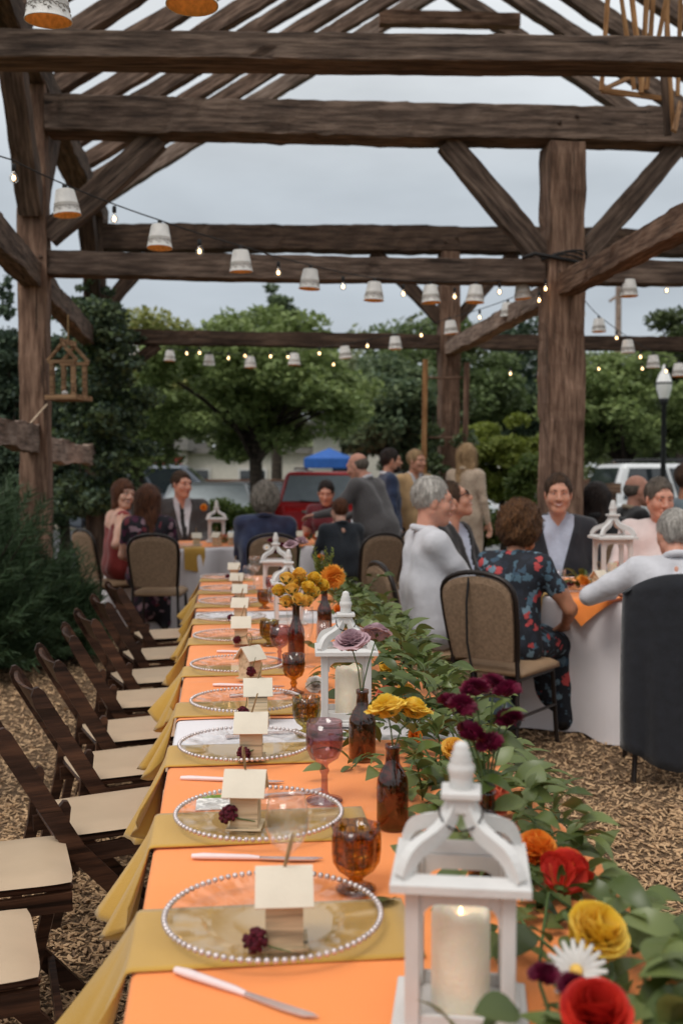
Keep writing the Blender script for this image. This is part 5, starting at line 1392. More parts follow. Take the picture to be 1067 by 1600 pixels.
    def disp(P):
        q = (P - hp_) @ inv.T
        d = .0060 * snoise(P, seed, 24) + .0060 * np.maximum(0, snoise(P * np.array([1, 1, .7]), seed + 4, 44) - .15) * 1.2 + .0030 * snoise(P * np.array([1, 1, .5]), seed + 9, 75)
        if jacket:
            wv = np.clip((q[:, 2] - .06) / .40, 0, 1) * vopen
            sm = lambda e: np.clip(e, 0, 1) ** 2 * (3 - 2 * np.clip(e, 0, 1))
            fr = sm(q[:, 1] / .04) * sm((q[:, 2] - .05) / .05) * sm((.53 - q[:, 2]) / .03); e = np.abs(q[:, 0]) - wv
            d = d + .014 * fr * sm(-e / .012) - .007 * fr * sm((e + .004) / .008) * sm((.046 - e) / .008) * sm((q[:, 2] - .14) / .04)
        return d
    V, F, fm_ = B.mesh(.0136, disp)
    q = (V - hp_) @ inv.T
    if jacket:
        wv = np.clip((q[:, 2] - .06) / .40, 0, 1) * vopen; e = np.abs(q[:, 0]) - wv; k = (q[:, 1] > .02) & (np.abs(e) < .0062) & (q[:, 2] > .08)
        q[k, 0] = np.sign(q[k, 0]) * wv[k]; V = q @ np.array(Rl).T + hp_
    qc = q[F].mean(1); zt = qc[:, 2]
    if neckline: fm_[(zt > .50 - neckline + .06 * np.abs(qc[:, 0]) / .15) & (np.abs(qc[:, 0]) < .16) & (fm_ == OUT)] = SK
    if jacket:
        wv = np.clip((zt - .06) / .40, 0, 1) * vopen; fr = (qc[:, 1] > .02) & (fm_ == JK) & (zt > .06)
        fm_[fr & (np.abs(qc[:, 0]) < wv)] = TP
        if tie: fm_[fr & (np.abs(qc[:, 0]) < np.minimum(wv, .022 + .012 * (.4 - zt)))] = TI
    chunks.insert(0, (V, F, fm_))
    # head and neck
    Hm = Matrix.Translation(headT) @ (Matrix.Rotation(R(-hyaw), 4, 'Z') @ Matrix.Rotation(R(hpitch), 4, 'X') @ Matrix.Rotation(R(hroll), 4, 'Y'))
    H = SDF(); fm = .94 if female else 1.0
    H.rc(tor((0, -.012, .44)), Hm @ Vector((0, -.026, -.05)), .060 * fm, .050 * fm, SK, .02)
    H.el((0, -.014, .032), (.074, .096, .092), SK, .02, T=Hm)
    H.el((0, .022, -.03), (.060 * fm, .068, .084), SK, .04, T=Hm)
    for sx in (-1, 1):
        H.rc((sx * .052 * fm, -.002, -.05), (sx * .02, .058, -.098), .021, .020, SK, .03, T=Hm)
        H.el((sx * .041, .060, -.028), (.024, .024, .024), SK, .03, T=Hm)
        H.el((sx * .031, .103, .008), (.017, .013, .010), SK, .016, True, T=Hm)
        H.el((sx * .077, -.008, -.004), (.009, .024, .033), SK, .008, T=Hm, rot=Matrix.Rotation(R(-sx * 18), 3, 'Z'))
        H.el((sx * .0125, .1, -.034), (.010, .012, .009), SK, .008, T=Hm)
    H.rc((-.036, .076, .030), (.036, .076, .030), .016, .016, SK, .025, T=Hm)
    H.rc((0, .088, .016), (0, .113, -.028), .0085, .0125, SK, .016, T=Hm)
    H.rc((0, .064, -.1), (0, .068, -.098), .022, .020, SK, .025, T=Hm)
    H.el((0, .084, -.064), (.027, .016, .014), SK, .012, T=Hm)
    if smile:
        for sx in (-1, 1): H.el((sx * .046, .062, -.038), (.014, .014, .012), SK, .02, T=Hm)
    if beard:
        H.el((0, .045, -.085), (.052, .05, .045), HR_, .02, T=Hm)
    chunks.append(H.mesh(.0051))
    ft = MB()
    for sx in (-1, 1):
        ec = Vector((sx * .031, .0815, .007)); sq = .55 if smile else .8
        ft.lathe([(0, -.0105 * sq), (.006, -.009 * sq), (.0105, 0), (.006, .009 * sq), (0, .0105 * sq)], 12, 10, tuple(ec), mat=Hm)
        ft.lathe([(0, -.0062 * sq), (.0045, -.0045 * sq), (.006, 0), (.0045, .0045 * sq), (0, .0062 * sq)], 10, 4, (ec.x, ec.y + .0062, ec.z), mat=Hm)
        hc = HR_
        ft.tube([Hm @ Vector((sx * .012, .0965, .0225)), Hm @ Vector((sx * .030, .0945, .0295)), Hm @ Vector((sx * .050, .0800, .0245))], [.0032, .0038, .002], 6, hc, cap=False)
        ft.tube([Hm @ Vector((sx * .018, .0905, .0125)), Hm @ Vector((sx * .031, .0925, .0150)), Hm @ Vector((sx * .044, .0835, .0110))], [.0016, .0022, .0016], 5, SK, cap=False)
    n_ = 7; xs = np.linspace(-1, 1, n_); mw = .025 if smile else .022
    def lip(zc, bow, y0, r0): return [Hm @ Vector((mw * a, y0 - .019 * a * a, zc + bow * a * a)) for a in xs], [r0 * (1 - .55 * a * a) for a in xs]
    if smile:
        P_u, r_u = lip(-.0575, .008, .1045, .0030); P_l, r_l = lip(-.0715, .019, .1030, .0036)
        vs = [p for p in P_u] + [p for p in P_l]; ft.add(vs, [(a, a + 1, n_ + a + 1, n_ + a) for a in range(n_ - 1)], TE, True)
    else: P_u, r_u = lip(-.0605, .001, .1025, .0034); P_l, r_l = lip(-.0675, .006, .1015, .0042)
    ft.tube(P_u, r_u, 6, LP, cap=False); ft.tube(P_l, r_l, 6, LP, cap=False)
    chunks.append((np.array(ft.v), np.array(ft.f), np.array(ft.mi)))
    # shirt collar standing round the neck
    if sleeves == 'long' or style == 'collar' or jacket:
        C = SDF(); cm = TP
        c0 = tor((0, -.012, .50)); pts = []
        for a in np.linspace(-200, 20, 15) if True else []:
            pts.append(tor((.062 * math.cos(R(a)), -.010 + .066 * math.sin(R(a)) * 1.0, .512 - .028 * (math.sin(R(a)) > 0) * math.sin(R(a)) * 1.0 - .012 * math.sin(R(a)))))
        for i in range(len(pts) - 1): C.rc(pts[i], pts[i + 1], .0165, .0165, cm, .01)
        chunks.append(C.mesh(.0075))
    me = joinmesh('person', chunks, mats)
    o = obj('person', me, None, (x, y, z0)); o.rotation_euler = (0, 0, R(-face)); o.scale = (scale,) * 3
    tag(o, label, 'person', 'wedding guests')
    # hair
    if style:
        h = SDF(); dv = None
        amp, fq = .004, 60
        if style in ('short', 'collar', 'bob', 'long', 'curly', 'side'):
            big = {'short': .010, 'collar': .010, 'side': .012, 'bob': .02, 'long': .014, 'curly': .04}[style]
            h.el((0, -.020, .040), (.074 + big, .094 + big, .090 + big), 0, .02, T=Hm)
            if style == 'bob':
                for sx in (-1, 1): h.rc((sx * .07, -.01, .03), (sx * .072, -.005, -.10), .036, .026, 0, .04, T=Hm)
                h.rc((0, -.07, .03), (0, -.06, -.10), .07, .06, 0, .05, T=Hm)
            if style == 'long':
                for sx in (-1, 0, 1): h.rc((sx * .055, -.05, .03), (sx * .075, -.085, -.06 - hair_len), .05, .035, 0, .05, T=Hm)
                for sx in (-1, 1): h.rc((sx * .072, -.005, .03), (sx * .085, -.0, -.13 - hair_len * .5), .032, .026, 0, .04, T=Hm)
            if style == 'curly':
                h.el((0, -.035, -.01), (.112, .105, .10), 0, .05, T=Hm); amp, fq = .010, 110
            # open the face and the nape
            if style in ('short', 'collar', 'side'):
                h.el((0, .112, -.036), (.10, .086, .130), 0, .012, True, T=Hm); h.el((0, .055, -.10), (.13, .10, .085), 0, .02, True, T=Hm); h.rc((-.12, -.02, -.115), (.12, -.02, -.115), .062, .062, 0, .02, True, T=Hm)
                for sx in (-1, 1): h.el((sx * .10, .012, -.03), (.035, .03, .04), 0, .01, True, T=Hm)
            else:
                h.el((0, .125, -.03), (.068, .085, .105), 0, .012, True, T=Hm)
        elif style == 'bald':
            h.el((0, -.026, .012), (.080, .096, .072), 0, .02, T=Hm)
            h.el((0, .02, .10), (.085, .115, .062), 0, .02, True, T=Hm); h.el((0, .105, -.02), (.11, .085, .13), 0, .012, True, T=Hm); h.rc((-.12, -.02, -.115), (.12, -.02, -.115), .065, .065, 0, .02, True, T=Hm)
            for sx in (-1, 1): h.el((sx * .10, .012, -.03), (.035, .03, .04), 0, .01, True, T=Hm)
            amp = .002
        if style == 'side': amp = .006
        V, F, mi = h.mesh(.0066, lambda P: amp * snoise(P * np.array([1, 1, .55]), seed + 3, fq) + amp * .5 * snoise(P, seed + 5, fq * 2.3))
        if len(F):
            # loose strands over the cap
            a_, b_, c_ = V[F[:, 0]], V[F[:, 1]], V[F[:, 2]]; nr = np.cross(b_ - a_, c_ - a_); ar = np.linalg.norm(nr, axis=1); nr /= ar[:, None] + 1e-12
            if style != 'bald' or True:
                ns = {'curly': 2200, 'long': 1800, 'bob': 1400, 'bald': 350}.get(style, 1200); pk = g.choice(len(F), ns, p=ar / ar.sum()); p = V[F[pk]].mean(1); nn = nr[pk]
                Hi = np.array(Hm.to_3x3()); crown = np.array(Hm @ Vector((.015, -.045, .13)))
                d = p - crown; d /= np.linalg.norm(d, axis=1)[:, None] + 1e-9
                if style in ('long', 'bob'): d = d * .5 + np.array([0, 0, -1.0])
                d = d + g.normal(0, 1.0 if style == 'curly' else .22, (ns, 3)); d -= nn * (d * nn).sum(1)[:, None]; d /= np.linalg.norm(d, axis=1)[:, None] + 1e-9
                L = g.uniform(.5, 1.2, ns)[:, None] * {'curly': .02, 'long': .09, 'bob': .05, 'bald': .014}.get(style, .03); sd = np.cross(nn, d) * .0014; lf = nn * g.uniform(.001, .006 if style != 'curly' else .014, (ns, 1))
                p0 = p + nn * .0008; p1 = p + d * L * .5 + lf; p2 = p + d * L + lf * (.6 if style != 'curly' else .1) - np.array([0, 0, .003])
                SV = np.stack([p0 - sd, p0 + sd, p1 + sd, p1 - sd, p2 + sd * .4, p2 - sd * .4], 1).reshape(-1, 3); k6 = (np.arange(ns) * 6)[:, None] + len(V)
                SF = np.concatenate([k6 + np.array([0, 1, 2, 3]), k6 + np.array([3, 2, 4, 5])]); V = np.concatenate([V, SV]); F = np.concatenate([F, SF]); mi = np.concatenate([mi, np.zeros(len(SF), int)])
            obj('hair', npmesh('hair', V, F, [hair], mi, True), o)
    if glasses:
        m = MB()
        for sx in (-1, 1): m.box(Hm @ Vector((sx * .033, .104, .010)), (.052, .004, .036), 0, Hm.to_3x3(), bev=.0015); m.tube([Hm @ Vector((sx * .06, .10, .016)), Hm @ Vector((sx * .080, .0, .014))], .003, 5)
        m.tube([Hm @ Vector((-.012, .106, .016)), Hm @ Vector((.012, .106, .016))], .003, 5)
        m.build('sunglasses', M('sunglass_black', s(16, 14, 14), .15, .1, spec=.7), o)
    return o
RT = TABLES_R = (1.72, 6.42)
def face_to(x, y, tx, ty): return math.degrees(math.atan2(tx - x, ty - y))
# --- right table
fx = 80
person('white-haired man in a white shirt seated in profile at the right table', .50, 6.05, fx, WS, TROU, SKIN_R, H_WHITE, 'short', lean=-1, hyaw=8, hands={'l': (-.14, .36, .62), 'r': (.14, .36, .62)}, build=1.08, scale=1.07, seed=3, hpitch=-3)
bchair(.50, 6.04, fx - 6, 'tan banquet chair under the white-haired man in profile')
fx = 118
person('laughing man in sunglasses and dark suit, head tipped back', .77, 7.0, fx, BLUE_S, TROU, SKIN, H_BRN, 'short', lean=-6, hyaw=-28, hpitch=24, hroll=4, jacket=BLACK, scale=1.06, seed=4, smile=True, glasses=True, vopen=.085)
bchair(.78, 7.07, fx, 'tan banquet chair hidden behind the laughing man in sunglasses')
fx = 42
person('curly brown-haired woman in a blue and red floral dress, back to camera', .89, 5.68, fx, FLOR, FLOR, SKIN_T, H_CURL, 'curly', lean=10, hyaw=6, sleeves='short', skirt=True, female=True, build=1.02, scale=.97, hands={'l': (-.08, .40, .63), 'r': (.17, .34, .64), 'rp': (1, -.35, -.35), 'rc': .9}, seed=5)
bchair(.87, 5.60, fx - 4, 'tan banquet chair with a bag strap over its back, under the curly-haired woman')
fx = 192
person('smiling man in dark jacket and pale blue shirt facing the camera', 1.52, 7.42, fx, BLUE_S, TROU, SKIN, H_BRN, 'short', lean=2, hyaw=-4, jacket=NAVY, scale=1.09, smile=True, seed=6, hands={'l': (-.16, .22, .60), 'r': (.16, .22, .60)}, vopen=.10)
bchair(1.53, 7.48, fx, 'tan banquet chair behind the smiling man in the dark jacket')
fx = 215
person('grey-haired man in a pale pink shirt looking to the right', 2.20, 7.22, fx, PINK, KHAKI, SKIN_R, H_SALT, 'short', lean=4, hyaw=-42, hpitch=-8, build=1.12, scale=1.07, seed=7, hands={'l': (-.12, .36, .80), 'r': (.16, .36, .80)})
bchair(2.23, 7.27, fx, 'tan banquet chair behind the man in the pink shirt')
fx = 8
person('white-haired man in a white shirt seen from behind at the right edge', 1.70, 5.27, fx, WS, KHAKI, SKIN_R, H_WHITE, 'side', lean=20, hyaw=-12, hpitch=-6, build=1.12, scale=.98, seed=8, hands={'l': (-.30, .40, .825), 'r': (.24, .40, .825), 'lp': (-.8, -.3, -.3)})
cj = bchair(1.62, 5.14, fx, 'banquet chair at the right edge under a dark draped jacket')
# jacket hung over that chair
def draped_jacket():
    n, k = 26, 22; V = []
    for j in range(k + 1):
        t = j / k
        for i in range(n + 1):
            q = i / n * 2 - 1; a = q * math.pi * .5
            # shoulders follow the arched chair back, then the cloth falls
            if t < .18: z = .990 - .085 * abs(q) ** 2.4 - (1 - t / .18) * .02; yy = -.352 + .12 * (1 - t / .18) ; x = q * .27
            else:
                f = (t - .18) / .82; z = .990 - .085 * abs(q) ** 2.4 - f * (.80 + .10 * math.cos(q * 2.2 + .5) - .06 * abs(q)); x = q * (.27 + .025 * f - .02 * f * f); yy = -.380 - .004 * f + .05 * abs(q) ** 3 * 2 + .018 * math.sin(q * 9 + 1) * f + .012 * math.sin(q * 17) * f
            V.append((x, yy, z))
    F = [(j * (n + 1) + i, j * (n + 1) + i + 1, (j + 1) * (n + 1) + i + 1, (j + 1) * (n + 1) + i) for j in range(k) for i in range(n)]
    o = obj('draped_jacket', npmesh('draped_jacket', np.array(V), np.array(F), fabric('midnight_wool', s(24, 26, 33), .2, 20), smooth=True))
    o.modifiers.new('t', 'SOLIDIFY').thickness = .012
    o.location = cj.location; o.rotation_euler = cj.rotation_euler
    tag(o, 'midnight blue suit jacket hung over the chair at the right edge', 'jacket')
draped_jacket()
# --- guests behind the right table
person('woman with long dark hair seen from behind, beyond the right table', 2.12, 8.75, 14, BLACK, TROU, SKIN, H_DARK, 'long', lean=4, hyaw=20, female=True, scale=1.04, seed=9, hair_len=.16)
bchair(2.10, 8.69, 14, 'banquet chair under the long dark-haired woman beyond the right table')
person('balding man in a black vest and tan shirt in profile', 2.55, 9.35, 82, BEIGE, TROU, SKIN_R, H_SALT, 'bald', lean=3, hyaw=6, sleeves='short', jacket=BLKV, scale=1.09, build=1.05, seed=10, vopen=.05, hands={'r': (.18, .36, .86)})
bchair(2.49, 9.35, 82, 'banquet chair under the balding man in the black vest')
person('dark-haired guest in a grey tee cut by the right edge', 2.92, 8.95, 60, GREYB, TROU, SKIN_T, H_BRN, 'short', lean=0, hyaw=10, sleeves='short', scale=1.16, seed=11)
bchair(2.88, 8.93, 60, 'banquet chair under the dark-haired guest at the right edge')
# --- left table
person('auburn-haired woman from behind in a dark floral dress', -1.70, 9.32, -8, FLOR2, FLOR2, SKIN_P, H_AUB, 'long', lean=2, hyaw=22, female=True, skirt=True, sleeves='short', scale=1.02, seed=12, hair_len=.24)
bchair(-1.58, 9.20, 2, 'tan banquet chair seen square from behind under the auburn-haired woman')
person('woman with a dark bob in a sleeveless red dress looking back', -2.12, 10.0, 62, REDD, FLOR2, SKIN_P, H_AUB, 'bob', lean=2, hyaw=72, female=True, skirt=True, sleeves='none', neckline=.16, scale=1.05, seed=13, smile=True, hands={'r': (.20, .10, .70)}, hroll=-10)
bchair(-2.16, 9.93, 50, 'tan banquet chair under the woman in the red dress')
person('stout man in a charcoal suit with dark tie and an orange boutonniere', -1.72, 11.30, 160, WS, CHAR, SKIN_R, H_BRN, 'short', lean=2, hyaw=-24, jacket=CHAR, tie=BLACK, build=1.12, scale=1.12, seed=14)
bchair(-1.72, 11.38, 160, 'banquet chair behind the stout man in the charcoal suit')
bt = obj('boutonniere', PUFF['mum'], None, (-1.44, 11.05, 1.12)); bt.scale = (.9,) * 3; bt.rotation_euler = (1.4, 0, .3); tag(bt, 'orange flower pinned to the charcoal suit of the stout man', 'flower')
person('grey curly-haired guest in a purple-blue jacket seen from behind', -.68, 9.35, 6, PURP, TROU, SKIN, H_GREY, 'curly', lean=3, hyaw=8, scale=1.02, build=1.12, seed=15)
bchair(-.60, 9.26, -4, 'tan banquet chair under the grey curly-haired guest')
# --- middle
person('small boy in a dark shirt seen from behind at the middle table', .02, 9.55, -18, TEALB, TROU, SKIN_P, H_AUB, 'short', lean=10, scale=.86, sleeves='long', hyaw=-8, z0=.10, seed=16, hands={'l': (-.16, .34, .78), 'r': (.12, .34, .74)})
bchair(.20, 9.30, -32, 'tan banquet chair turned aside beside the boy')
bchair(.46, 9.75, -42, 'tan banquet chair edge-on behind the turned chair')
person('balding man in a grey suit standing and leaning over the middle table', .36, 9.95, -58, WS, TROU, SKIN_R, H_SALT, 'bald', 'stand', lean=19, hyaw=-4, hpitch=-16, jacket=GREYS, build=1.16, scale=1.0, seed=17, hands={'l': (-.30, .52, 1.08), 'lp': (-.4, -.3, -.9), 'r': (.10, .50, 1.02), 'rp': (.7, -.5, -.5)})
person('woman in a wine-red dress seated behind the middle table', -.14, 11.95, 190, WINED, WINED, SKIN_R, H_DARK, 'short', lean=12, hyaw=-6, hpitch=-14, female=True, sleeves='short', scale=1.06, seed=18)
bchair(-.13, 12.02, 190, 'banquet chair under the woman in the wine-red dress')
# --- standing farther back
person('bearded man in a blue suit standing in profile', .50, 11.6, 78, WS, DBLUE, SKIN, H_DARK, 'short', 'stand', lean=1, hyaw=6, jacket=DBLUE, scale=1.02, seed=19, beard=True)
person('man in a tan blazer standing behind the trellis', .83, 12.1, 150, WS, TROU, SKIN, H_BLON, 'short', 'stand', lean=1, hyaw=-20, jacket=TANJ, scale=1.02, seed=20, tie=BLACK)
person('blonde woman in a beige lace dress standing beside the far post', 1.43, 12.2, 40, LACE, LACE, SKIN_P, H_BLON, 'long', 'stand', lean=0, hyaw=-18, female=True, skirt=True, scale=1.06, seed=21, hair_len=.2)
# handbag strap and bag on the curly-haired woman's chair
hb = thing('handbag', 'dark teal handbag hanging by a strap from the chair back', 'handbag', (.87, 5.60, 0), R(-38))
MB().tube([(-.03, -.325, .93), (-.03, -.345, .80), (-.035, -.33, .60), (.0, -.32, .40), (.03, -.30, .33)], .007, 6).tube([(-.03, -.30, .96), (-.03, -.325, .945)], .007, 6).build('strap', M_CORD, hb)
hbS = SDF(); hbS.rc((-.12, -.25, .20), (.16, -.25, .22), .065, .07, 0, .03); hbS.rc((-.10, -.25, .29), (.14, -.25, .30), .03, .03, 0, .05)
V, F, mi = hbS.mesh(.012, lambda P: .004 * snoise(P, 5, 40)); obj('bag', npmesh('bag', V, F, M('teal_leather', s(24, 40, 48), .4, .2, 20), mi, True), hb)
# ================================================================ string lights with white pails
M_PAIL = M('white_tin', s(214, 210, 205), .55, .08, 18, bump=.2, bscale=120)
M_PAILIN = M('glow_tinted_pail_inside', s(206, 160, 100), .7, .2, 60)  # warm lamp glow is painted into this amber base colour
M_BULB = glassmat('bulb_glass', (.95, .93, .9), .10, .02)
M_FIL = M('glowing_filament', (1, .7, .4), .5, 0, emit=(1.0, .60, .26), estr=10)
M_EMB = M('embossed_pattern', s(150, 142, 136), .6, .1, 80)
def pail_meshes():
    r0, r1, h = .050, .075, .135
    o = {}
    o['shell'] = MB().lathe([(0, 0), (r0 - .004, 0), (r0, -.004), (r0 + (r1 - r0) * .55, -h * .55), (r0 + (r1 - r0) * .56 + .002, -h * .565), (r0 + (r1 - r0) * .58, -h * .58), (r1 - .0015, -h + .004), (r1 + .001, -h + .002), (r1 + .001, -h), (r1 - .002, -h)], 32).mesh('shell', M_PAIL)
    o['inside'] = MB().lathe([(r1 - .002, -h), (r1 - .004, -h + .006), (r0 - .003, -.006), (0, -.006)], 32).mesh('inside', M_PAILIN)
    m = MB(); g = random.Random(4)
    for k in range(9):        # embossed scrolls on the lower band
        a0 = 2 * math.pi * k / 9
        for (da, dz, rr) in ((0, -.103, .016), (.22, -.098, .010), (-.22, -.098, .010), (.12, -.115, .007)):
            pts = []
            for t in np.linspace(0, 5.2, 14):
                q = rr * (1 - t / 7); a = a0 + da + q * math.cos(t) / .068; z = dz + q * math.sin(t) * .8
                rad = r0 + (r1 - r0) * (-z / h) + .0004; pts.append((rad * math.cos(a), rad * math.sin(a), z))
            m.tube(pts, .0014, 4, cap=False)
    o['emboss'] = m.mesh('embossed_scrolls', M_EMB)
    o['socket'] = MB().lathe([(0, .03), (.011, .03), (.013, .026), (.013, -.02), (.010, -.03), (0, -.03)], 10).mesh('socket', M_CORD)
    o['glow'] = MB().ball((0, 0, -.052), (.018, .018, .024), 10, 8).mesh('lamp', M('pail_lamp', (1, .7, .4), .5, 0, emit=(1.0, .62, .28), estr=4))
    return o
PL = pail_meshes()
BULB = {'socket': MB().lathe([(0, .0), (.009, 0), (.012, -.004), (.012, -.035), (.009, -.04), (0, -.04)], 8).mesh('socket', M_CORD),
        'globe': MB().lathe([(.009, -.038), (.012, -.048), (.0215, -.062), (.0245, -.075), (.0215, -.089), (.012, -.098), (0, -.100)], 14).mesh('globe', M_BULB),
        'filament': MB().ball((0, 0, -.073), (.009, .009, .013), 8, 6).mesh('filament', M_FIL)}
CORDS = []
def pail(p, label, tilt=(0, 0), w=1.0, detail=True):
    t = thing('pail_shade', label, 'pail light', p, rnd.random() * 6, 'white pail shades on the light strings'); t.scale = (w,) * 3
    t.rotation_euler = (tilt[0], tilt[1], rnd.random() * 6)
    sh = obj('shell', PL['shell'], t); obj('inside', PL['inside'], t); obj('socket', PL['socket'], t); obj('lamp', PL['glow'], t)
    if detail: tag(obj('embossed_scrolls', PL['emboss'], sh), kind='stuff')
def bulb(p, label):
    t = thing('string_bulb', label, 'light bulb', p, 0, 'clear bulbs on the light strings')
    for k in ('socket', 'globe', 'filament'): obj(k, BULB[k], t)
def cord(pts, label, r=.004):
    m = MB(); P = []
    for i in range(len(pts) - 1):
        a, b = Vector(pts[i]), Vector(pts[i + 1]); n = 6; sag = (a - b).length * .02
        for j in range(n): t = j / n; P.append(a.lerp(b, t) - Z3 * sag * 4 * t * (1 - t) * .5)
    P.append(Vector(pts[-1])); base = P[0]
    m.tube([p - base for p in P], r, 5); tag(m.build('light_cord', M_CORD, None, base), label, 'cord', 'black cords of the light strings')
# (px, py of the top of the pail, base width in px) -> distance from the pail's size
def pz(x, ytop, w): return at(x, ytop, .15 * FPX / w)
s1 = [(102, 297, 43), (250, 352, 39.5), (376, 391, 36.5), (485, 421, 33.5), (585, 441, 31.5), (672, 446, 30), (743, 446, 29.3), (815, 441, 28.3)]
ORD2 = ['first', 'second', 'third', 'fourth', 'fifth', 'sixth', 'seventh', 'eighth', 'ninth', 'tenth', 'eleventh']
pts1 = [pz(*q) for q in s1]
for i, p in enumerate(pts1): pail(p, f'{ORD2[i]} white pail shade from the left on the string rising to the near-left post', (rnd.uniform(-.06, .06), rnd.uniform(-.1, .1)), 1.0)
cord([at(-60, 222, 5.2), at(20, 250, 5.5)] + [p + Z3 * .03 for p in pts1] + [PC + Vector((-.02, -.17, ZG + .11))], 'black light cord from the upper left to the stout right post')
b1 = [(22, 256, 5.6), (179, 322, 6.1), (312, 374, 6.5), (435, 409, 7.1), (536, 432, 7.7), (630, 444, 8.1), (710, 449, 8.35), (780, 442, 8.6)]
for i, (x, y, d) in enumerate(b1): bulb(at(x, y, d), f'clear lit bulb, {ORD2[i]} from the left on the string of large pails')
# two big pails overhead near the camera
for (x, y, w, lb, tl) in ((75, -36, 72, 'large white embossed pail shade at the upper left corner', (0, .08)), (300, -66, 80, 'white pail shade cut off by the top edge, its amber-lit inside showing', (0, 0))):
    pail(at(x, y, .15 * FPX / w), lb, tl, 1.0)
cord([at(-40, -30, 3.2), at(75, -44, 3.43), at(300, -74, 3.1), at(420, -120, 2.9)], 'black light cord at the top left corner')
# far strings
s2 = [(209, 539, 17.2), (266, 548, 17.8), (327, 554, 18.5), (391, 557, 19.3), (460, 552, 20), (538, 541, 20.8), (617, 526, 21.5), (703, 501, 22.6), (793, 473, 24.5)]
pts2 = [pz(*q) for q in s2]
for i, p in enumerate(pts2): pail(p, f'{ORD2[i]} small white pail shade from the left on the far string', (rnd.uniform(-.05, .05), rnd.uniform(-.12, .12)), 1.0, i > 4)
cord([PE + Vector((.1, -.1, 3.15))] + [p + Z3 * .03 for p in pts2] + [PC + Vector((-.05, -.16, ZG + .05))], 'black light cord of the far string of small pails')
for i, (x, y, d) in enumerate([(157, 527, 13.2), (182, 534, 13.4), (232, 540, 13.6), (245, 541, 13.5), (292, 547, 13.2), (312, 546, 13.0), (357, 554, 12.6), (423, 551, 12.4), (499, 546, 11.9), (574, 534, 11.4), (658, 517, 11.1), (749, 488, 10.3), (521, 565, 14), (450, 553, 14), (383, 551, 13.6)]):
    bulb(at(x, y - 4, d), f'small lit bulb on the far string before the tree, number {["one","two","three","four","five","six","seven","eight","nine","ten","eleven","twelve","thirteen","fourteen","fifteen"][i]} from the left post')
s3 = [(875, 432, 27.5), (935, 498, 22.5), (980, 531, 22.2), (1020, 555, 21.5), (1060, 568, 22)]
pts3 = [pz(*q) for q in s3]
LB3 = ['white pail shade hanging against the stout right post', 'white pail shade just right of the stout post, below the beam end', 'white pail shade left of the street lamp', 'white pail shade right above the street lamp', 'white pail shade cut by the right edge of the picture']
for p, lb in zip(pts3, LB3): pail(p, lb, (0, rnd.uniform(-.08, .08)), 1.0)
cord([PC + Vector((.1, .1, ZG + .02))] + [p + Z3 * .03 for p in pts3[1:]], 'black light cord falling to the right from the stout post')
for i, (x, y, d) in enumerate([(911, 478, 9.9), (963, 517, 11.1), (1000, 547, 11.2), (935, 568, 14), (1003, 567, 13.5), (1040, 570, 12)]): bulb(at(x, y, d), f'small lit bulb right of the stout post, {ORD2[i]} of that string')
p = pz(982, 437, 28.5); pail(p, 'white pail shade under the beam at the right, above the utility pole', (0, 0)); cord([PC + Vector((.16, -.1, ZG + .15)), p + Z3 * .03, at(1042, 445, 8.9), at(1110, 430, 8.6)], 'black light cord under the right beam')
bulb(at(1041, 440, 8.9), 'clear bulb under the right beam beside a pail shade'); bulb(at(852, 437, 8.5), 'clear bulb where the cords meet on the stout post'); bulb(at(842, 455, 8.5), 'clear bulb hanging under the cord knot on the stout post')
# cord bundle tied round the post
m = MB()
for k in range(4):
    pts = [(.20 * math.cos(a + k) * 1.02, .20 * math.sin(a + k) * 1.02, .02 * math.sin(a * 2 + k) + .02 * k) for a in np.linspace(0, 6.28, 20)]
    m.tube(pts, .008, 5)
m.tube([(-.35, -.16, .02), (-.25, -.18, .05), (-.1, -.19, .02), (.1, -.19, -.02), (.2, -.12, -.1)], .016, 6)
tag(m.build('cord_bundle', M_CORD, None, PC + Z3 * (ZG + .13)), 'bundle of black cord tied round the stout right post', 'cord')
# far thin cord with bulbs behind the trellis
cord([at(560, 535, 15), at(720, 545, 15.2), at(900, 552, 15.5), at(1080, 556, 15.8)], 'thin cord with bulbs beyond the barn', .004)
for i, (x, y) in enumerate([(662, 563), (727, 568), (797, 574)]): bulb(at(x, y, 12.4), ['lit bulb on the left trellis pole', 'lit bulb on the right trellis pole', 'lit bulb between the trellis and the stout post'][i])
# ================================================================ trees, shrubs, vines
BARK = wood('tree_bark', s(52, 44, 38), s(84, 74, 64), grain=20)
def leaves_np(C, L, g, up=.5, flat=True):
    """leaf quads (rhombi) at centres C with length L"""
    n = len(C); nrm = g.normal(size=(n, 3)); nrm[:, 2] = np.abs(nrm[:, 2]) + up; nrm /= np.linalg.norm(nrm, axis=1)[:, None]
    t = g.normal(size=(n, 3)); t -= nrm * (t * nrm).sum(1)[:, None]; t /= np.linalg.norm(t, axis=1)[:, None]; b = np.cross(nrm, t)
    L = np.asarray(L).reshape(-1, 1) * np.ones((n, 1)); W = L * .32
    V = np.stack([C - t * L * .5, C + b * W - nrm * L * .05, C + t * L * .5, C - b * W - nrm * L * .05], 1).reshape(-1, 3)
    return V, np.arange(4 * n).reshape(-1, 4)
def crown_points(g, clumps, per, rad):
    out = []
    for c, r in clumps:
        k = int(per * (r / rad) ** 2); d = g.normal(size=(k, 3)); d /= np.linalg.norm(d, axis=1)[:, None]; q = d * (g.rand(k, 1) ** .45) * r * np.array([1, 1, .55]); out.append(c + q)
    return np.concatenate(out)
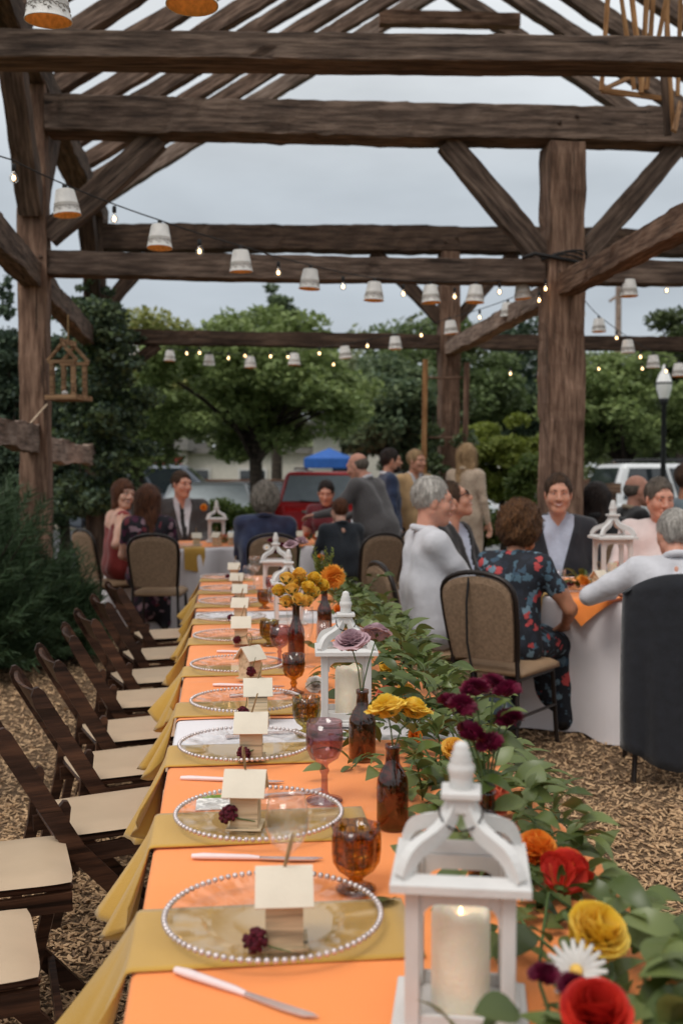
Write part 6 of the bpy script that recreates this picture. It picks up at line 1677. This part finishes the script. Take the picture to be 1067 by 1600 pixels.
def tree(label, name, base, ht, trunk_h, rx, rz, cz, leafL, cols, nclump, per, seed, trunk_r=.14, rad=.5, ry=None, cat='tree', group=None, up=.5, cone=0.0, mat=None, zmin=None):
    g = np.random.RandomState(seed); t = thing(name, label, cat, base, 0, group); ry = ry or rx
    clumps = []
    for i in range(nclump):
        d = g.normal(size=3); d /= np.linalg.norm(d); f = g.rand() ** .4; z = d[2] * f
        k = 1 - cone * (z * .5 + .5); c = np.array([d[0] * f * rx * k, d[1] * f * ry * k, cz + z * rz])
        c[2] += .12 * rz * math.sin(c[0] * 2.1 + seed) 
        clumps.append((c, rad * g.uniform(.6, 1.25) * (k if cone else 1)))
    C = crown_points(g, clumps, per, rad)
    if zmin is not None: C = C[C[:, 2] > zmin]
    V, F = leaves_np(C, leafL * g.uniform(.6, 1.3, len(C)), g, up)
    obj('crown', npmesh('crown', V, F, mat or leafmat('leaf_' + name + str(seed), cols, .6, .38)), t)
    m = MB(); m.tube([(0, 0, 0), (.02, 0, trunk_h * .5), (-.02, .03, trunk_h), (.0, 0, cz)], [trunk_r * 1.2, trunk_r, trunk_r * .85, trunk_r * .5], 10)
    for (c, r) in clumps[::max(1, nclump // 14)]:
        a = Vector((0, 0, trunk_h * (.75 + .25 * g.rand()))); e = Vector(c); m.tube([a, a.lerp(e, .5) + Vector((0, 0, .12)), e], [trunk_r * .45, trunk_r * .28, trunk_r * .1], 6)
    m.build('trunk', BARK, t)
    return t
GR = [s(95, 111, 70), s(137, 152, 92), s(176, 187, 114), s(115, 133, 82)]; GY = [s(112, 122, 66), s(140, 146, 82), s(96, 110, 62), s(154, 152, 90)]; GD = [s(72, 90, 70), s(98, 114, 82), s(121, 135, 95)]; GDK = [s(53, 68, 59), s(72, 90, 70), s(90, 105, 80)]
def px_m(Y): return FPX / Y
def tree_px(label, name, x, Y, ytop, ybot, wpx, cols, leafL, nclump, per, seed, ground=-.13, **k):
    """crown spans ytop..ybot and wpx wide in the photograph, standing at distance Y"""
    zt, zb = at(x, ytop, Y).z - ground, at(x, ybot, Y).z - ground; rx = wpx / 2 / px_m(Y)
    base = Vector((X_at(x, Y), Y, ground)); rz = (zt - zb) / 2
    return tree(label, name, base, zt, max(.3, zb + rz * .3), rx, rz, (zt + zb) / 2, leafL, cols, nclump, per, seed, **k)
tree_px('layered green tree behind the red car, the broadest crown in view', 'broad_tree', 400, 19.5, 500, 715, 360, GR, .13, 95, 330, 1, trunk_r=.13, rad=.48)
tree_px('yellow-green tree left of the broad tree, behind the vines', 'yellowing_tree', 265, 27, 505, 690, 230, GY, .17, 55, 260, 2, rad=.6, trunk_r=.14)
tree_px('tall dark evergreen rising behind the broad tree', 'dark_evergreen', 432, 40, 446, 640, 150, GD, .24, 60, 240, 3, rad=.62, trunk_r=.2, cone=.5)
tree_px('dark leafy tree left of the far post', 'dark_leafy_tree', 605, 25, 560, 730, 190, GD, .16, 60, 300, 4, rad=.55)
tree_px('grey-green tree behind the far post', 'grey_green_tree', 690, 33, 500, 700, 230, [s(73, 90, 53), s(109, 124, 80), s(90, 109, 61)], .2, 60, 240, 5, rad=.75)
tree_px('yellow-green layered shrub between the two right posts', 'layered_shrub', 785, 15.2, 655, 775, 150, [s(102, 117, 51), s(141, 151, 70), s(78, 95, 46), s(119, 131, 61)], .10, 46, 240, 6, rad=.24, trunk_r=.05, ground=-.08)
tree_px('dark trees seen between the two right posts', 'dark_back_tree', 800, 38, 520, 720, 190, GDK, .24, 55, 240, 7, rad=.8)
tree_px('leafy tree right of the stout post behind the street lamp', 'leafy_right_tree', 975, 22, 548, 735, 250, GR, .14, 80, 300, 8, rad=.5)
tree_px('taller tree at the right edge rising into the sky', 'tall_right_tree', 1062, 30, 468, 640, 130, [s(66, 80, 46), s(92, 104, 62), s(50, 62, 38)], .17, 46, 200, 9, rad=.55)
tree_px('tree behind the leafy tree at the right edge', 'back_right_tree', 1030, 34, 560, 730, 200, GD, .2, 40, 260, 10, rad=.8)
tree_px('small tree at the left of the parked grey car', 'small_left_tree', 215, 20, 590, 735, 110, GR, .11, 34, 260, 11, rad=.4)
# columnar evergreens at the left edge
tree_px('dark columnar evergreen at the left edge', 'columnar_evergreen', 14, 13.5, 410, 830, 105, GDK, .085, 110, 380, 12, rad=.34, cone=.75, ground=0, up=.1, trunk_r=.08)
tree_px('dark columnar evergreen just right of the near-left post', 'columnar_evergreen', 100, 15, 495, 830, 110, GDK, .09, 90, 330, 13, rad=.36, cone=.7, ground=0, up=.1, trunk_r=.08)
# a far wood that closes the view
def far_wood():
    g = np.random.RandomState(31); Cs = []
    for i in range(200):
        x = g.uniform(-34, 34); y = g.uniform(58, 74); h = 6.2 + 2.4 * math.sin(x * .35) + 1.6 * math.sin(x * 1.1 + 1) + g.rand() * 1.6; r = g.uniform(1.5, 2.6)
        for zz in np.arange(.6, h, 1.3):
            k = 46; d = g.normal(size=(k, 3)); d /= np.linalg.norm(d, axis=1)[:, None]; Cs.append(np.array([x, y, zz]) + d * r * g.rand(k, 1) ** .4 * np.array([1, 1, .7]))
    C = np.concatenate(Cs); V, F = leaves_np(C, g.uniform(.35, .75, len(C)), g, .4)
    o = obj('far_wood', npmesh('far_wood', V, F, leafmat('leaf_far', [s(82, 93, 70), s(112, 122, 88), s(95, 105, 80), s(129, 135, 97)], .6, .2))); tag(o, 'far belt of green woodland closing the view', 'woodland', kind='stuff')  # leaf colours lightened to stand in for distance haze
far_wood()
# feathery conifer bush at the left
def conifer(label, x, y, rx, ry, h, seed, n, group=None):
    g = np.random.RandomState(seed); t = thing('feathery_conifer', label, 'shrub', (x, y, 0), 0, group); V = []; F = []; o = 0
    m = MB()
    for k in range(int(n / 90)):
        a = g.rand() * 6.283; e = g.rand() ** .8; el = math.acos(1 - e * .98) ; d = np.array([math.cos(a) * math.sin(el), math.sin(a) * math.sin(el), math.cos(el)])
        tip = d * np.array([rx, ry, h]) * g.uniform(.78, 1.06) + np.array([0, 0, .12]); st = tip * g.uniform(.25, .45); drp = np.array([0, 0, -.10 * g.rand() * math.sin(el)])
        ts = g.rand(90); p = st + (tip - st) * ts[:, None] + drp * (ts ** 2)[:, None]
        dr = (tip - st) / np.linalg.norm(tip - st)
        off = g.normal(size=(90, 3)); off -= dr * (off @ dr)[:, None]; off /= np.linalg.norm(off, axis=1)[:, None]
        nd = dr * .75 + off * .55 + np.array([0, 0, -.15]); nd /= np.linalg.norm(nd, axis=1)[:, None]; L = g.uniform(.07, .16, 90) * (1.15 - .5 * ts)
        sd = np.cross(nd, g.normal(size=(90, 3))); sd /= np.linalg.norm(sd, axis=1)[:, None]
        w = .0045
        V.append(np.stack([p - sd * w, p + sd * w, p + nd * L[:, None] + sd * w * .3, p + nd * L[:, None] - sd * w * .3], 1).reshape(-1, 3))
        if k % 10 == 0: m.tube([(0, 0, 0), Vector(st) * .7, Vector(tip) * .9], [.02, .012, .004], 5)
    V = np.concatenate(V); obj('foliage', npmesh('foliage', V, np.arange(len(V)).reshape(-1, 4), leafmat('conifer_needle', [s(51, 70, 48), s(70, 92, 61), s(90, 114, 75), s(61, 80, 51)], .6, .2)), t)
    m.build('stem', BARK, t); return t
conifer('large feathery dark green conifer at the left edge below the rail', -2.95, 7.75, 1.0, .95, 1.72, 3, 66000)
conifer('smaller feathery conifer bush hugging the foot of the near-left post', -2.18, 8.2, .36, .42, .85, 4, 14000)
conifer('feathery conifer at the left edge behind the folding chairs', -3.15, 6.6, .75, .8, 1.0, 5, 26000)
# vines on the far-left post
def vine_mass(label, clumps, per, rad, seed, leafL, cols, post, name='climbing_vine', stems=()):
    g = np.random.RandomState(seed); t = thing(name, label, 'vine', post); C = crown_points(g, [(np.array(c) - np.array(post), r) for c, r in clumps], per, rad)
    V, F = leaves_np(C, leafL * g.uniform(.6, 1.3, len(C)), g, .1); obj('leaves', npmesh('leaves', V, F, leafmat('leaf_' + name + str(seed), cols, .5, .25)), t)
    for st in stems: m = MB(); m.tube([Vector(q) - Vector(post) for q in st], .008, 5); m.build('stem', BARK, t)
    return t
g = random.Random(9); cl = []
for k in range(150):
    y = g.uniform(470, 800); f = min(1, max(0, (y - 470) / 120)); xc = 160 - 6 * f; wd = 12 + 40 * f
    if y > 780: wd *= .8; xc -= 22
    x = g.gauss(xc, wd * .62); d = 12.55 + g.uniform(-.55, .5); cl.append((at(x, y, d), .13 + .12 * g.random()))
for (x, y) in ((130, 450), (125, 470), (122, 495), (170, 455), (178, 480), (190, 500), (200, 520), (145, 440), (138, 425), (205, 545), (215, 560)): cl.append((at(x, y, 12.4), .09))
vine_mass('dark ivy and vines engulfing the far-left post', cl, 210, .2, 3, .075, GDK + [s(66, 84, 44), s(90, 106, 58)], PE, stems=[[PE + Vector((.15, -.15, 0)), PE + Vector((.18, -.18, 1.5)), PE + Vector((.1, -.18, 3.2))], [PE + Vector((-.1, -.2, 0)), PE + Vector((-.15, -.22, 2)), PE + Vector((.12, -.2, 3.5))]])
cl = [(at(g.gauss(g.choice((672, 730)), 6), g.uniform(670, 810), 12.55 + g.uniform(-.2, .1)), .10 + .06 * g.random()) for k in range(26)] + [(at(g.gauss(690, 10), g.uniform(720, 800), 12.5), .09) for k in range(6)] + [(at(g.gauss(728, 10), g.uniform(520, 640), 12.9), .10) for k in range(14)]
vine_mass('leafy vine climbing the trellis round the far right post', cl, 90, .15, 4, .07, GD + [s(96, 112, 66)], PD, stems=[[PD + Vector((-.2, -.2, 0)), PD + Vector((-.15, -.2, 1.4)), PD + Vector((-.2, -.15, 2.2))]])
# low shrubs behind the tables
for (x, y0, y1, w, Y, sd, lb) in ((350, 780, 835, 70, 14.5, 1, 'low round shrub before the silver car'), (395, 790, 830, 50, 14.8, 2, 'low shrub left of the red car'), (640, 790, 850, 60, 13.6, 3, 'low shrub behind the white-haired man'), (755, 790, 850, 90, 13.2, 4, 'low shrub beside the pale car, behind the suited guests'), (825, 720, 800, 46, 13.0, 5, 'bright upright shrub at the foot of the stout post'), (915, 790, 850, 60, 14.5, 6, 'low shrub right of the stout post')):
    tree_px(lb, 'low_shrub', x, Y, y0, y1, w, [s(64, 82, 38), s(90, 108, 52), s(112, 128, 66)], .06, 26, 170, 40 + sd, ground=-.05, rad=.16, trunk_r=.03, cat='shrub', group='low shrubs behind the tables')
# grass blades on the lawn strip
def grass():
    g = np.random.RandomState(8); n = 26000; X = g.uniform(-6, 7, n); Y = g.uniform(12.3, 17, n); Z = .0 - .13 * np.clip((Y - 13.4) / 2.5, 0, 1); a = g.rand(n) * 6.283; w = .006; h = g.uniform(.04, .10, n); ln = g.normal(0, .03, (n, 2))
    b = np.stack([X, Y, Z], 1); sd = np.stack([np.cos(a), np.sin(a), np.zeros(n)], 1) * w; tp = b + np.concatenate([ln, h[:, None]], 1)
    V = np.stack([b - sd, b + sd, tp], 1).reshape(-1, 3); o = obj('grass', npmesh('grass', V, np.arange(3 * n).reshape(-1, 3), leafmat('grass_blade', [s(70, 92, 40), s(100, 120, 56), s(84, 104, 48)], .6, .3))); tag(o, 'short green grass between the barn and the parked cars', 'grass', kind='stuff')
grass()
# ================================================================ cars
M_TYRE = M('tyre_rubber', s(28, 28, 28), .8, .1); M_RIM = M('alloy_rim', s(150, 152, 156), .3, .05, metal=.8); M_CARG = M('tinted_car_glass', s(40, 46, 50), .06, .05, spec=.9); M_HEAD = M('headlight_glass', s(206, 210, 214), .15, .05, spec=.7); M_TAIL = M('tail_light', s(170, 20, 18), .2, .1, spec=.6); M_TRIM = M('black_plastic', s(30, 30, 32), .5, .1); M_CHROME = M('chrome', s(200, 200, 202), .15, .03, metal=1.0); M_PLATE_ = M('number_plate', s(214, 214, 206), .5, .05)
def car(label, loc, rz, paint, suv=True, name='parked_car', glassm=None):
    c = thing(name, label, 'car', loc, rz, 'parked cars'); W = .94 if suv else .90; G = glassm or M_CARG
    H = 1.74 if suv else 1.45; B = 1.06 if suv else .93
    body = [(-2.28, .42), (-2.33, .62), (-2.30, .95), (-2.22, B), (1.0, B), (1.15, B - .03), (2.05, B - .16), (2.25, B - .30), (2.32, .62), (2.28, .34), (1.85, .28)]
    def arch(cx, r=.40): return [(cx + r * math.cos(R(a)), .34 + r * math.sin(R(a))) for a in (0, 30, 60, 90, 120, 150, 180)]
    body = body[:-1] + arch(1.45) + arch(-1.42)
    body = [p if p[1] > .28 else (p[0], .28) for p in body]
    m = MB(); m.prism(body, -W, W, axis='y'); o = m.build('body', paint, c); bv = o.modifiers.new('b', 'BEVEL'); bv.width = .07; bv.segments = 3; bv.limit_method = 'ANGLE'; bv.angle_limit = R(50)
    if suv: lo = (-2.22, 1.02); hi = (-1.98, .28)
    else: lo = (-1.75, 1.05); hi = (-1.0, .18)
    def ring(f): x0 = lo[0] + (hi[0] - lo[0]) * f; x1 = lo[1] + (hi[1] - lo[1]) * f; w = (W - .03) * (1 - .17 * f); z = B - .01 + (H - B) * f; return x0, x1, w, z
    vs = []
    for f in (0, .5, 1.0): x0, x1, w, z = ring(f); vs += [(x0, -w, z), (x1, -w, z), (x1, w, z), (x0, w, z)]
    fs = [(8, 9, 10, 11)] + [(k * 4 + i, k * 4 + (i + 1) % 4, k * 4 + 4 + (i + 1) % 4, k * 4 + 4 + i) for k in (0, 1) for i in range(4)]
    m = MB(); m.add(vs, fs); o = m.build('cabin', paint, c); bv = o.modifiers.new('b', 'BEVEL'); bv.width = .09; bv.segments = 3; bv.limit_method = 'ANGLE'; bv.angle_limit = R(40)
    def pane(nm, quad, off):
        q = [Vector(p) + Vector(off) for p in quad]; cen = sum(q, Vector()) / 4; n_ = (q[1] - q[0]).cross(q[2] - q[0]).normalized(); mm_ = MB(); mm_.add([*q, *[p - n_ * .012 for p in q]], [(0, 1, 2, 3), (7, 6, 5, 4), (0, 4, 5, 1), (1, 5, 6, 2), (2, 6, 7, 3), (3, 7, 4, 0)]); return mm_.build(nm, G, c)
    a0, a1 = ring(.10), ring(.88)
    for sy in (-1, 1):
        xs0 = [a0[0] + .16, (a0[0] + a0[1]) / 2 - .45, (a0[0] + a0[1]) / 2 + .35, a0[1] - .22]; xs1 = [a1[0] + .12, (a1[0] + a1[1]) / 2 - .38, (a1[0] + a1[1]) / 2 + .22, a1[1] - .10]
        for k in range(3):
            qd = [(xs0[k] + .03, sy * a0[2], a0[3]), (xs0[k + 1] - .03, sy * a0[2], a0[3]), (xs1[k + 1] - .03, sy * a1[2], a1[3]), (xs1[k] + .03, sy * a1[2], a1[3])]
            pane('side_window', qd, (0, sy * .012, 0))
        mm_ = MB(); mm_.box((.85, sy * (W + .08), B + .05), (.12, .17, .12), bev=.03); mm_.build('mirror', paint, c)
        for xx in (1.45, -1.42):
            wl_ = MB(); rot = Matrix.Translation((xx, sy * (W - .10), .34)) @ Matrix.Rotation(sy * -math.pi / 2, 4, 'X'); wl_.lathe([(.2, .1), (.30, .11), (.335, .09), (.34, 0), (.335, -.09), (.30, -.11)], 24, mat=rot); w_ = wl_.build('wheel', M_TYRE, c); rm = MB(); rm.lathe([(0, .085), (.05, .09), (.18, .07), (.21, .10), (.22, .05)], 20, mat=rot); rm.build('rim', M_RIM, w_)
        MB().box((2.20, sy * (W - .22), B - .32), (.16, .34, .14), bev=.03).build('headlight', M_HEAD, c)
        MB().box((-2.28, sy * (W - .10), .92 if suv else .8), (.10, .18, .30 if suv else .16), bev=.025).build('tail_light', M_TAIL, c)
        if suv: MB().tube([(-1.75, sy * .62, H + .02), (-1.7, sy * .62, H + .06), (.05, sy * .62, H + .06), (.1, sy * .62, H + .02)], .018, 6).build('roof_rail', M_TRIM, c)
    pane('windshield', [(a0[1] + .0, -a0[2] + .07, a0[3]), (a0[1] + .0, a0[2] - .07, a0[3]), (a1[1], a1[2] - .07, a1[3]), (a1[1], -a1[2] + .07, a1[3])], (.012, 0, .012))
    pane('rear_window', [(a0[0], a0[2] - .09, a0[3] + .03), (a0[0], -a0[2] + .09, a0[3] + .03), (a1[0], -a1[2] + .09, a1[3]), (a1[0], a1[2] - .09, a1[3])], (-.014, 0, .008))
    MB().box((2.27, 0, .48), (.10, 1.5, .18), bev=.03).build('front_bumper', M_TRIM, c); MB().box((2.285, 0, .72), (.06, .9, .16), bev=.02).build('grille', M_TRIM, c)
    MB().box((-2.31, 0, .50), (.10, 1.66, .20), bev=.03).build('rear_bumper', M_TRIM if suv else paint, c); MB().box((-2.33, 0, .82), (.03, .34, .15), bev=.006).build('number_plate', M_PLATE_, c)
    if suv: MB().box((-2.325, 0, .955), (.03, .8, .05), bev=.01).build('chrome_strip', M_CHROME, c); MB().tube([(-2.20, 0, 1.13), (-2.215, .45, 1.16)], .012, 5).build('rear_wiper', M_TRIM, c)
    return c
def paint(name, c, metal=.3): return M(name, c, .28, .04, 3, metal=metal, spec=.6)
GZ = -.128
car('dark grey car side-on behind the stout suited man', (X_at(270, 23.5), 23.5, -.02), R(4), paint('dark_grey_paint', s(96, 102, 112)), True)
car('silver car facing the barn behind the left table', (X_at(322, 19.8), 20.2, GZ + .02), R(-84), paint('silver_paint', s(200, 204, 208)), False, glassm=M('painted_sky_glass', s(212, 220, 224), .12, .05, spec=1.0))  # pale pane colour is a painted reflection of the sky
car('red SUV with its rear towards the tables', (X_at(524, 21.5), 22.6, GZ - .06), R(84), paint('red_paint', s(196, 26, 30), .1), True, glassm=M('painted_grey_sky_glass', s(150, 158, 164), .15, .05, spec=.8))  # window colour painted grey to stand in for reflected sky
car('pale car with sloping hood behind the blonde woman', (X_at(712, 18.6), 18.6, GZ - .1), R(8), paint('pale_paint', s(196, 198, 202), .1), False, glassm=MATS['painted_sky_glass'])  # panes share the painted sky reflection
car('white SUV side-on at the right behind the pink-shirted man', (6.75, 19.0, -.06), R(3), paint('white_car_paint', s(214, 216, 218), .05), True)
car('black car beyond the silver car', (X_at(420, 26), 27, GZ), R(10), paint('black_paint', s(26, 26, 30), .2), False)
# ================================================================ walls, buildings, poles
M_STONE = M('pale_stone', s(150, 140, 128), .9, .3, 3.5, voronoi=True, bump=.6, bscale=30, stretch=(1, 1, 2.2)); M_BRICKW = M('cream_wall', s(206, 200, 190), .85, .05, 5)
wl_ = thing('low_stone_wall', 'low pale stone wall with brown coping beyond the parking lot', 'wall', (0, 31.5, GZ))
g = random.Random(3)
for row in range(4):
    x = -22.0 + (row % 2) * .3
    stones = [MB().box((0, 0, 0), (.70, .34, .325), bev=.03).mesh('stone', M_STONE), MB().box((0, 0, 0), (.52, .34, .325), bev=.03).mesh('stone', M_STONE)] if row == 0 else stones
    while x < 22:
        k = g.randrange(2); L = (.70, .52)[k]; o = obj('stone', stones[k], wl_, (x + L / 2, g.uniform(-.02, .02), .17 + row * .335)); x += L + .02
MB().box((0, 0, 1.42), (44.4, .5, .14), bev=.02).build('coping', wood('brown_coping', s(92, 66, 52), s(120, 90, 72)), wl_)
def building(label, name, x, y, w, d, h, wallm, bands, win, roofm, rh=.5):
    b = thing(name, label, 'building', (x, y, GZ)); MB().box((0, 0, h / 2), (w, d, h)).build('wall', wallm, b); MB().box((0, 0, h + rh / 2), (w + .6, d + .6, rh)).build('roof', roofm, b)
    for (z0, z1, m_) in bands: MB().box((0, -d / 2 - .03, (z0 + z1) / 2), (w + .02, .05, z1 - z0)).build('band', m_, b)
    for i in range(win):
        wx = -w / 2 + w * (i + .5) / win; f = MB().box((wx, -d / 2 - .05, h * .5), (1.3, .08, 1.3)).build('window', M_WHITE, b); MB().box((wx, -d / 2 - .095, h * .5), (1.1, .02, 1.1)).build('pane', M_CARG, f)
building('white low building with a red band behind the broad tree', 'white_building', X_at(225, 46), 48, 3.6, 6, 2.7, M_BRICKW, [(2.0, 2.45, M('red_fascia', s(150, 50, 40), .6))], 2, M('grey_roof', s(120, 116, 112)))
building('long white building behind the trunk of the broad tree', 'long_white_building', X_at(395, 47), 50, 7.5, 6, 2.6, M_BRICKW, [], 3, MATS['grey_roof'], .25)
building('pale building seen between the leaning man and the far post', 'pale_building', X_at(640, 44), 46, 8, 6, 3.3, M_BRICKW, [(1.2, 1.4, MATS['brown_coping'])], 3, MATS['grey_roof'])
cn = thing('blue_canopy', 'bright blue canopy tent behind the red SUV', 'canopy', (X_at(514, 33), 34.2, GZ)); M_BLUE = M('blue_canvas', s(40, 92, 168), .7, .08)
MB().add([(-.8, -.8, 2.15), (.8, -.8, 2.15), (.8, .8, 2.15), (-.8, .8, 2.15), (0, 0, 2.5), (-.8, -.8, 1.85), (.8, -.8, 1.85), (.8, .8, 1.85), (-.8, .8, 1.85)], [(0, 1, 4), (1, 2, 4), (2, 3, 4), (3, 0, 4), (0, 5, 6, 1), (1, 6, 7, 2), (2, 7, 8, 3), (3, 8, 5, 0)]).build('canvas', M_BLUE, cn)
for sx in (-1, 1):
    for sy in (-1, 1): MB().tube([(sx * .78, sy * .78, 0), (sx * .78, sy * .78, 1.9)], .03, 6).build('leg', M_RIM, cn)
# street lamp
Yl = 17.8; lp = thing('street_lamp', 'black street lamp with white acorn globe at the right', 'street lamp', (X_at(1035, Yl), Yl, GZ)); lp.scale = (.72, .72, 1.0); zt = at(1035, 632, Yl).z - GZ
M_BLKP = M('black_iron', s(22, 24, 26), .5, .1)
MB().lathe([(.16, 0), (.16, .3), (.09, .5), (.07, .9), (.055, zt), (.10, zt + .04), (.10, zt + .10), (0, zt + .1)], 14).build('pole', M_BLKP, lp)
MB().lathe([(.11, zt + .10), (.17, zt + .26), (.18, zt + .34)], 16).build('globe', M('frosted_globe', s(224, 224, 222), .4, .03), lp); MB().lathe([(.185, zt + .34), (.19, zt + .37), (.15, zt + .37)], 16).build('collar', M_BLKP, lp)
MB().lathe([(.18, zt + .37), (.12, zt + .50), (.05, zt + .58), (.055, zt + .62), (.02, zt + .66), (0, zt + .68)], 16).build('dome', MATS['frosted_globe'], lp)
# utility pole
Yp = 55.0; up_ = thing('utility_pole', 'pale utility pole with a crossarm against the sky', 'pole', (X_at(963, Yp), Yp, GZ)); zt = at(963, 448, Yp).z - GZ
MB().tube([(0, 0, 0), (0, 0, zt)], [.2, .15], 10).build('pole', W_PALE, up_); MB().box((-.1, 0, zt - .5), (.9, .12, .14), rot=Matrix.Rotation(R(-35), 3, 'Y')).build('crossarm', W_PALE, up_)
# brown rail fence beyond the stout post
rf = thing('rail_fence', 'brown rail fence right of the stout post', 'fence', (X_at(905, 16.5), 16.5, -.1))
for k in (-.6, .5): MB().box((k, 0, .7), (.12, .12, 1.4)).build('post', W_POST, rf)
for z in (1.06, .6): timber('rail', (-.72, -.08, z + .3), (.62, -.08, z + .3), .05, .14, W_POST, parent=rf)
# ================================================================ small things on the frame
Yf = 8.15; W_FEED = wood('aged_pine', s(128, 98, 72), s(164, 132, 100), grain=40, bump=.2)
fd = thing('bird_feeder', 'open wooden bird feeder house hanging by the near-left post', 'bird feeder', at(108, 622, Yf), R(-14)); kx = .86 * Yf / FPX
W_, H_ = 50 * kx, 92 * kx; pk = 112 * kx
MB().box((0, 0, 0), (62 * kx, 62 * kx, 9 * kx)).build('floor', W_FEED, fd)
for sx in (-1, 1):
    for sy in (-1, 1): MB().box((sx * 21 * kx, sy * 21 * kx, 33 * kx), (7 * kx, 7 * kx, 57 * kx)).build('upright', W_FEED, fd)
for sx in (-1, 1):
    MB().box((0, sx * 22 * kx, 64 * kx), (56 * kx, 6 * kx, 6 * kx)).build('top_rail', W_FEED, fd)
    for sy in (-1, 1):
        a_ = math.atan2(30, 28); MB().box((sx * 14 * kx, sy * 23 * kx, 81 * kx), (42 * kx, 6 * kx, 5 * kx), rot=Matrix.Rotation(sx * a_, 3, 'Y')).build('roof_slat', W_FEED, fd)
MB().box((0, 0, 100 * kx), (5 * kx, 52 * kx, 10 * kx)).build('ridge', W_FEED, fd); MB().tube([(0, 0, 100 * kx), (0, 0, 150 * kx)], .006, 5).build('hanger', M_TWINE, fd); MB().ball((-8 * kx, 0, 9 * kx), (6 * kx, 6 * kx, 5 * kx), 8, 6).build('seed_lump', F_WHT, fd)
# rope from the post to the left
rp_ = [at(74, 632, 8.35), at(45, 665, 8.0), at(15, 684, 7.6), at(-40, 690, 7.0)]; m = MB(); m.tube([p - rp_[0] for p in rp_], .008, 6); tag(m.build('rope', M('pale_rope', s(186, 164, 140), .9, .2, 80), None, rp_[0]), 'pale rope sagging from the near-left post over the rail', 'rope')
# trellis poles beside the far right post
for (x0, x1, yt, lb) in ((664, 660, 562, 'slim wooden trellis pole left of the far post'), (729, 722, 567, 'slim wooden trellis pole right of the far post')):
    a, b = at(x0, yt, 12.35), at(x1, 812, 12.35); b.z = -.02; m = thing('trellis_pole', lb, 'trellis', (b.x, b.y, 0)); timber('pole', Vector((0, 0, 0)), a - Vector((b.x, b.y, 0)), .06, .07, W_NEW if x0 < 700 else W_POST, up=(0, 1, 0), rough=.003, parent=m)
    for k in range(3): MB().tube([(0, .03, 1.2 + k * .7), (.32 if x0 < 700 else -.30, .12, 1.2 + k * .7)], .012, 6).build('rung', W_POST, m)
# hanging wooden lath chandelier at the upper right
ch = thing('lath_chandelier', 'hanging chandelier of thin wooden laths at the upper right corner', 'chandelier', at(1000, 160, 7.6)); cb = at(1000, 160, 7.6)
def lath(p, q, w=.03, t=.018, m_=None): timber('lath', p - cb, q - cb, w, t, m_ or W_NEW, up=(0, 1, 0), rough=.002, parent=ch)
n0, n1, n2 = at(939, 141, 7.5), at(1052, 205, 7.2), at(1062, 160, 7.9); n3 = at(985, 120, 8.0)
lath(n0, n3, .034); lath(n0, at(1040, 155, 7.7), .034); lath(n1, n2, .034); lath(n0 + Z3 * .0, at(951, -30, 7.5), .03)
for (a, b, c, d) in ((990, 140, 965, -40), (1001, 145, 1012, -40), (1003, 140, 982, -40), (1010, 140, 1022, -40), (1050, 200, 1038, -40), (1058, 150, 1064, -40), (1028, 60, 1048, -40), (1041, 70, 1042, -40)): lath(at(a, b, 7.6), at(c, d, 7.6), .036 if a % 2 else .03)
lath(at(1043, 212, 7.45), at(1035, 100, 7.45), .045, .02, W_DARK)
